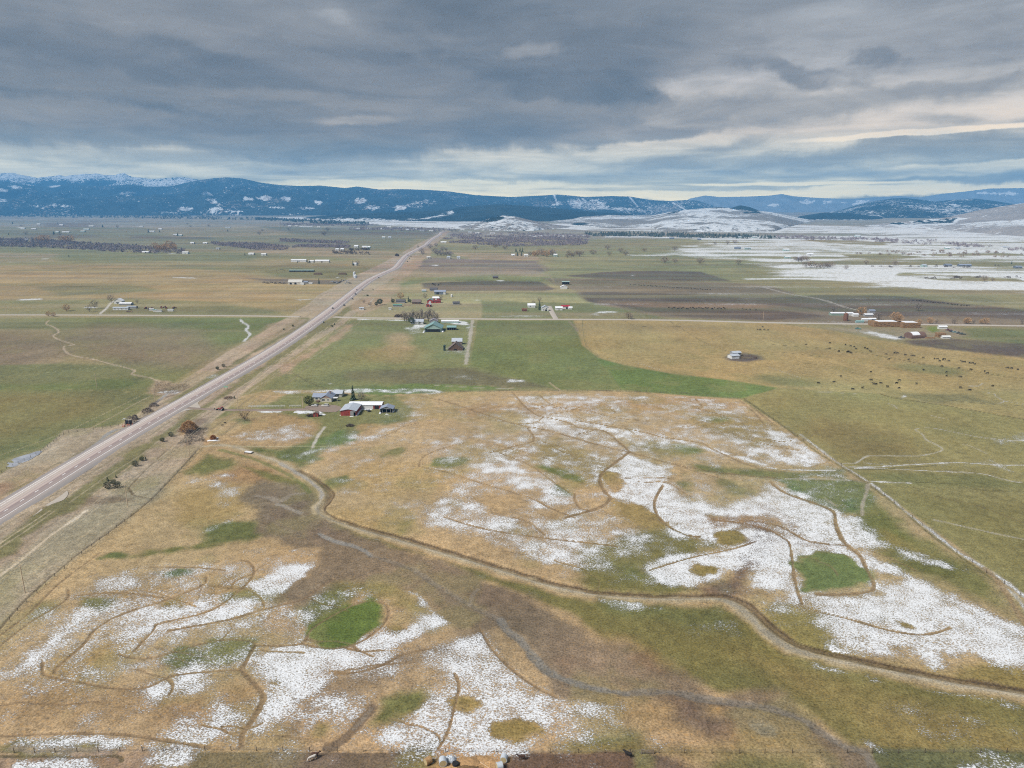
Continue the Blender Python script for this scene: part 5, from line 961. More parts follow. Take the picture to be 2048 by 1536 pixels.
def building(label, px, py, w, d, h, rh, wall, roof, ridge='x', rz=0, openings=(), name='house', cat='house', group=None, over=.45, loc=None, chimney=None, open_front=False, snow_on=None, mono=False, z=0):
    """px, py: foot of the front wall's middle in the photo; w across, d deep, h eaves, rh roof rise"""
    x, y = G(px, py) if loc is None else loc
    r = R(rz); root = empty(name, x - math.sin(r) * d / 2, y + math.cos(r) * d / 2, z, r)
    tag(root, label, cat, group)
    W_, D_ = (d, w) if ridge == 'x' else (w, d)      # W_: span of the gable, D_: length of the ridge
    def prof(e=0, zo=0):
        if mono: return [(-W_ / 2 - e, h + zo), (W_ / 2 + e, h + rh + zo)]
        return [(-W_ / 2 - e, h - e * rh / (W_ / 2) + zo), (0, h + rh + zo), (W_ / 2 + e, h - e * rh / (W_ / 2) + zo)]
    wl = MB(); pr = [(-W_ / 2, -.2), (W_ / 2, -.2)] + prof()[::-1]
    if not open_front: wl.prism(pr, -D_ / 2, D_ / 2)
    else:
        if ridge == 'y':
            wl.prism(pr, D_ / 2 - .2, D_ / 2); top = prof(); g = [(-W_ / 2, h - .05)] + top + [(W_ / 2, h - .05)]
            wl.prism([(-W_ / 2, h - .06)] + [(W_ / 2, h - .06)] + prof()[::-1], -D_ / 2, -D_ / 2 + .15)
            for sx in (-1, 1): wl.box(sx * (W_ / 2 - .1), 0, -.1, .2, D_ - .3, h)
            for sx in (-.33, .0, .33): MB().box(sx * W_, -D_ / 2 + .3, -.1, .25, .25, h - .1).build('post', wall, root)
        else:
            for sy in (-1, 1): wl.prism(pr, sy * (D_ / 2) - (.2 if sy > 0 else 0), sy * (D_ / 2) + (.2 if sy < 0 else 0))
            wl.box(W_ / 2 - .1, 0, -.1, .2, D_ - .4, h)
            for k in range(1, 4): MB().box(-D_ / 2 + D_ * k / 4, -W_ / 2 + .15, -.1, .2, .2, h - .1).build('post', wall, root)
    if ridge == 'x': wl.swapxy()
    wl.build('wall', wall, root)
    rf = MB(); a = prof(over, .04); b_ = prof(over, .22)
    rf.prism(a + b_[::-1], -D_ / 2 - over, D_ / 2 + over)
    if ridge == 'x': rf.swapxy()
    ro = rf.build('roof', roof, root)
    if snow_on:
        sf = MB(); a = prof(over * .6, .225); b_ = prof(over * .6, .225 + .14); sf.prism((a + b_[::-1]), -D_ / 2 + D_ * snow_on[0], -D_ / 2 + D_ * snow_on[1])
        if ridge == 'x': sf.swapxy()
        sf.build('snow_cover', snowroof, ro)
    if chimney: MB().box(chimney[0], chimney[1], h, .8, .8, rh + 1.1).build('chimney', M('brick_chimney', (150, 110, 96)), ro)
    if open_front:
        MB().box(0, 0, .02, w - .5, d - .6, .05).build('floor', M('barn_floor', (90, 80, 70)), root)
    for op in openings:
        kind, side, cx, cz, ow_, oh = op[:6]; mt = op[6] if len(op) > 6 else None
        if side == 'f': P = (cx, -d / 2 - .03, cz); sz = (ow_, .12)
        elif side == 'r': P = (w / 2 + .03, cx, cz); sz = (.12, ow_)
        elif side == 'l': P = (-w / 2 - .03, cx, cz); sz = (.12, ow_)
        else: P = (cx, d / 2 + .03, cz); sz = (ow_, .12)
        if kind == 'window':
            fr = MB().box(P[0], P[1], P[2], sz[0] + .24 if sz[0] > .2 else .14, sz[1] + .24 if sz[1] > .2 else .14, oh + .24).build('window', mt or whitep, root)
            s_ = {'f': (0, -.04), 'r': (.04, 0), 'l': (-.04, 0), 'b': (0, .04)}[side]
            MB().box(P[0] + s_[0], P[1] + s_[1], P[2] + .12, sz[0], sz[1], oh).build('pane', glass, fr)
        elif kind == 'door':
            dr = MB().box(P[0], P[1], P[2], sz[0], sz[1], oh).build('door', mt or trim, root)
            if side == 'f' and ow_ < 2: MB().box(P[0] + ow_ * .35, P[1] - .09, P[2] + oh * .48, .12, .08, .12).build('handle', dark, dr)
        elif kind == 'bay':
            MB().box(P[0], P[1], P[2], sz[0], sz[1], oh).build('bay_shade_panel', dark, root)  # dark slab on the closed wall, painted shade of an opening
    return root

# --- trees
def twigs(n, h0, h, rx, up=.7, wd=.1, ln=1.2, shape='round', seed=0, flat=.0):
    r = np.random.default_rng(seed); V = []; F_ = []
    th = r.uniform(0, 2 * np.pi, n); cz_ = r.uniform(-1, 1, n); rad = r.uniform(.25, 1, n) ** .5
    if shape == 'dome': cz_ = r.uniform(0, 1, n)
    if shape == 'vase': cz_ = r.uniform(-.6, 1, n)
    rr = np.sqrt(np.maximum(1 - cz_ ** 2, 0.02)) * rad
    if shape == 'vase': rr = (.25 + .75 * (cz_ + .6) / 1.6) * rad
    lump = .75 + .5 * vnoise(th * 1.9 + 7, cz_ * 2.3 + seed, seed)
    x = np.cos(th) * rr * rx * lump; y = np.sin(th) * rr * rx * lump
    z = h0 + (h - h0) * ((cz_ + 1) / 2 if shape == 'round' else (cz_ if shape == 'dome' else (cz_ + .6) / 1.6)) * (.8 + .25 * lump)
    for i in range(n):
        out = np.array([math.cos(th[i]) * (1 - up), math.sin(th[i]) * (1 - up), up]) + r.normal(0, .28, 3); out /= np.linalg.norm(out)
        sd = np.cross(out, r.normal(0, 1, 3)); sd /= np.linalg.norm(sd) + 1e-9
        L = ln * r.uniform(.5, 1.4); w_ = wd * r.uniform(.6, 1.5); p = np.array([x[i], y[i], z[i]]); k = len(V)
        V += [tuple(p - out * L / 2 - sd * w_), tuple(p - out * L / 2 + sd * w_), tuple(p + out * L / 2)]; F_.append((k, k + 1, k + 2))
    return V, F_
def tree(name, h, rx, mat, kind='bare', n=700, seed=0, wd=.1, ln=1.3, trunk_h=None, label=None, cat='tree', barkc=(92, 82, 74)):
    root = empty(name, 0, 0); tag(root, label, cat); r = random.Random(seed); bark = M('bark_%d' % barkc[0], barkc, .9)
    mb = MB(); th_ = trunk_h or h * .28
    if kind == 'conifer':
        mb.tube((0, 0, -.3), (0, 0, h * .92), max(.14, h * .02), .03, 6); mb.build('trunk', bark, root)
        V = []; F_ = []; rg = np.random.default_rng(seed)
        lv = max(8, int(h * 1.6)); 
        for l in range(lv):
            f_ = l / lv; z = h * (.10 + .9 * f_); R0 = rx * (1 - f_) ** .85 * rg.uniform(.72, 1.12) + .1; m_ = max(6, int(n / lv))
            for i in range(m_):
                a = rg.uniform(0, 2 * math.pi); R1 = R0 * rg.uniform(.45, 1.05); dz = -R1 * rg.uniform(.1, .5); w_ = rg.uniform(.18, .4) * max(.4, R1 * .45)
                ca, sa = math.cos(a), math.sin(a); k = len(V); zb = z + rg.uniform(-.3, .3) * h / lv
                V += [(ca * R1 * .15 - sa * w_ * .3, sa * R1 * .15 + ca * w_ * .3, zb + .1), (ca * R1 * .7 + sa * w_, sa * R1 * .7 - ca * w_, zb + dz * .6), (ca * R1, sa * R1, zb + dz), (ca * R1 * .65 - sa * w_, sa * R1 * .65 + ca * w_, zb + dz * .5 + .12)]
                F_.append((k, k + 1, k + 2, k + 3))
        me = bpy.data.meshes.new('crown'); me.from_pydata(V, [], F_); me.materials.append(mat); link(bpy.data.objects.new('crown', me), root)
        return root
    stems = 1 if kind != 'multi' else 5
    for s_ in range(stems):
        a0 = r.uniform(0, 6.28); lean = 0 if stems == 1 else .5
        bx, by = math.cos(a0) * lean * rx * .3, math.sin(a0) * lean * rx * .3
        mb.tube((bx * .2, by * .2, -.3), (bx, by, th_), h * .026, h * .018, 6)
        for i in range(7 if stems == 1 else 3):
            a = a0 + i * 2.4 + r.uniform(-.4, .4); R1 = rx * r.uniform(.45, .8); z1 = th_ + (h - th_) * r.uniform(.35, .8); z0 = th_ * r.uniform(.75, 1)
            m1 = (bx + math.cos(a) * R1 * .45, by + math.sin(a) * R1 * .45, z0 + (z1 - z0) * .55)
            e1 = (bx + math.cos(a) * R1, by + math.sin(a) * R1, z1)
            mb.tube((bx, by, z0), m1, h * .013, h * .008, 5); mb.tube(m1, e1, h * .008, h * .003, 4)
            for j in range(3):
                a2 = a + r.uniform(-.9, .9); e2 = (m1[0] + math.cos(a2) * R1 * .5, m1[1] + math.sin(a2) * R1 * .5, m1[2] + (h - m1[2]) * r.uniform(.3, .9)); mb.tube(m1, e2, h * .006, h * .002, 4)
    mb.build('trunk', bark, root)
    V, F_ = twigs(n, th_ * .8, h, rx, .55, wd, ln, 'round' if kind in ('bare', 'leafy', 'multi') else kind, seed)
    me = bpy.data.meshes.new('crown'); me.from_pydata(V, [], F_); me.materials.append(mat); link(bpy.data.objects.new('crown', me), root)
    return root
def shrub(name, h, rx, mat, n=260, seed=0, wd=.1, ln=.7, label=None, cat='shrub', shape='dome'):
    V, F_ = twigs(n, .0, h, rx, .6, wd, ln, shape, seed)
    mb = MB(); mb.v = list(V); mb.f = list(F_)
    for i in range(6):
        a = i * 1.05; mb.tube((0, 0, -.2), (math.cos(a) * rx * .45, math.sin(a) * rx * .45, h * .6), .06, .02, 4)
    o = mb.build(name, mat); tag(o, label, cat); return o
greybark = M('grey_twigs', (152, 138, 128), .9, var=.35, scale=.6); brownbark = M('brown_twigs', (158, 134, 112), .9, var=.35, scale=.6); orange = M('willow_twigs', (204, 160, 108), .9, var=.3, scale=.5)
purple = M('purple_twigs', (156, 142, 142), .9, var=.35, scale=.3); evergreen = M('evergreen_needles', (88, 106, 76), .9, var=.45, scale=.7); juniper = M('juniper_foliage', (128, 130, 92), .9, var=.4, scale=.8)
leafyg = M('olive_leaves', (138, 142, 80), .9, var=.4, scale=.8); rust = M('rust_leaves', (184, 120, 66), .9, var=.3)

# --- animals: one skinned surface each
def skinned(name, pts, edges, mat):
    me = bpy.data.meshes.new(name + '_cage'); me.from_pydata([p[:3] for p in pts], edges, []); o = bpy.data.objects.new(name + '_cage', me); SC.collection.objects.link(o)
    sm_ = o.modifiers.new('skin', 'SKIN'); sk = me.skin_vertices[0].data
    for i, p in enumerate(pts): sk[i].radius = (p[3], p[4] if len(p) > 4 else p[3])
    sk[0].use_root = True
    su = o.modifiers.new('sub', 'SUBSURF'); su.levels = 1
    dg = bpy.context.evaluated_depsgraph_get(); m2 = bpy.data.meshes.new_from_object(o.evaluated_get(dg)); m2.name = name; m2.materials.clear(); m2.materials.append(mat)
    bpy.data.objects.remove(o); bpy.data.meshes.remove(me)
    m2.polygons.foreach_set('use_smooth', [True] * len(m2.polygons)); return m2
def quadruped(name, mat, graze=True, k=1.0, horse=False):
    L = 1.0 * k; bz = (1.02 if not horse else 1.12) * k; lr = .075 * k
    br = (.34 if not horse else .28) * k
    P = [(-.55 * L, 0, bz + .05, br * .9, br), (0, 0, bz - .02, br, br * 1.08), (.55 * L, 0, bz + .04, br * .85, br * 1.05)]
    E_ = [(0, 1), (1, 2)]
    def add(p, par): P.append(p); E_.append((par, len(P) - 1)); return len(P) - 1
    rump = add((-.86 * L, 0, bz + .1 * k, .2 * k, .22 * k), 0)
    tl = add((-.98 * L, 0, bz - .05, .05), rump); add((-1.0 * L, 0, bz - .6 * k, .035), tl)
    nk = add((.92 * L, 0, bz + (.02 if graze else .26) * k, .17 * k, .2 * k), 2)
    if graze: hd = add((1.28 * L, 0, .55 * k, .12 * k), nk); mz = add((1.42 * L, 0, .2 * k, .075 * k), hd)
    else: hd = add((1.18 * L, 0, bz + (.52 if horse else .36) * k, .13 * k), nk); mz = add((1.5 * L, 0, bz + (.3 if horse else .2) * k, .075 * k), hd)
    for s_ in (-1, 1):
        ear = P[hd]; add((ear[0] - .08 * k, s_ * .2 * k, ear[2] + .1 * k, .035 * k), hd)
        sh = add((.52 * L, s_ * .2 * k, bz - .3 * k, .12 * k), 2); kn = add((.55 * L, s_ * .19 * k, .48 * k, lr), sh); add((.53 * L, s_ * .19 * k, .05, lr * .85), kn)
        hp = add((-.6 * L, s_ * .2 * k, bz - .28 * k, .15 * k), 0); st_ = add((-.5 * L, s_ * .2 * k, .68 * k, .1 * k), hp); hk = add((-.72 * L, s_ * .2 * k, .46 * k, lr), st_); add((-.66 * L, s_ * .2 * k, .05, lr * .85), hk)
    return skinned(name, P, E_, mat)
hideb = M('black_hide', (38, 36, 38), .8, var=.3); hidebr = M('brown_hide', (86, 60, 46), .8, var=.3); hidew = M('white_hide', (214, 206, 198), .8, var=.15)
# --- vehicles
rubber = M('tyre_rubber', (40, 40, 42), .9); chrome = M('wheel_metal', (170, 172, 176), .4)
def wheel(root, x, y, r, w=.24):
    t_ = MB().tube((x - w / 2, y, r), (x + w / 2, y, r), r, n=14).build('wheel', rubber, root); MB().tube((x - w / 2 - .02, y, r), (x + w / 2 + .02, y, r), r * .55, n=10).build('rim', chrome, t_)
def car(label, x, y, rz, colr, kind='car', z=0, cat='car', name='car', group=None):
    """nose towards local +y"""
    root = empty(name, x, y, z, rz); tag(root, label, cat, group); bm_ = M('car_paint_%d_%d' % (colr[0], colr[2]), colr, .3, var=.05, spec=.5)
    L = 4.7 if kind == 'car' else 5.6; w = 1.85; h = .75
    pr = [(-L / 2, .35), (-L / 2, .95), (-L / 2 + .25, 1.02), (L / 2 - 1.3, 1.02), (L / 2 - .1, .85), (L / 2, .6), (L / 2, .35)]
    b_ = MB(); b_.prism(pr, -w / 2, w / 2); b_.swapxy(); b_.build('body', bm_, root)
    if kind == 'car': cb = [(-L / 2 + .25, 1.01), (-L / 2 + .6, 1.55), (L / 2 - 2.3, 1.58), (L / 2 - 1.45, 1.01)]
    elif kind == 'pickup': cb = [(-.4, 1.01), (-.3, 1.72), (1.0, 1.74), (1.55, 1.01)]
    else: cb = [(-L / 2 + .12, 1.01), (-L / 2 + .3, 1.78), (L / 2 - 2.3, 1.8), (L / 2 - 1.4, 1.01)]
    g_ = MB(); g_.prism(cb, -w / 2 + .12, w / 2 - .12); g_.swapxy(); g_.build('windows', glass, root)
    top = [p for p in cb if p[1] > 1.2]; r_ = MB(); r_.prism([(top[0][0] - .02, top[0][1] - .02), (top[0][0] + .02, top[0][1] + .07), (top[1][0] - .02, top[1][1] + .07), (top[1][0] + .03, top[1][1] - .02)], -w / 2 + .1, w / 2 - .1); r_.swapxy(); r_.build('roof', bm_, root)
    for sx in (-1, 1):
        for sy in (-1, 1): wheel(root, sx * (w / 2 - .12), sy * (L / 2 - .85), .36)
        MB().box(sx * .65, L / 2, .62, .32, .06, .16).build('headlight', whitep, root); MB().box(sx * .75, -L / 2, .7, .22, .06, .2).build('tail_light', M('tail_red', (150, 30, 26), .4), root)
    return root
def brush(name, label, polys, n, h, mat, rx=None, seed=0, kind='stuff', tri=26, cat='thicket', up=.6, conif=False, wd=None, gap=.45):
    """a thicket or far wood that reads as one mass: n clumps scattered through traced ground"""
    r = np.random.default_rng(seed); V = []; F_ = []; rx = rx or h * .6
    for pts in polys:
        P = gp(pts); lo, hi = P.min(0), P.max(0); got = 0; tries = 0; m = int(n / len(polys))
        while got < m and tries < 60:
            tries += 1; q = r.uniform(lo, hi, (m * 3, 2)); ins = np.zeros(len(q), bool)
            for i in range(len(P)):
                x0, y0 = P[i]; x1, y1 = P[(i + 1) % len(P)]
                ins ^= ((y0 > q[:, 1]) != (y1 > q[:, 1])) & (q[:, 0] < x0 + (q[:, 1] - y0) * (x1 - x0) / ((y1 - y0) if abs(y1 - y0) > 1e-9 else 1e-9))
            q = q[ins]; den = fbm(q[:, 0] / 60, q[:, 1] / 60, seed + 3, 3); q = q[den > gap][:m - got]; got += len(q)
            for (x, y) in q:
                hh = h * r.uniform(.45, 1.25); rr = rx * r.uniform(.5, 1.2); k0 = len(V)
                a = r.uniform(0, 6.28, tri); u = r.uniform(0, 1, tri); rad = rr * np.sqrt(r.uniform(0, 1, tri))
                if conif: rad *= (1 - u) * 1.1 + .05
                else: rad *= np.sqrt(np.maximum(1 - (u * 1.6 - .6) ** 2, .1))
                w_ = (wd or rr * .22) * r.uniform(.5, 1.3, tri); ll = hh * r.uniform(.12, .3, tri)
                cx_ = x + np.cos(a) * rad; cy_ = y + np.sin(a) * rad; cz_ = hh * u * .85; b2 = r.uniform(0, 3.14, tri)
                for i in range(tri):
                    k = len(V); cb, sb = math.cos(b2[i]) * w_[i], math.sin(b2[i]) * w_[i]
                    V += [(cx_[i] - cb, cy_[i] - sb, cz_[i] - ll[i] * .4 - .2), (cx_[i] + cb, cy_[i] + sb, cz_[i] - ll[i] * .4 - .2), (cx_[i] + r.normal(0, .3), cy_[i], cz_[i] + ll[i])]; F_.append((k, k + 1, k + 2))
    me = mesh_from(name, V, F_, mat); o = link(bpy.data.objects.new(name, me)); tag(o, label, cat, None, kind); return o
# ------------------------------------------------------------------ the near farmstead
beige = M('beige_siding', (214, 208, 190), .8, var=.06); redw = M('red_siding', (172, 66, 54), .8, var=.1, streak=(6, 1, 1)); greyw = M('grey_siding', (158, 158, 160), .8, var=.15, streak=(5, 1, 1)); whitew = M('white_siding', (222, 222, 220), .8, var=.08)
bluegrey = M('blue_grey_roof', (150, 160, 180), .5, var=.12, streak=(3, .4, 1)); brownw = M('brown_wood', (116, 90, 74), .9, var=.3); shingle = M('brown_shingles', (128, 112, 104), .9, var=.2); darkroof = M('dark_shingles', (96, 94, 98), .9, var=.2)
teal = M('teal_roof', (134, 172, 170), .5, var=.1); tealw = M('teal_siding', (168, 196, 190), .7, var=.06); tan = M('tan_siding', (190, 170, 140), .8, var=.1); weathered = M('weathered_wood', (142, 126, 112), .95, var=.3); rusty = M('rusty_steel', (132, 92, 70), .9, var=.3)
pinkg = M('pink_brown_shakes', (176, 146, 130), .9, var=.12)
def merge(a, b_):
    for ch in list(b_.children): ch.parent = a; ch.location = b_.location - a.location
    bpy.data.objects.remove(b_)
hs = building('beige ranch house with blue-grey metal roof behind the gravel yard', 652, 804, 8.6, 13, 3.0, 2.4, beige, bluegrey, 'y', openings=[('window', 'f', -2, 1.0, 2.0, 1.2), ('window', 'f', 1.6, 1.3, 1.2, .8), ('door', 'f', -3.6, .1, 1.0, 2.1)], chimney=(1.5, 2))
g_ = MB(); g_.prism([(-3.6, 3.25), (3.6, 3.25), (0, 5.15)], -6.62, -6.5); g_.build('gable_cladding', pinkg, hs)
merge(hs, building('', 641, 801, 12, 7.5, 2.8, 2.0, beige, bluegrey, 'x', openings=[('window', 'f', -3, .9, 1.8, 1.2), ('window', 'f', 0, .9, 1.4, 1.2), ('window', 'l', 0, .9, 1.4, 1.2)]))
merge(hs, building('', 675, 794, 7.2, 8.5, 2.7, 1.6, beige, metalroof, 'x', openings=[('window', 'f', -1.8, .8, 1.5, 1.4), ('window', 'f', .6, .8, 1.5, 1.4), ('door', 'f', 2.7, .1, 1.0, 2.1)]))
x0_, y0_ = G(652, 804)
aw = MB(); aw.box(6.3, -3.2, 2.55, 4.4, 3.6, .14); 
for sx, sy in ((4.4, -4.8), (8.3, -4.8), (8.3, -1.6)): aw.box(sx, sy, -.1, .16, .16, 2.65)
aw.build('porch_awning', whitep, hs)
dk = MB(); dk.box(-6.2, -5.2, .5, 3.4, 3.0, .15)
for sx in (-7.6, -6.2, -4.8): dk.box(sx, -6.6, -.1, .12, .12, 1.5); 
dk.box(-6.2, -6.6, 1.3, 3.2, .1, .1); [dk.box(-6.2 + .0, -7.0 - i * .35, .4 - i * .17, 1.4, .35, .12) for i in range(3)]; dk.build('deck', brownw, hs)
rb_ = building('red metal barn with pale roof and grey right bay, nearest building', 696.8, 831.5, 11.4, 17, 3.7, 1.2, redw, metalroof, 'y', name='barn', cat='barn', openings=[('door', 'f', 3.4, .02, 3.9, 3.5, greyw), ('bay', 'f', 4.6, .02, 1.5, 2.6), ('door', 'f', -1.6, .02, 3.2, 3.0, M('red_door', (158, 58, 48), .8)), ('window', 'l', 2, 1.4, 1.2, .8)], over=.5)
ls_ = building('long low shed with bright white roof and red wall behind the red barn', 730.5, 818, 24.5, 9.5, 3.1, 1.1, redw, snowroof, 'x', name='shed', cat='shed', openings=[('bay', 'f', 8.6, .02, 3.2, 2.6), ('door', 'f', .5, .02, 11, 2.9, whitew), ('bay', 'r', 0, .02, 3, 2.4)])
MB().tube((-4.5, 0, 3.8), (-4.5, 0, 5.4), .14).build('vent_pipe', dark, ls_)
os_ = building('open-fronted pole shed with grey gable roof, right of the red barn', 773, 825.5, 9.4, 8, 2.9, 1.7, greyw, bluegrey, 'y', name='shed', cat='shed', open_front=True)
building('tiny red shed with a low roof beside a dark brush pile', 631.5, 833, 3.3, 3, 2.4, .7, redw, weathered, 'y', name='shed', cat='shed', openings=[('door', 'f', 0, .02, 1.1, 1.9, brownw)])
def snowbank(px, py, w, d, h, rz=0, seed=0, label=None):
    x, y = G(px, py); nx_, ny_ = 12, 6; u, v = np.meshgrid(np.linspace(-1, 1, nx_), np.linspace(-1, 1, ny_)); e = np.clip(1 - u ** 4, 0, 1) * np.clip(1 - v ** 2, 0, 1)
    z = h * e * (.6 + .8 * vnoise(u * 2.5 + seed, v * 2 + 3, seed)) - .05; r = R(rz); X_ = u * w / 2; Y_ = v * d / 2 * (.8 + .4 * vnoise(u * 2, u * 0, seed + 4))
    me = mesh_from('snow_bank', np.stack([x + X_ * math.cos(r) - Y_ * math.sin(r), y + X_ * math.sin(r) + Y_ * math.cos(r), z], -1).reshape(-1, 3), grid_faces(ny_, nx_), snowroof, True)
    tag(link(bpy.data.objects.new('snow_bank', me)), kind='stuff')
for i, a in enumerate([(717.5, 825, 1.8, 16, .9, 0), (681, 831, .9, 2, .5, 0), (731, 819, 10, 1.6, .7, 0), (745, 817.5, 8, 1, .4, 0), (760.5, 826, 1.4, 3.5, .8, 0), (787, 823, 1.3, 4.5, .9, 0), (774, 828.5, 2.4, .8, .4, 0), (600, 824, 9, 3, .3, 0), (638, 824, 5, 1.6, .4, -30), (645, 829, 5, 1.8, .3, -20), (424, 881, 6, 2, .5, 10), (848, 664, 2.2, 9, 1.6, 0), (886, 663, 2.4, 9, 1.7, 0), (432, 876, 3, 2, .5, 0), (703, 833, 3, .8, .25, 0)]): snowbank(*a, seed=i)
bp_x, bp_y = G(621, 832)
V, F_ = twigs(420, 0, 1.5, 2.8, .3, .14, 1.2, 'dome', 5); bpile = MB(); bpile.v = V; bpile.f = F_
o = bpile.build('brush_pile', M('dark_branches', (110, 96, 86), .95)); o.location = (bp_x, bp_y, 0); tag(o, 'heap of dark cut branches left of the tiny red shed', 'brush pile')
o = shrub('brush_pile', 1.2, 3.2, M('dark_branches', (110, 96, 86)), 300, 9, .12, 1.2, 'low grey brush heap on the grass in front of the red barn', 'brush pile'); o.location = (*G(700, 852), 0)
# vehicles at the farm
x, y = G(629, 812.5); car('white sedan parked left of the other white car on the gravel yard', x, y, R(80), (228, 228, 226))
x, y = G(650.5, 812.5); car('white sport utility car parked right of the white sedan below the house', x, y, R(84), (236, 236, 234), 'suv')
x, y = G(736, 822.5); q = car('old dark car with snow on its roof, parked on grass between barn and open shed', x, y, R(40), (86, 86, 84)); MB().box(0, -.5, 1.62, 1.5, 1.6, .1).build('snow_cover', snowroof, q)
# red tractor on the driveway
def tractor(label, x, y, rz, red, loader=True):
    t_ = empty('tractor', x, y, .06, rz); tag(t_, label, 'tractor'); rp = M('tractor_red', red, .4, var=.08, spec=.5)
    b_ = MB(); b_.prism([(-.4, .9), (2.2, .9), (2.3, 1.5), (2.0, 1.65), (-.4, 1.75)], -.42, .42); b_.swapxy(); b_.build('bonnet', rp, t_)
    c_ = MB(); c_.box(0, -1.1, 1.0, 1.5, 1.5, 1.6, 0, .88); cb_ = c_.build('cab', glass, t_); MB().box(0, -1.1, 2.6, 1.6, 1.6, .16).build('cab_roof', rp, cb_)
    for sx in (-1, 1):
        wheel(t_, sx * .95, -1.2, .85, .5); wheel(t_, sx * .8, 1.5, .48, .32); MB().box(sx * .95, -1.2, 1.6, .55, 1.5, .1).build('mudguard', rp, t_)
    if loader:
        l_ = MB()
        for sx in (-1, 1): l_.tube((sx * .62, -.2, 1.5), (sx * .62, 2.6, 1.2), .09); l_.tube((sx * .62, 2.6, 1.2), (sx * .62, 3.2, .4), .09)
        ld = l_.build('loader_arm', rp, t_); MB().prism([(-1, .1), (1, .1), (1, .8), (-1, .8)], 3.1, 3.6).build('bucket', dark, ld)
    return t_
x, y = G(442, 820.5); tractor('red tractor with front loader standing on the driveway near the highway', x, y, R(75), (176, 40, 48))
def person(label, x, y):
    k = 1.0; P = [(0, 0, .98, .15, .12), (0, 0, 1.25, .17, .12), (0, 0, 1.46, .13, .1), (0, 0, 1.58, .055), (0, .02, 1.70, .1, .11)]; E_ = [(0, 1), (1, 2), (2, 3), (3, 4)]
    def add(p, q): P.append(p); E_.append((q, len(P) - 1)); return len(P) - 1
    for s_ in (-1, 1):
        a = add((s_ * .2, 0, 1.42, .07), 2); b_ = add((s_ * .25, .02, 1.15, .05), a); add((s_ * .26, .1, .9, .04), b_)
        h_ = add((s_ * .1, 0, .9, .1), 0); kn = add((s_ * .11, .03, .5, .07), h_); f_ = add((s_ * .12, 0, .08, .05), kn); add((s_ * .13, .16, .04, .04), f_)
    me = skinned('person', P, E_, M('dark_clothing', (52, 50, 56), .9)); o = link(bpy.data.objects.new('person', me)); o.location = (x, y, .08); tag(o, label, 'person'); return o
x, y = G(429.5, 820); pr_ = person('person in dark clothes standing on the driveway beside the red tractor', x, y)
# white rail fence in two runs
def rail_fence(label, pa, pb, n):
    (xa, ya), (xb, yb) = G(*pa), G(*pb); root = empty('rail_fence', (xa + xb) / 2, (ya + yb) / 2); tag(root, label, 'fence')
    rl = MB(); L_ = math.hypot(xb - xa, yb - ya); ang = math.atan2(yb - ya, xb - xa)
    for z in (.4, .8, 1.2): rl.box(0, 0, z, L_, .06, .16, ang)
    rl.build('rail', whitep, root); pm_ = MB().box(0, 0, -.2, .18, .18, 1.65).mesh('post', whitep)
    for i in range(n): f_ = i / (n - 1) - .5; o = link(bpy.data.objects.new('post', pm_), root); o.location = ((xb - xa) * f_, (yb - ya) * f_, 0)
rail_fence('long white three-rail fence running along the driveway', (497, 814.5), (570, 813.5), 13)
rail_fence('short white rail fence between the long one and the leafy tree', (579, 813.5), (602, 813.2), 5)
# --- trees round the farm
t1 = tree('leafy_tree', 7.2, 3.8, leafyg, 'leafy', 1500, 3, .22, .8, 1.6, 'olive green leafy tree at the left end of the ranch house'); t1.location = (*G(618, 811), 0)
t2 = tree('conifer_tree', 12.5, 2.9, evergreen, 'conifer', 900, 4, label='tall dark conifer rising between the ranch house and the long shed'); t2.location = (*G(706, 800), 0)
t3 = tree('bare_tree', 6.5, 3.6, greybark, 'bare', 500, 6, .07, 1.2, label='small bare grey tree beside the tall dark conifer'); t3.location = (*G(723, 801), 0)
t4 = tree('bare_tree', 8.6, 7.4, M('tan_twigs', (158, 122, 90), .9, var=.3), 'vase', 420, 8, .055, 1.6, 1.1, 'wide-spreading bare tree with tan twigs on a green patch'); t4.location = (*G(490, 841), 0)
t5 = shrub('willow', 6.2, 6.6, orange, 2600, 10, .10, 1.4, 'big rounded orange willow beside the highway marsh', 'willow'); t5.location = (*G(378, 860), 0)
o = shrub('bush', 2.2, 3.4, M('dark_branches', (110, 96, 86)), 420, 12, .1, 1, 'dark tangled brush at the foot of the orange willow', 'bush'); o.location = (*G(380, 866), 0)
o = shrub('bush', 2.8, 2.3, rust, 700, 13, .12, .8, 'rust brown rounded bush above the canal head', 'bush'); o.location = (*G(426, 879), 0)
SP = {'round': (2.5, 1.6), 'tall': (3.4, 1.3), 'dk': (3.0, 1.9)}
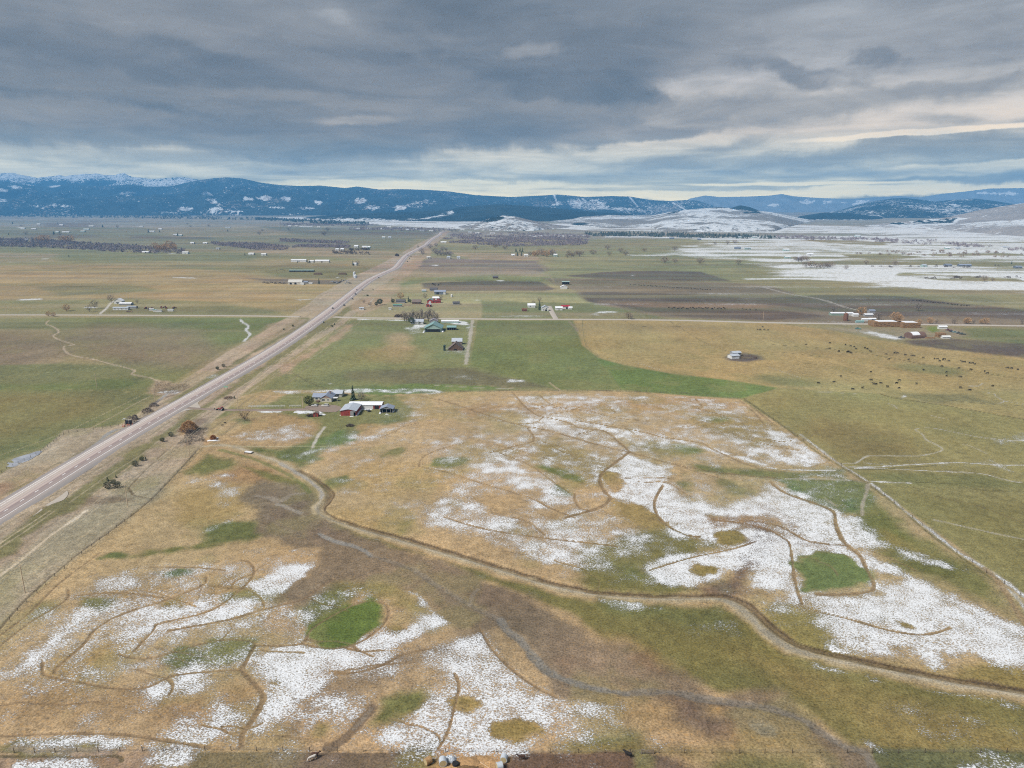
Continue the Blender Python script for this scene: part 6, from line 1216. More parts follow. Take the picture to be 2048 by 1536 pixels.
spots = [(342, 873, 'dk', 1.15, 'round dark juniper nearest the orange willow'), (325, 883, 'round', 1.2, 'rounded green juniper next below the dark one near the willow'), (271, 932, 'dk', 1.2, 'dark juniper left of the two brown-green ones mid verge'), (284, 921, 'round', 1.1, 'brownish juniper in the middle of the mid-verge three'), (291, 918, 'tall', .6, 'smallest juniper, right of the mid-verge three'),
 (215, 961, 'tall', .8, 'thin small juniper at the back left of the verge cluster'), (227, 968, 'round', 1.15, 'middle juniper at the back of the verge cluster'), (216, 977, 'dk', 1.45, 'largest dark juniper at the front left of the verge cluster'), (235, 975, 'dk', 1.3, 'grey-green juniper at the front right of the verge cluster'), (232, 955, 'tall', .65, 'tiny juniper behind the verge cluster'),
 (435, 739, 'round', 1.25, 'green juniper on the left verge, nearer of two beside the highway'), (447, 734, 'dk', 1.15, 'dark juniper on the left verge, farther of two beside the highway'), (469, 797, 'tall', .85, 'small pointed juniper just above the driveway mouth'), (462, 795, 'round', .6, 'low brownish juniper left of the small pointed one'),
 (586, 653, 'round', 1.1, 'juniper on the left verge above the county road crossing'), (568, 660, 'round', .9, 'smaller juniper on the left verge, lower of two'), (662, 652, 'tall', .9, 'left juniper of three right of the highway'), (665, 654, 'round', 1.0, 'middle juniper of three right of the highway'), (669, 650, 'tall', 1.1, 'right juniper of three right of the highway'),
 (734, 592, 'tall', 1.3, 'juniper on the right verge near the gravel loop'), (736, 592, 'round', 1.1, 'round juniper touching the one near the gravel loop'), (746, 580, 'tall', 1.1, 'lone juniper on the right verge farther up the highway'), (815, 524, 'round', 1.4, 'far verge juniper where the highway bends, lowest of three'), (819, 518, 'round', 1.2, 'far verge juniper where the highway bends, middle of three'), (822, 514, 'tall', 1.8, 'far verge juniper where the highway bends, topmost of three')]
protoj = {}
for i, (px, py, kd, s_, lb) in enumerate(spots):
    if kd not in protoj:
        h_, r_ = SP[kd]; protoj[kd] = tree('juniper', h_, r_, juniper if kd != 'dk' else M('dark_juniper', (110, 112, 86), .9, var=.4), 'leafy' if kd != 'tall' else 'conifer', 420, i + 40, .12, .5, .3); o = protoj[kd]
    else: o = copy_tree(protoj[kd])
    o.location = (*G(px, py), 0); s_ *= .86; o.scale = (s_, s_, s_); o['label'] = lb; o['category'] = 'juniper'; o['group'] = 'junipers along the highway verge'
for i, (px, py, h_, r_, m_, lb) in enumerate([(261, 846, 5, 3.6, greybark, 'pale grey bare bush behind the traffic barrels'), (270, 838, 3, 2.4, greybark, 'grey bare bush up the ditch from the barrels'), (295, 824, 3.0, 4.2, M('dark_branches', (110, 96, 86)), 'dark low bush along the icy ditch'), (308, 812, 2.4, 3.5, greybark, 'grey brush farther up the icy ditch'), (457, 797, 1.6, 4, brownbark, 'flat brown brush on the verge near the driveway')]):
    o = shrub('bush', h_, r_, m_, 700, 60 + i, .08, .9, lb, 'bush'); o.location = (*G(px, py), 0)
brush('marsh_reeds', 'grey tangle of dead reeds in the marsh below the orange willow', [[(362, 862), (395, 850), (418, 855), (404, 872), (412, 884), (380, 890), (356, 888), (372, 872)]], 330, 1.1, M('dead_reeds', (150, 136, 120), .95, var=.4), 1.2, 70, tri=12, wd=.10)
brush('marsh_reeds', 'pinkish dead reeds in the ditch corner left of the highway', [[(312, 762), (345, 768), (380, 768), (366, 782), (345, 788), (308, 784)]], 260, .9, M('pink_reeds', (170, 148, 126), .95, var=.3), 1.4, 71, tri=12, wd=.10)
# --- footbridge over the canal with snow on it
fbx, fby = G(497.5, 906); fb = empty('footbridge', fbx, fby, 0, R(-15)); tag(fb, 'small snow-topped plank bridge across the canal track', 'footbridge')
MB().box(0, 0, .5, 5.2, 2.4, .22).build('deck', weathered, fb); MB().box(-.1, .05, .722, 4.9, 2.1, .14, 0, .92).build('snow_cover', snowroof, fb)
for sx in (-1, 1): MB().box(sx * 2.3, 0, -.6, .5, 2.3, 1.1).build('abutment', dark, fb)
# --- works trailer with boards, and traffic barrels
tx_, ty_ = G(258, 849.5); tr = empty('board_trailer', tx_, ty_, 0, R(0)); tag(tr, 'black twin-panel sign trailer facing the road beside the ditch', 'sign trailer')
MB().box(0, 0, .6, 4.6, 1.4, .18).build('chassis', dark, tr); MB().box(0, .1, 3.3, 3.2, .25, .3).build('top_rail', whitep, tr)
for sx in (-1, 1): MB().box(sx * 1.3, 0, 1.0, 2.1, .2, 2.4).build('panel', M('black_panel', (44, 46, 54), .5), tr); wheel(tr, sx * 2.1, 0, .4)
bar = MB(); bar.tube((0, 0, 0), (0, 0, 1.05), .34, .26, 12); orm = M('barrel_orange', (226, 112, 62), .5, var=.05)
bo = bar.mesh('traffic_barrel', orm); bands = MB().tube((0, 0, .35), (0, 0, .52), .325, .31, 12).tube((0, 0, .72), (0, 0, .88), .295, .28, 12).mesh('white_band', whitep)
bl = ['leftmost front', 'second front', 'third front', 'rightmost front', 'back left', 'back middle', 'back right', 'far right back']
for i, (dx_, dy_) in enumerate([(-2.4, -3.6), (-1.2, -4.1), (.6, -3.2), (2.2, -3.6), (-1.8, -2.2), (.2, -2.0), (1.5, -2.2), (3.2, -1.4)]):
    o = link(bpy.data.objects.new('traffic_barrel', bo)); o.location = (tx_ + dx_, ty_ + dy_, -.03); o.scale = (1.2, 1.2, 1.1); tag(o, bl[i] + ' orange and white barrel of the cluster by the sign trailer', 'traffic barrel', 'traffic barrels by the highway ditch')
    w_ = link(bpy.data.objects.new('white_band', bands), o)
# road sign
sx_, sy_ = G(452, 779); sg_ = empty('road_sign', sx_, sy_); tag(sg_, 'long blank pale green sign on two posts beside the highway', 'road sign')
MB().box(0, 0, 1.7, 3.4, .12, 1.3).build('panel', M('sign_green', (150, 196, 170), .5, var=.04), sg_)
for s_ in (-1, 1): MB().box(s_ * 1.1, .14, -.2, .14, .14, 3.2).build('post', weathered, sg_)
# --- power poles and wires
polew = M('pole_wood', (222, 196, 164), .9, var=.2); wirem = M('wire', (232, 220, 188), .6)
def pole(label, x, y, h=12.4, rz=0, arm=True, group='power poles'):
    o = empty('power_pole', x, y, 0, rz); tag(o, label, 'power pole', group); MB().tube((0, 0, -.5), (0, 0, h), .21, .14, 8).build('mast', polew, o)
    if arm:
        a = MB().box(0, 0, h - .9, 2.2, .14, .16).build('crossarm', polew, o)
        for s_ in (-1, 0, 1): MB().tube((s_ * 1.0, 0, h - .74), (s_ * 1.0, 0, h - .42), .07, .05, 6).build('insulator', trim, a)
    return o
PL = [((50, 1185), 'tall power pole nearest the lower left corner'), ((255.6, 1012.7), 'power pole on the verge below the juniper cluster'), ((379.4, 913.8), 'pale power pole beside the reed marsh'), ((476, 815.5), 'power pole beside the driveway above the spreading tree')]
pp = [G(*p) for p, _ in PL]
for (p, lb), (x, y) in zip(PL, pp): pole(lb, x, y, arm=True)
hp_ = G(606, 818); pole('white service pole at the right end of the short rail fence', *hp_, h=10, arm=True)
pts_ = [(pp[0][0] - (pp[1][0] - pp[0][0]) * 1.0, pp[0][1] - (pp[1][1] - pp[0][1]))] + pp + [G(560, 742)]
wl_ = ['nearest span of overhead wires, leaving the lower left edge', 'span of overhead wires between the first and second verge poles', 'span of overhead wires from the second pole to the marsh pole', 'span of overhead wires from the marsh pole to the driveway pole', 'span of overhead wires leaving the driveway pole along the verge']
def wires(label, a, b_, h=12.0, offs=(-1.0, 1.0), r=.11, sag=1.1, h2=None):
    mb = MB(); d = np.array(b_) - np.array(a); L_ = np.linalg.norm(d); n_ = np.array([d[1], -d[0]]) / L_
    for of in offs:
        pr_ = None
        for i in range(15):
            f_ = i / 14; q = np.array(a) + d * f_ + n_ * of; z = h + ((h2 or h) - h) * f_ - sag * 4 * f_ * (1 - f_); c_ = (q[0], q[1], z)
            if pr_: mb.tube(pr_, c_, r, n=4, cap=False)
            pr_ = c_
    o = mb.build('overhead_wire', wirem); tag(o, label, 'power line', 'overhead wires along the verge'); return o
for i in range(5): wires(wl_[i], pts_[i], pts_[i + 1])
wires('service wires from the driveway pole to the white pole near the house', pp[3], hp_, h2=9.4, offs=(0,), r=.04)
for i, (px, py, h_) in enumerate([(13, 626, 12), (275, 625, 11), (384, 626, 11), (194, 776, 12.5), (310, 803, 10), (844, 577, 14), (1024, 634, 11), (1526, 641, 12), (592, 626, 10)]):
    pole(['power pole at the far left end of the county road', 'power pole right of the white farmhouse by the road', 'power pole in the middle of the left county road', 'lone power pole in the green field left of the highway', 'short faint pole at the field corner left of the highway', 'tall pole behind the grey-blue workshop', 'pole beside the county road left of the farm driveway', 'pole on the right part of the county road', 'pole at the county road just left of the highway'][i], *G(px, py), h=h_, rz=R(90))
# --- wire fences
postm = MB().box(0, 0, -.3, .14, .14, 1.75).mesh('post', M('fence_post', (96, 82, 68), .9))
def wire_fence(label, px, step, wires_=3, jit=.4, hgt=1.3, rail=None, spl=False):
    P = np.array([G(*p) for p in px]); c = P.mean(0); root = empty('wire_fence', c[0], c[1]); tag(root, label, 'fence'); mb = MB()
    for i in range(len(P) - 1):
        for k in range(wires_):
            z = hgt * (k + 1) / wires_ - .1; mb.tube((*(P[i] - c), z), (*(P[i + 1] - c), z), .02, n=3, cap=False)
    mb.build('wire', M('fence_wire', (120, 112, 104), .6), root); Q = along(P, step)[:95]
    for q in Q: o = link(bpy.data.objects.new('post', postm), root); o.location = (q[0] - c[0] + random.uniform(-jit, jit), q[1] - c[1], 0); o.scale = (1, 1, random.uniform(.85, 1.15))
wire_fence('wire fence with dark posts crossing the bottom of the pasture', [(356, 1500), (820, 1503), (1300, 1506), (1780, 1506), (2200, 1504)], 7.5)
wire_fence('wire fence with dark posts at the lower left corner', [(-60, 1506), (120, 1504), (300, 1502), (356, 1500)], 6)
wire_fence('post and wire fence on the left edge of the big pasture', [(0, 1262), (60, 1197), (152, 1117), (300, 1004), (372, 929), (404, 894)], 6.5)
wire_fence('pale post fence along the pond left of the highway', [(-20, 958), (22, 934), (75, 908), (130, 866), (240, 852)], 5)
wire_fence('fence line between the big pasture and the green strip behind it', [(842, 786), (1030, 782), (1240, 783), (1380, 788), (1486, 799)], 8)
wire_fence('long diagonal fence on the right side of the big pasture', [(1490, 800), (1560, 850), (1690, 936), (1742, 970), (1900, 1094), (2048, 1196)], 9)
# --- animals
cg = quadruped('cow', hideb, True, 1.0); cs = quadruped('cow', hideb, False, 1.0); hb_ = quadruped('horse', hidebr, False, 1.12, True); hw_ = quadruped('horse', hidew, True, 1.08, True)
def place(me, name, px, py, rz, label, cat, group=None, k=1.0):
    o = link(bpy.data.objects.new(name, me)); o.location = (*G(px, py), 0); o.rotation_euler = (0, 0, rz); o.scale = (k, k, k); tag(o, label, cat, group); return o
place(hb_, 'horse', 631, 1514, R(5), 'brown horse standing behind the white one at the bottom fence', 'horse')
place(hw_, 'horse', 625, 1520, R(-150), 'white horse with head down in front of the brown one', 'horse')
place(hb_, 'horse', 1043, 1519, R(184), 'dark brown horse beside the wrapped bales', 'horse')
place(cs, 'cow', 1256, 1513, R(150), 'black cow standing by the bottom fence gate', 'cow', k=1.15)
place(cg, 'cow', 445, 852, R(20), 'black calf lying nearest the rust bush', 'calf', k=.8); place(cs, 'cow', 450.5, 847, R(200), 'black calf just behind the other near the spreading tree', 'calf', k=.8)
cows = [(566,12),(632,18),(645,16),(665,25),(655,22),(820,14),(945,35),(1012,24),(1035,28),(1097,40),(1150,46),(1165,47),(965,77),(1125,78),(1242,63),(1330,71),(1355,72),(1372,88),(1398,79),(1412,77),(1445,88),(1550,96),(1572,97),(1612,104),(1635,108),(1655,113),(1915,145),(1948,148),(1997,158),(1390,133),(1527,147),(1622,159),(1732,174),(1755,188),(1427,180),(1428,208),(1540,217),(1242,160),(822,177),(583,214),(402,266),(527,260),(825,241),(845,273),(866,277),(900,266),(955,296),(1028,268),(1049,245),(1187,271),(1048,307),(755,304),(676,316),(1538,303),(1614,323),(1795,288)]
rnd = random.Random(5)
def herd(pts, label, group, k=1.0):
    for (px, py) in pts:
        o = place(cg if rnd.random() < .65 else cs, 'cow', px, py + .8, rnd.choice([0, math.pi]) + rnd.uniform(-.6, .6), label, 'cow', group, k * rnd.uniform(.95, 1.15))
herd([(1536 + a / 4, 700 + b_ / 4) for a, b_ in cows], 'black cow grazing in the tan field right of the white barn', 'cattle in the tan right-hand field', 1.12)
herd([(1536 + a / 4, 320 + b_ / 4) for a, b_ in [(495,1465),(620,1480),(660,1490),(690,1495),(705,1512),(775,1505),(795,1512),(305,1478),(495,1510),(565,1530),(640,1532),(-44,1335),(-84,1358),(-64,1358),(-30,1358),(0,1362)]], 'black cow in the tan field below the haystacks', 'cattle below the haystacks', 1.12)
herd([(1262 + i * 4.8 + rnd.uniform(-1.5, 1.5), 569 + i * .32 + rnd.uniform(-.4, .6)) for i in range(34)], 'black cow in a long line crossing the brown field', 'cattle line in the brown field', 1.15)
herd([(1338 + i * 4.2 + rnd.uniform(-2, 2), 616.5 + rnd.uniform(-1.2, 1.6)) for i in range(28)] + [(1485, 618), (1492, 619), (1500, 619), (1512, 620)], 'black cow in the feeding bunch above the county road', 'cattle bunch above the county road', 1.15)
herd([(1828 + i * 5.2 + rnd.uniform(-2, 2), 601 + i * .5 + rnd.uniform(-1, 1)) for i in range(22)], 'black cow in the line at the edge of the dark field far right', 'cattle at the far right dark field', 1.15)
herd([(857 + rnd.uniform(0, 26), 566 + rnd.uniform(0, 5)) for i in range(11)], 'dark cow in the bunch beyond the grey-blue workshop', 'cattle beyond the workshop', 1.1)
herd([(553 + i * 3.4 + rnd.uniform(-1, 1), 539 + rnd.uniform(0, 3)) for i in range(6)], 'dark cow grazing left of the long pale feed shed', 'cattle by the feed shed', 1.1)
# --- bales and feed heap at the bottom edge
def bale(label, px, py, rz, wrap, r=.85, L_=1.5, group=None):
    x, y = G(px, py); mb = MB(); c_, s_ = math.cos(rz), math.sin(rz); mb.tube((-c_ * L_ / 2, -s_ * L_ / 2, r), (c_ * L_ / 2, s_ * L_ / 2, r), r, n=16)
    root = mb.build('hay_bale', wrap, None, False); root.location = (x, y, -.05); tag(root, label, 'hay bale', group)
    e_ = MB().tube((-c_ * (L_ / 2 + .015), -s_ * (L_ / 2 + .015), r), (-c_ * L_ / 2, -s_ * L_ / 2, r), r * .86, n=16).build('bale_end', M('hay_face', (196, 176, 128), .95, var=.3, scale=4), root); return root
wrapm = M('bale_wrap', (196, 204, 214), .35, var=.12, scale=2, spec=.6); haym = M('hay', (182, 142, 92), .95, var=.35, scale=3)
bale('round tan hay bale, unwrapped, leftmost at the bottom edge', 856, 1527, R(40), haym, 1.0, 1.7); bale('pale wrapped bale lying in front of the crumpled plastic', 886, 1529, R(100), wrapm, 1.1, 1.8)
bale('wrapped bale standing right of the spilled hay', 1008, 1522, R(80), wrapm, 1.0, 1.6); bale('wrapped bale lowest right beside the dark horse', 999, 1537, R(20), wrapm, 1.0, 1.6)
def heap(name, label, cat, px, py, w, d, h, m_, seed, kind=None):
    x, y = G(px, py); n = 26; u, v = np.meshgrid(np.linspace(-1, 1, n), np.linspace(-1, 1, n)); rr = np.sqrt(u * u + v * v); z = h * np.clip(1 - rr ** 2, 0, 1) ** .7 * (.35 + 1.1 * fbm(u * 3 + seed, v * 3, seed, 4)) - .08
    me = mesh_from(name, np.stack([u * w / 2, v * d / 2, z], -1).reshape(-1, 3), grid_faces(n, n), m_, False); o = link(bpy.data.objects.new(name, me)); o.location = (x, y, 0); tag(o, label, cat, None, kind); return o
heap('plastic_heap', 'crumpled pale bale plastic heaped behind the wrapped bale', 'plastic sheet', 899, 1519, 3.6, 2.4, 1.3, wrapm, 3)
heap('hay_heap', 'spilled golden hay heap between the wrapped bales', 'hay heap', 940, 1524, 5.6, 4.2, .6, haym, 5); heap('hay_heap', 'low scattered golden hay right of the main spill', 'hay heap', 966, 1517, 4, 2.4, .35, haym, 8); heap('hay_heap', 'brown trampled hay heap at the very bottom edge', 'hay heap', 935, 1538, 6, 3, .6, M('old_hay', (128, 100, 62), .95, var=.4, scale=3), 11)
o = MB().tube((0, 0, .0), (0, 0, .6), .9, .9, 14).build('tyre', rubber); o.location = (*G(911, 1529), 0); tag(o, 'dark round rubber tyre feeder beside the plastic heap', 'feeder')
o = MB().tube((-1.4, .9, .2), (1.6, -1.6, .15), .07, .05, 6).build('timber_pole', polew); o.location = (*G(970, 1530), 0); tag(o, 'thin pale pole lying on the ground beside the hay', 'pole')
gt = empty('corral_gate', *G(1295, 1508)); tag(gt, 'weathered gate in the bottom fence right of the black cow', 'gate')
g_ = MB(); [g_.box(0, 0, z, 3.2, .06, .1) for z in (.3, .6, .9, 1.2)]; g_.build('bars', weathered, gt); g_ = MB(); [g_.box(s_ * 1.65, 0, -.2, .2, .2, 1.8) for s_ in (-1, 1)]; g_.build('gate_post', weathered, gt)
# --- highway traffic
hv = [((646, 645.5), 0, (222, 222, 224), 'suv', 'white car nearest on the highway, just below the county road crossing'), ((665.5, 617.5), math.pi, (64, 66, 72), 'pickup', 'dark pickup on the left lane just beyond the crossing'), ((688.5, 611.5), 0, (56, 58, 60), 'suv', 'dark car on the right lane beyond the crossing'),
 ((705, 598.5), 0, (60, 56, 58), 'car', 'dark car on the right lane, second beyond the crossing'), ((711, 589), 0, (70, 62, 62), 'suv', 'dark car on the right lane, third beyond the crossing'), ((713.5, 580.5), math.pi, (150, 110, 110), 'car', 'reddish car in the left lane where the verge trees stand'), ((725, 580.5), 0, (170, 166, 170), 'car', 'pale car in the right lane near the lone juniper'), ((757.5, 556), 0, (70, 64, 62), 'pickup', 'dark pickup just below the highway bend'), ((816, 511), 0, (90, 86, 88), 'suv', 'grey car far up the highway past the bend')]
for (p, r_, c_, kd, lb) in hv: x, y = G(*p); car(lb, x, y, r_, c_, kd, HWZ + .02, group='traffic on the highway')
# ------------------------------------------------------------------ farms along and beyond the county road
B = building
# turquoise arena group
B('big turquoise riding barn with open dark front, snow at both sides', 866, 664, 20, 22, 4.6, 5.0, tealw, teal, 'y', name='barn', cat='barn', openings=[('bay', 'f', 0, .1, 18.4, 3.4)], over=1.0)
B('white-walled house with grey snowy roof in front of the bare grove', 834, 648, 16, 9, 3.0, 2.4, whitew, metalroof, 'x', openings=[('window', 'f', -4, 1, 1.6, 1.1), ('door', 'f', 0, 0, 1.2, 2.1), ('window', 'f', 4, 1, 1.6, 1.1)])
B('small turquoise-roofed shed with open front right of the riding barn', 903, 660, 11, 9, 3.2, 1.4, greyw, teal, 'x', name='shed', cat='shed', open_front=True)
B('grey house with mauve roof directly behind the riding barn', 867, 647, 10, 9, 3.2, 2.6, greyw, M('mauve_roof', (164, 156, 166), .8), 'y', openings=[('window', 'f', 0, 1, 1.6, 1.1)])
B('long snow-covered turquoise shed on the farm lane', 900, 646, 22, 7, 2.2, 1.2, tealw, snowroof, 'x', name='shed', cat='shed', openings=[('door', 'f', -6, 0, 2, 1.8)])
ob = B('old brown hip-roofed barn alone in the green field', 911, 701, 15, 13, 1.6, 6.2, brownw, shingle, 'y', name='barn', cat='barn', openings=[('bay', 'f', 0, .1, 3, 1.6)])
merge(ob, B('', 914, 689, 11, 7, 3.5, 3.0, weathered, metalroof, 'x'))
o = empty('grain_bin', *G(889, 701)); tag(o, 'small dark green upright bin left of the old brown barn', 'grain bin'); MB().tube((0, 0, 0), (0, 0, 5), 1.2, n=12).build('wall', M('dark_green', (58, 76, 70), .7), o); MB().tube((0, 0, 5), (0, 0, 6.4), 1.9, .1, 12).build('roof', M('dark_green', (58, 76, 70)), o)
# red farm group
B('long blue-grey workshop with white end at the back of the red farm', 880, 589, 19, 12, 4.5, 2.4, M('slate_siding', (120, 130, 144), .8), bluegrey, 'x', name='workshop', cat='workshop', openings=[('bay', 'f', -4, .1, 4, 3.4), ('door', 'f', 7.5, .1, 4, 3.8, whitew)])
B('dark-roofed house half hidden behind the blue-grey workshop', 867, 582.5, 13, 10, 3, 2.8, greyw, darkroof, 'x', openings=[('window', 'f', -3, 1, 1.6, 1.1)])
B('red shed with snow-white roof above the red barns', 872, 600, 11, 8, 3, 2, redw, snowroof, 'x', name='shed', cat='shed', openings=[('door', 'f', 0, 0, 3, 2.6, whitew)])
B('red barn with teal roof in the middle of the red farm', 860, 606, 9, 10, 3.8, 2.6, redw, teal, 'y', name='barn', cat='barn', openings=[('door', 'f', 0, 0, 2.6, 2.8, whitew)])
B('low red shed right of the teal-roofed red barn', 874, 606, 11, 6, 3.0, 1.4, redw, M('dark_red_roof', (128, 48, 46), .8), 'x', name='shed', cat='shed', openings=[('window', 'f', -2, 1, 1.2, .9)])
B('small red barn with patchy white roof at the front of the red farm', 856, 613.5, 6, 8, 3.2, 2.4, redw, snowroof, 'y', name='barn', cat='barn', rz=-12, openings=[('bay', 'f', 0, .1, 2.2, 2.4)])
B('collapsed grey shed with white end right of the red farm', 913, 609, 10, 8, 2.4, 1.8, greyw, darkroof, 'x', name='shed', cat='shed', rz=12, openings=[('door', 'r', 0, 0, 4, 2, whitew)])
B('dark hip-roofed house among trees left of the red farm', 833, 608, 13, 9, 3, 3.4, brownw, shingle, 'x', openings=[('window', 'f', -3, 1, 1.8, 1.2), ('window', 'f', 3, 1, 1.8, 1.2)])
B('long turquoise-roofed trailer left of the dark hip-roofed house', 795, 613.5, 13, 3.4, 2.6, .5, greyw, M('bright_teal', (70, 160, 150), .5), 'x', name='trailer', cat='trailer')
B('dark low house behind the turquoise-roofed trailer', 801, 606, 14, 8, 2.8, 2.2, greyw, darkroof, 'x')
B('small pale pump shed beside the bare verge', 723, 620, 6.5, 4.5, 2.8, .8, whitew, metalroof, 'x', name='shed', cat='shed', openings=[('window', 'f', 0, 1, 2, 1)])
B('small white camper near the gravel loop', 780, 619.5, 4, 2.5, 2.4, .3, whitew, whitep, 'x', name='camper', cat='camper')
B('pale green shed far behind the workshop by the tall pole', 848, 584, 7, 5, 2.6, 1.2, M('pale_green', (148, 172, 156), .8), metalroof, 'x', name='shed', cat='shed')
o = empty('water_tank', *G(903.5, 594)); tag(o, 'cream upright tank right of the blue-grey workshop', 'tank'); MB().tube((0, 0, 0), (0, 0, 4), 1.7, n=14).build('wall', whitew, o); MB().tube((0, 0, 4), (0, 0, 4.9), 1.75, .2, 14).build('roof', whitep, o)
fpx, fpy = G(813, 611.5); fo_ = empty('panel_fence', fpx, fpy); tag(fo_, 'cream slatted panel fence left of the dark hip-roofed house', 'fence'); g_ = MB(); [g_.box(i * 2.2 - 4.4, 0, 0, 1.9, .15, 2.4) for i in range(5)]; g_.build('panel', tan, fo_)
# farm right of the green field
B('white farmhouse left of the dark pine on the county road farm', 1063, 615, 11, 8, 3.2, 2.4, whitew, snowroof, 'x', openings=[('window', 'f', -2, 1, 1.6, 1.1)])
hh_ = B('two-storey grey and white house right of the dark pine', 1090, 622, 10, 9, 4.6, 2.8, whitew, metalroof, 'y', openings=[('window', 'f', -2, 1, 1.6, 1.2), ('window', 'f', 2, 3, 1.4, 1.1), ('bay', 'f', 1.5, .1, 2.8, 2.2)])
B('white shed left of the small red barn beside the farm drive', 1118, 620.5, 10, 7, 3.4, 1.6, whitew, snowroof, 'x', name='shed', cat='shed', openings=[('door', 'f', 0, 0, 2.6, 2.4)])
B('bright red barn with red roof right of the white shed', 1131, 618, 12, 8, 3.6, 1.6, whitew, M('bright_red_roof', (176, 38, 52), .6), 'x', name='barn', cat='barn', openings=[('bay', 'f', 2, .1, 2.6, 2.4)])
B('small rusty red shed at the left of the county road farm', 1049, 622.5, 7, 5, 2.6, 1.2, M('rust_red', (128, 78, 66), .9), rusty, 'x', name='shed', cat='shed')
B('small white shed right of the bright red barn', 1141, 618.5, 5, 4, 2.4, 1.2, whitew, snowroof, 'x', name='shed', cat='shed')
B('open pole shed with pale green roof in the dark field', 1131.5, 569, 14, 8, 5, .8, weathered, tealw, 'x', name='shed', cat='shed', open_front=True)
B('white barn below the pale green pole shed', 1128, 577.5, 12, 9, 3.4, 2.6, whitew, snowroof, 'y', name='barn', cat='barn')
B('small brown cabin with a dark roof in the field near the highway', 991, 557, 11, 7, 2.8, 2.4, brownw, darkroof, 'x', name='cabin', cat='cabin')
wb = B('white open barn with grey roof beside a dark corral, in the tan field', 1471, 717.5, 8.5, 8, 2.9, 1.2, whitew, metalroof, 'x', name='barn', cat='barn', rz=14, openings=[('door', 'f', 2, .05, 4.5, 3.2, snowroof)])
merge(wb, B('', 1480, 713, 9, 6, 3.4, 1.2, greyw, metalroof, 'x', rz=14))
cr = empty('corral', *G(1496, 716)); tag(cr, 'dark plank corral right of the white open barn', 'corral'); g_ = MB()
for k in range(26):
    a = k / 26 * 2 * math.pi; b2 = (k + 1) / 26 * 2 * math.pi; p0 = (math.cos(a) * 8.5, math.sin(a) * 6); p1 = (math.cos(b2) * 8.5, math.sin(b2) * 6); g_.box(p0[0], p0[1], -.2, .2, .2, 2)
    for z in (.5, 1.0, 1.5): g_.tube((*p0, z), (*p1, z), .08, n=4)
g_.build('rails', brownw, cr)
# --- left of the highway
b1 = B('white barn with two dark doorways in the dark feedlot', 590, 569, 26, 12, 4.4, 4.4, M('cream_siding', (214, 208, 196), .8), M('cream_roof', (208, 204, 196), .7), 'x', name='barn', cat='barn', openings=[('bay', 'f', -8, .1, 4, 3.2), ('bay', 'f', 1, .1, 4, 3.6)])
B('grey-roofed lean-to shed right of the white feedlot barn', 609, 566.5, 13, 6, 2.8, 1, greyw, bluegrey, 'x', name='shed', cat='shed')
B('small pale shed at the front right of the white feedlot barn', 604.5, 570, 6, 5, 3, 1, whitew, whitep, 'x', name='shed', cat='shed'); B('white box trailer on the feedlot between barn and conifer', 621, 568, 7, 3, 2.8, .3, whitew, whitep, 'x', name='trailer', cat='trailer')
fs = B('long pale green feed shed with open front behind the feedlot', 603, 543.5, 56, 7, 3.2, .8, weathered, tealw, 'x', name='feed_shed', cat='feed shed', open_front=True)
for i, (px, py, w_, lb) in enumerate([(636, 549, 17, 'left brown haystack behind the feedlot'), (685, 549, 17, 'right brown haystack behind the feedlot with straw edge')]):
    o = empty('haystack', *G(px, py)); tag(o, lb, 'haystack'); g_ = MB(); g_.prism([(-w_ / 2, 0), (w_ / 2, 0), (w_ / 2, 2.2), (w_ * .3, 4), (-w_ * .3, 4), (-w_ / 2, 2.2)], -4, 4); g_.build('bales', M('old_bales', (132, 108, 84), .95, var=.35, scale=.8), o)
o = empty('grain_bin', *G(711, 556)); tag(o, 'white round grain bin with conical top near the highway', 'grain bin'); MB().tube((0, 0, 0), (0, 0, 5.5), 3.6, n=16).build('wall', M('galvanised', (206, 214, 226), .4, var=.1), o); MB().tube((0, 0, 5.5), (0, 0, 7.6), 3.8, .3, 16).build('roof', whitep, o)
o = empty('grain_bin', *G(709, 553)); tag(o, 'taller bluish grain bin just behind the white one', 'grain bin'); MB().tube((0, 0, 0), (0, 0, 9), 2.6, n=16).build('wall', M('galvanised', (206, 214, 226)), o); MB().tube((0, 0, 9), (0, 0, 10.6), 2.7, .3, 16).build('roof', whitep, o)
rj = random.Random(9)
for i in range(16):
    px = 664 + i * 2.4 + rj.uniform(-.8, .8); py = 564 + rj.uniform(-3.5, 4); c_ = rj.choice([(214, 214, 214), (180, 186, 194), (120, 100, 90), (70, 72, 78), (200, 204, 210)])
    x, y = G(px, py); car('old vehicle in the junk yard beside the feedlot conifer', x, y, rj.uniform(0, 6.28), c_, rj.choice(['car', 'pickup', 'suv']), group='old vehicles in the junk yard')
for i, (px, py) in enumerate([(528, 566), (535, 567), (543, 566), (551, 567.5), (560, 567), (568, 568)]): x, y = G(px, py); o = shrub('bush', 2.6, 4, M('dark_branches', (110, 96, 86)), 160, 90 + i, .2, 1, 'dark low bush in the row left of the white feedlot barn', 'bush'); o.location = (x, y, 0); o['group'] = 'dark bushes by the feedlot'
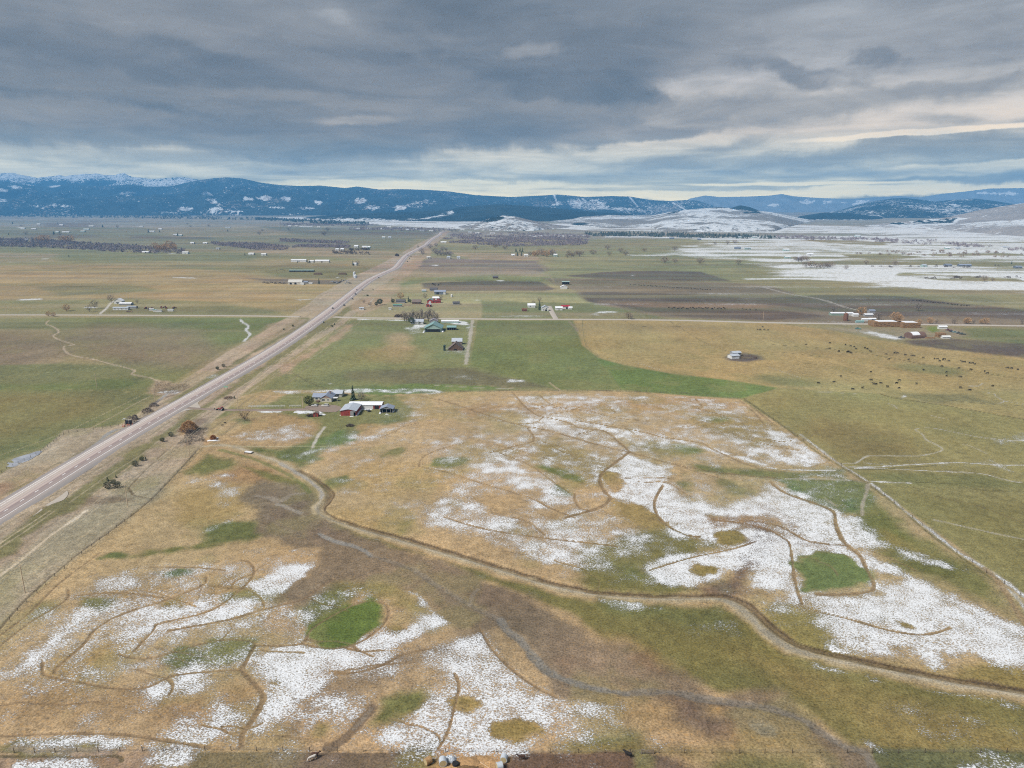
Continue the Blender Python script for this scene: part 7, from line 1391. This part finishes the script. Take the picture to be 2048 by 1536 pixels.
# left farmstead
B('white farmhouse with domed snowy roof on the left farmstead', 236, 607.5, 12, 9, 4.2, 3.4, whitew, snowroof, 'y', openings=[('window', 'f', -2, 1, 1.6, 1.2), ('window', 'f', 2, 1, 1.6, 1.2), ('bay', 'f', 0, .1, 2, 2.2)])
B('low white-roofed wing right of the domed farmhouse', 250, 610.5, 18, 8, 2.6, 1.2, greyw, snowroof, 'x', name='shed', cat='shed')
B('long white mobile home nearest the county road on the left', 241, 620, 22, 5.5, 3.2, .9, whitew, metalroof, 'x', name='mobile_home', cat='mobile home', openings=[('window', 'f', -8, 1, 1.4, 1), ('door', 'f', -3, .3, 1, 2), ('window', 'f', 2, 1, 1.4, 1), ('window', 'f', 8, 1, 1.4, 1)])
B('grey flat-roofed shed right of the long white mobile home', 263, 617, 13, 6, 2.8, .5, greyw, metalroof, 'x', name='shed', cat='shed')
for px, py, w_, lb in [(303, 621, 6.5, 'white box trailer left of the machinery yard'), (309, 623, 5, 'teal and white trailer in the machinery yard'), (317, 624, 9, 'white trailer nearest the road in the machinery yard'), (341, 622.5, 8, 'white trailer at the right end of the machinery yard')]:
    q = B(lb, px, py, w_, 2.6, 2.5, .25, whitew, whitep if 'teal' not in lb else teal, 'x', name='trailer', cat='trailer')
for i, px in enumerate([297, 305, 323, 329, 333, 346, 350, 291]):
    x, y = G(px, 617 + rj.uniform(-1.5, 2)); tractor('rusty farm machine standing in the machinery yard on the left', x, y, rj.uniform(0, 6.28), (112, 82, 66), False)['group'] = 'farm machines in the yard'
for i, px in enumerate([256, 262]): x, y = G(px, 624); car(['rusty pickup left of the other on the roadside grass', 'tan old car right of the rusty pickup by the road'][i], x, y, 1.4, [(140, 108, 84), (176, 150, 120)][i], 'pickup')
# --- haystack farm at the right
balem = M('stacked_bales', (160, 124, 84), .95, var=.35, scale=.55, streak=(1, 1, 1.6))
def stack(label, px, py, w_, d_, h_, snow_=True, rz=0):
    o = empty('haystack', *G(px, py), 0, R(rz)); tag(o, label, 'haystack'); g_ = MB(); rr = random.Random(int(px)); bw = 2.4; n_ = max(1, int(w_ / bw))
    for i in range(n_):
        for k in range(int(h_ / 1.25)):
            for s_ in (-1, 1): g_.box(-w_ / 2 + (i + .5) * w_ / n_, s_ * (d_ / 4) + d_ / 2 + rr.uniform(-.25, .25), k * 1.25, w_ / n_ - .12, d_ / 2 - .1 + rr.uniform(0, .1), 1.2)
    g_.build('bales', balem, o)
    if snow_: MB().box(w_ * .05, d_ * .55, int(h_ / 1.25) * 1.25 + .0, w_ * .7, d_ * .7, .3, 0, .95).build('snow_cover', snowroof, o)
stack('largest tan haystack with snow on top, left of the pair', 1775, 654, 34, 16, 6.4); stack('shorter low haystack step at the left end of the big stack', 1751, 652, 8, 12, 5.2, False)
stack('darker haystack forming the right half of the stacks', 1823, 656, 22, 16, 6.4); stack('brown haystack in the gap between the two big stacks', 1802, 653, 12, 12, 6.4, False)
stack('small square haystack beyond the round-roofed barn', 1884, 675, 9, 7, 5.2, False); stack('tan single row of bales right of the round-roofed barn', 1861, 677, 11, 3, 1.3, False)
qx, qy = G(1830, 675); q = empty('quonset_barn', qx, qy, 0, R(12)); tag(q, 'brown round-roofed barn with patches of snow, below the haystacks', 'barn')
pr = [(math.cos(math.pi * i / 14) * 6, 1.6 + math.sin(math.pi * i / 14) * 5.0) for i in range(15)]; g_ = MB(); g_.prism([(-6, -.2), (6, -.2)] + pr, 0, 20); g_.swapxy(); qq = g_.build('wall', M('brown_block', (126, 98, 86), .9, var=.25), q); qq.location = (-10, 0, 0)
g_ = MB(); pr2 = [(math.cos(math.pi * i / 14) * 6.12, 1.6 + math.sin(math.pi * i / 14) * 5.12) for i in range(15)]; pr1 = [(a * .985, b_) for a, b_ in pr]
g_.prism(pr2[4:13] + pr1[4:13][::-1], 2, 12); g_.swapxy(); s_ = g_.build('snow_cover', snowroof, q); s_.location = (-10, 0, 0)
for px, py, w_, d_, h_, m1, m2, lb in [(1676, 631, 19, 8, 3, M('pale_green', (148, 172, 156)), snowroof, 'pale green house with snowy roof left of the haystacks'), (1700, 631, 9, 7, 3, whitew, snowroof, 'white house right of the pale green one'), (1712, 633, 7, 6, 2.8, whitew, snowroof, 'small white shed right of the white house by the rusty silo'), (1738, 633, 11, 6, 2.6, greyw, snowroof, 'grey shed with snow behind the parked trailers'),
  (1745, 627, 8, 8, 4, greyw, bluegrey, 'blue-grey shed at the back of the haystack farm'), (1733, 642, 12, 3, 2.4, whitew, snowroof, 'white trailer left of the big haystack'), (1745, 641.5, 9, 3, 2.4, M('slate_siding', (120, 130, 144)), snowroof, 'dark trailer with snowy top next to the haystack'), (1720, 645.5, 10, 3, 1.8, tealw, teal, 'long pale teal flatbed beside the county road'), (1893, 677, 9, 4, 2.0, whitew, whitep, 'white shed nearest the road below the vehicle row'), (1886, 658, 10, 4, 2.8, whitew, snowroof, 'white trailer at the left end of the vehicle row')]:
    B(lb, px, py, w_, d_, h_, 1.0, m1, m2, 'x', name='shed', cat='shed')
o = empty('silo', *G(1691, 641)); tag(o, 'rusty brown silo standing at the roadside', 'silo'); MB().tube((0, 0, 0), (0, 0, 9), 3, n=14).build('wall', rusty, o); MB().tube((0, 0, 9), (0, 0, 10.5), 3.1, .3, 14).build('roof', rusty, o)
vr = [((1897, 661), (128, 52, 48), 'red truck second in the vehicle row'), ((1904, 664), (70, 80, 84), 'dark truck third in the vehicle row'), ((1911, 665.5), (150, 176, 172), 'pale teal car in the vehicle row'), ((1918, 667), (80, 84, 80), 'dark green truck near the end of the vehicle row'), ((1925, 669), (84, 90, 74), 'olive truck last in the vehicle row'), ((1716, 658), (90, 140, 130), 'teal car parked on the lane below the haystacks'), ((1803, 676), (90, 92, 96), 'dark flat trailer car left of the round-roofed barn')]
for p, c_, lb in vr: x, y = G(*p); car(lb, x, y, R(60), c_, 'pickup', group='vehicles at the haystack farm').scale = (1.25, 1.25, 1.2)
# --- scattered far buildings
far = [(77,449,9),(45,458,10),(67,459,12),(122,451,9),(182,453,12),(114,465,8),(131,465,18),(165,464,10),(172,460,13),(302,464,16),(320,459,8),(350,471,9),(360,472,9),(384,488,9),(410,488,10),(435,499,8),(502,510,13),(370,508,15),(455,456,12),(282,454,9),(52,481,8),(290,506,16),
 (579,453,8),(592,453,7),(612,454,26),(637,455,8),(778,455,11),(717,458,10),(737,458,10),(844,462,12),(862,463,9),(767,476,8),(779,476,8),(712,495,10),(729,496,12),(737,496,8),(674,501,8),(684,501,8),(597,524,30),(622,525,12),(644,525,28),(709,531,10),(897,517,8),(917,518,8),(857,517,9),(887,486,14),(527,511,12),(905,455,8),(925,461,10),(940,466,9),(955,468,10),(985,468,12),(830,459,10),(815,460,8),(800,457,8),(760,459,9),
 (1026,512,8),(1052,513,10),(1111,513,9),(1344,478,10),(1399,480,9),(1476,498,14),(1496,499,14),(1479,476,10),(1510,476,12),(1576,517,13),(1573,502,14),(1621,511,15),(1716,473,12),(1896,498,12),(1916,499,12),(2011,496,14),(1898,533,15),(1931,533,24),(2038,537,16),(1600,520,9),(1850,534,10)]
fw = [whitew, M('cream_siding', (214, 208, 196)), tealw, greyw, M('slate_siding', (120, 130, 144)), tan]; fr_ = [snowroof, metalroof, snowroof, whitep, bluegrey, darkroof]; rf_ = random.Random(3)
for i, (px, py, wpx) in enumerate(far):
    side = 'left plain' if px < 520 else ('plain left of the highway' if px < 890 else ('plain beyond the highway' if px < 1300 else 'snowy plain at the right'))
    long_ = wpx > 20; w_ = max(9, wpx * mpp(px, py) * (.8 if not long_ else 1)); w_ = min(w_, 95)
    k = rf_.choice([0, 0, 0, 0, 1, 1, 2, 3]) if px < 1300 else rf_.choice([0, 2, 2, 4])
    B(('long low white building on the ' if long_ else ['small white farm building on the ', 'small white farm building on the ', 'pale green farm building on the ', 'grey farm building on the ', 'dark slate farm building on the '][k]) + side, px, py, w_, rf_.uniform(8, 14), rf_.uniform(3.4, 5), rf_.uniform(1.6, 3), fw[k], fr_[rf_.choice([0, 0, 1, 3])] if k < 4 else bluegrey, 'x', name='farm_building', cat='building', group='scattered buildings on the ' + side, openings=[('door', 'f', rf_.uniform(-2, 2), 0, 3, 2.8, dark if k % 2 else greyw)])
# --- trees around the farms and on the plain
prot = {}
def T(kind, px, py, h, label, group=None, k=1.0, cat='tree'):
    if kind not in prot:
        if kind == 'bare': prot[kind] = (tree('bare_tree', 10, 5, greybark, 'bare', 260, 21, .11, 1.8), 10)
        if kind == 'brown': prot[kind] = (tree('bare_tree', 8, 5, brownbark, 'bare', 300, 22, .12, 1.6), 8)
        if kind == 'orange': prot[kind] = (tree('willow', 8, 5.2, orange, 'bare', 420, 23, .14, 1.5, 1.5), 8)
        if kind == 'conifer': prot[kind] = (tree('conifer_tree', 12, 3, evergreen, 'conifer', 460, 24), 12)
        if kind == 'purple': prot[kind] = (tree('bare_tree', 8, 5, purple, 'bare', 280, 25, .14, 1.6), 8)
        if kind == 'tall': prot[kind] = (tree('bare_tree', 14, 3.4, greybark, 'bare', 150, 26, .07, 2.4, 3), 14)
        if kind == 'green': prot[kind] = (tree('evergreen_tree', 9, 4.6, evergreen, 'leafy', 760, 27, .3, .9), 9)
        o, h0 = prot[kind]
    else: o, h0 = prot[kind]; o = copy_tree(o)
    s_ = h / h0; o.location = (*G(px, py), 0); o.scale = (s_ * k, s_ * k, s_); o.rotation_euler = (0, 0, rf_.uniform(0, 6.28)); tag(o, label, cat)
    if group: o['group'] = group
    elif 'group' in o: del o['group']
    return o
L1 = [('conifer', 638, 568, 12, 'single dark conifer in the feedlot yard'), ('orange', 133, 622, 9, 'orange willow left of the left farmstead, behind the road'), ('orange', 97, 632, 6, 'low orange willow where the creek meets the county road, left one'), ('orange', 107, 633, 5.5, 'low orange willow where the creek meets the county road, right one'), ('bare', 190, 618, 13, 'large bare tree at the left farmstead'), ('bare', 179, 624, 10, 'smaller bare tree in front left of the large one'), ('bare', 223, 605, 12, 'faint bare tree behind the domed farmhouse'), ('bare', 275, 607, 6, 'small bare tree right of the domed farmhouse'),
 ('conifer', 138, 514, 8, 'lone dark tree on the left plain'), ('conifer', 490, 511, 10, 'dark conifer left of the far white house'), ('conifer', 17, 470, 14, 'dark conifer at the far left edge of the plain'), ('conifer', 706, 531, 13, 'dark conifer left of the small white house near the highway'), ('bare', 716, 531, 12, 'bare tree right of the small white house near the highway'), ('conifer', 836, 495, 12, 'pointed conifer just left of the far highway'), ('conifer', 619, 526, 11, 'dark conifer before the long white building, right of two'), ('conifer', 616, 526, 10, 'dark conifer before the long white building, left of two'), ('conifer', 595, 526, 8, 'dark conifer beside the first long white building'),
 ('green', 760, 610, 9, 'wide dark green tree clump by the gravel loop'), ('green', 753, 612, 6, 'lower dark green tree left of the clump by the gravel loop'), ('conifer', 784, 605, 9, 'grey-green spruce left of the orange tree'), ('green', 786, 606, 6, 'round dark spruce touching the grey-green one'), ('orange', 801, 598, 10, 'orange tree between the two dark spruces'), ('conifer', 817, 604, 10, 'dark spruce right of the orange tree'), ('green', 820, 605, 5, 'round dark spruce right of the orange tree'), ('bare', 728, 607, 6, 'bare reddish sapling beside the right verge'), ('brown', 740, 612, 6, 'brown sapling thicket tree near the pump shed'), ('bare', 850, 598, 9, 'bare tree left of the red farm sheds'), ('bare', 882, 600, 8, 'bare tree right of the red farm sheds'), ('bare', 1079, 605, 8, 'bare tree behind the dark pine'),
 ('conifer', 1079, 620, 14, 'dark green pine in the county road farm'), ('bare', 1067, 610, 7, 'small bare tree behind the white farmhouse'), ('brown', 1257, 638, 9, 'faint brown tree on the county road right of the snow patch'), ('bare', 1263, 639, 6, 'grey bush tree right of the faint brown tree'), ('green', 823, 648, 8, 'dark green conifer at the foot of the bare grove'), ('conifer', 838, 649, 6, 'small spruce behind the white-walled house'),
 ('orange', 1790, 643, 12, 'broad orange tree behind the haystacks'), ('orange', 1797, 645, 10, 'right orange tree behind the haystacks'), ('orange', 1722, 630, 11, 'pale orange tree above the parked trailers'), ('bare', 1757, 640, 10, 'grey bare tree left of the haystacks'), ('bare', 1752, 638, 9, 'second grey bare tree left of the haystacks'), ('bare', 1836, 622, 12, 'faint tall bare tree above the haystacks'), ('bare', 1667, 626, 11, 'faint bare tree above the pale green house'), ('bare', 1905, 646, 5, 'little grey tree in the roadside row, first'), ('conifer', 2023, 528, 9, 'x'), ('brown', 1968, 563, 12, 'leaning bare bush alone in the right-hand snow'), ('brown', 1985, 563, 7, 'small bush right of the leaning one in the snow'), ('brown', 1603, 524, 14, 'large brown bush group tree on the snow edge'), ('brown', 1692, 539, 10, 'single brown bush on the snow left of centre')]
for kd, px, py, h_, lb in L1: T(kd, px, py, h_, lb if lb != 'x' else 'dark rounded tree at the far right edge of the snow')
for i in range(26): T('tall' if i % 3 else 'bare', 808 + i * 2.6 + rf_.uniform(-2, 2), 641 + rf_.uniform(-5, 3.5), rf_.uniform(9, 15), 'bare grey tree in the grove behind the riding barn', 'bare grove behind the riding barn')
for i, px in enumerate([1909, 1932, 1935, 1947, 1962, 1970, 1873, 1860, 1838, 2044]): T('orange' if i % 3 else 'bare', px, 647.5 + rf_.uniform(-.5, .5), rf_.uniform(5, 8), 'small bare tree in the roadside row right of the haystacks', 'roadside row of small trees')
for i in range(9): T('orange' if i % 4 else 'purple', 1060 + i * 5.6 + rf_.uniform(-2, 2), 511.5 + rf_.uniform(-2, 3), rf_.uniform(12, 20), 'tan willow in the row beyond the white farm', 'willow row beyond the white farm', 1.1, 'willow')
for i in range(8): T('brown', 1134 + i * 4.2 + rf_.uniform(-1.5, 1.5), 514 + rf_.uniform(-5, 2), rf_.uniform(9, 14), 'brown bush tree in the clump right of the willow row', 'brown clump right of the willow row', 1.2)
for px, py in ((1032, 504), (1040, 503), (1045, 504), (1035, 512), (1043, 512)): T('conifer', px, py, 15, 'dark conifer beside the far white farm', 'conifers by the far white farm', 1.2)
for px, py in ((1186, 510), (1218, 511), (1251, 511), (1241, 505), (1215, 499), (1329, 526), (1350, 526), (1400, 528), (1477, 529), (1289, 503), (1350, 502), (1455, 489), (1010, 500), (950, 500), (990, 496), (1430, 489), (1470, 488)): T('brown', px, py, rf_.uniform(9, 16), 'lone brown bush dotting the green plain', 'bushes dotting the green plain', 1.3)
for px, py in ((1590, 521), (1608, 521), (1614, 522), (1612, 535), (1622, 535), (1633, 536), (1641, 536), (1648, 536), (1655, 536), (1660, 536), (1597, 524), (1732, 529), (1790, 531)): T('brown', px, py, rf_.uniform(10, 15), 'brown bush in the clump at the left of the snowfield', 'brown bush clumps on the snow', 1.3)
for i in range(8): T('orange', 312 + i * 5.5 + rf_.uniform(-2, 2), 501 + rf_.uniform(-6, 3), rf_.uniform(16, 24), 'orange willow in the cluster on the left plain', 'orange willows on the left plain', 1.1, 'willow')
for i in range(6): T('orange', [75, 84, 92, 125, 133, 140][i], 484 + rf_.uniform(-2, 1), rf_.uniform(18, 26), 'orange willow above the long thicket on the left', 'orange willows above the left thicket', 1.2, 'willow')
for px, py in ((870, 508), (875, 511), (882, 512), (888, 512), (893, 512), (898, 512), (902, 513), (885, 502), (893, 502), (846, 510), (843, 507), (860, 498), (872, 494)): T('purple', px, py, rf_.uniform(10, 17), 'grey-mauve tree near the houses right of the far highway', 'trees near the houses by the far highway', 1.1)
for i in range(22): x_ = rf_.uniform(0, 860); T('conifer' if i % 3 == 0 else 'bare', x_, rf_.uniform(447, 475), rf_.uniform(12, 22), 'distant tree scattered over the far left plain', 'distant trees on the far left plain', 1.6)
M('pale_purple_twigs', (160, 144, 146), .9, var=.3, scale=.05)
# --- far woods and thickets, each one mass
brush('thicket', 'long purple-brown thicket across the left plain', [[(-200, 478), (60, 478), (150, 484), (250, 490), (372, 500), (365, 508), (240, 505), (100, 496), (-200, 488)]], 2300, 8, M('pale_purple_twigs', (160, 144, 146)), 6, 101, wd=1.0, gap=.3)
brush('thicket', 'purple thicket left of the far highway', [[(420, 485), (520, 487), (590, 495), (570, 500), (512, 500), (430, 490)]], 600, 7, M('pale_purple_twigs', (160, 144, 146)), 7, 102, wd=1, gap=.3)
brush('thicket', 'thin purple thickets reaching toward the far highway', [[(560, 478), (700, 484), (690, 488), (560, 484)], [(600, 490), (700, 492), (695, 496), (590, 494)]], 800, 7, M('pale_purple_twigs', (160, 144, 146)), 8, 103, wd=1, gap=.3)
brush('thicket', 'short dark hedges left of the highway bend', [[(662, 502), (740, 506), (742, 510), (664, 507)], [(700, 498), (750, 499), (750, 501), (700, 501)], [(775, 510), (810, 511), (810, 513), (775, 512)]], 160, 6, M('dark_branches', (110, 96, 86)), 5, 104)
brush('thicket', 'wide grey-mauve brush right of the far highway', [[(885, 476), (960, 474), (1100, 474), (1180, 480), (1170, 490), (1020, 493), (900, 486)]], 1500, 8, M('pale_purple_twigs', (160, 144, 146), .9, var=.3, scale=.05), 9, 105, wd=1.2)
brush('thicket', 'upper mauve brush band below the snowy hills', [[(900, 470), (1040, 466), (1180, 470), (1180, 476), (1000, 474), (900, 474)]], 380, 8, M('pale_purple_twigs', (160, 144, 146)), 10, 106, wd=1.4)
brush('conifer_wood', 'dark conifer belt below the snowy hills', [[(1170, 467), (1300, 467), (1420, 470), (1560, 475), (1560, 479), (1400, 476), (1280, 474), (1170, 472)]], 620, 14, M('far_evergreen', (104, 114, 100), .9, var=.4, scale=.02), 7, 107, conif=True, cat='wood', wd=1.6)
brush('thicket', 'grey tree belt along the far edge of the snowfield', [[(1550, 472), (1700, 476), (1860, 482), (1960, 490), (2048, 498), (2300, 505), (2300, 509), (2048, 503), (1900, 492), (1750, 484), (1550, 478)]], 420, 9, M('pale_purple_twigs', (160, 144, 146)), 9, 108, wd=1.2)
brush('conifer_wood', 'dark conifer belt at the foot of the left mountains', [[(-300, 427), (60, 428), (200, 431), (400, 433), (520, 437), (520, 441), (400, 439), (200, 436), (0, 434), (-300, 433)]], 900, 18, M('far_evergreen', (104, 114, 100)), 14, 109, conif=True, cat='wood', wd=4)
brush('conifer_wood', 'second dark wood line left of the town', [[(512, 436), (640, 441), (740, 446), (740, 450), (640, 448), (560, 442), (512, 441)]], 420, 16, M('far_evergreen', (104, 114, 100)), 12, 110, conif=True, cat='wood', wd=4)
brush('thicket', 'mauve trees filling the small town', [[(700, 455), (800, 456), (900, 458), (900, 464), (800, 462), (700, 461)], [(560, 447), (760, 450), (740, 453), (560, 451)]], 520, 10, M('pale_purple_twigs', (160, 144, 146)), 10, 111, wd=1.4)
brush('thicket', 'thin brown brush dotted over the right snowfield', [[(1780, 500), (2048, 505), (2300, 512), (2300, 516), (1900, 514), (1700, 508)]], 90, 7, brownbark, 7, 112)
brush('thicket', 'low dark shrubs on the near snowfield', [[(1740, 532), (2048, 532), (2048, 536), (1740, 535)], [(1850, 556), (2048, 553), (2048, 556), (1850, 558)]], 40, 4, M('dark_branches', (110, 96, 86)), 5, 113)
brush('thicket', 'dark roadside brush beside the bare grove', [[(792, 632), (806, 632), (804, 636), (790, 636)]], 30, 3, M('dark_branches', (110, 96, 86)), 2.5, 114)
for i in range(7): T('tall', 900 + i * 2.8, 463 + (i % 3) * .8, 19 - abs(i - 3) * 2, 'tall dark poplar in the clump at the edge of town', 'poplars at the edge of town', 1.3)
# ------------------------------------------------------------------ air
hzm = bpy.data.materials.new('haze_mat'); hzm.use_nodes = True; t = hzm.node_tree; t.nodes.clear()
pv = N(t, 'ShaderNodeVolumePrincipled'); pv.inputs['Color'].default_value = (*HAZE_C, 1); pv.inputs['Density'].default_value = HAZE_D
mo = N(t, 'ShaderNodeOutputMaterial'); t.links.new(pv.outputs[0], mo.inputs['Volume'])
x0, x1, y0, y1, z0, z1 = -23500, 23500, -1700, 17200, -12, 850
me = bpy.data.meshes.new('haze'); me.from_pydata([(x, y, z) for z in (z0, z1) for y in (y0, y1) for x in (x0, x1)], [], [(0, 2, 3, 1), (4, 5, 7, 6), (0, 1, 5, 4), (2, 6, 7, 3), (0, 4, 6, 2), (1, 3, 7, 5)])
me.materials.append(hzm); tag(link(bpy.data.objects.new('haze', me)), kind='stuff')

# ------------------------------------------------------------------ ordinals: members of a row that share a look are told apart by their place
from collections import defaultdict
same = defaultdict(list)
bpy.context.view_layer.update()
for o in SC.objects:
    if o.parent is None and 'label' in o and 'category' in o: same[o['label']].append(o)
for lb, os__ in same.items():
    if len(os__) > 1:
        os__.sort(key=lambda o: pxy(*o.location)[0])
        for i, o in enumerate(os__):
            n = i + 1; sf = 'th' if 10 < n % 100 < 14 else {1: 'st', 2: 'nd', 3: 'rd'}.get(n % 10, 'th')
            w_ = lb.split(); o['label'] = ' '.join(w_[:12]) + (', leftmost of them' if n == 1 else (', rightmost of them' if n == len(os__) else f', {n}{sf} from the left'))
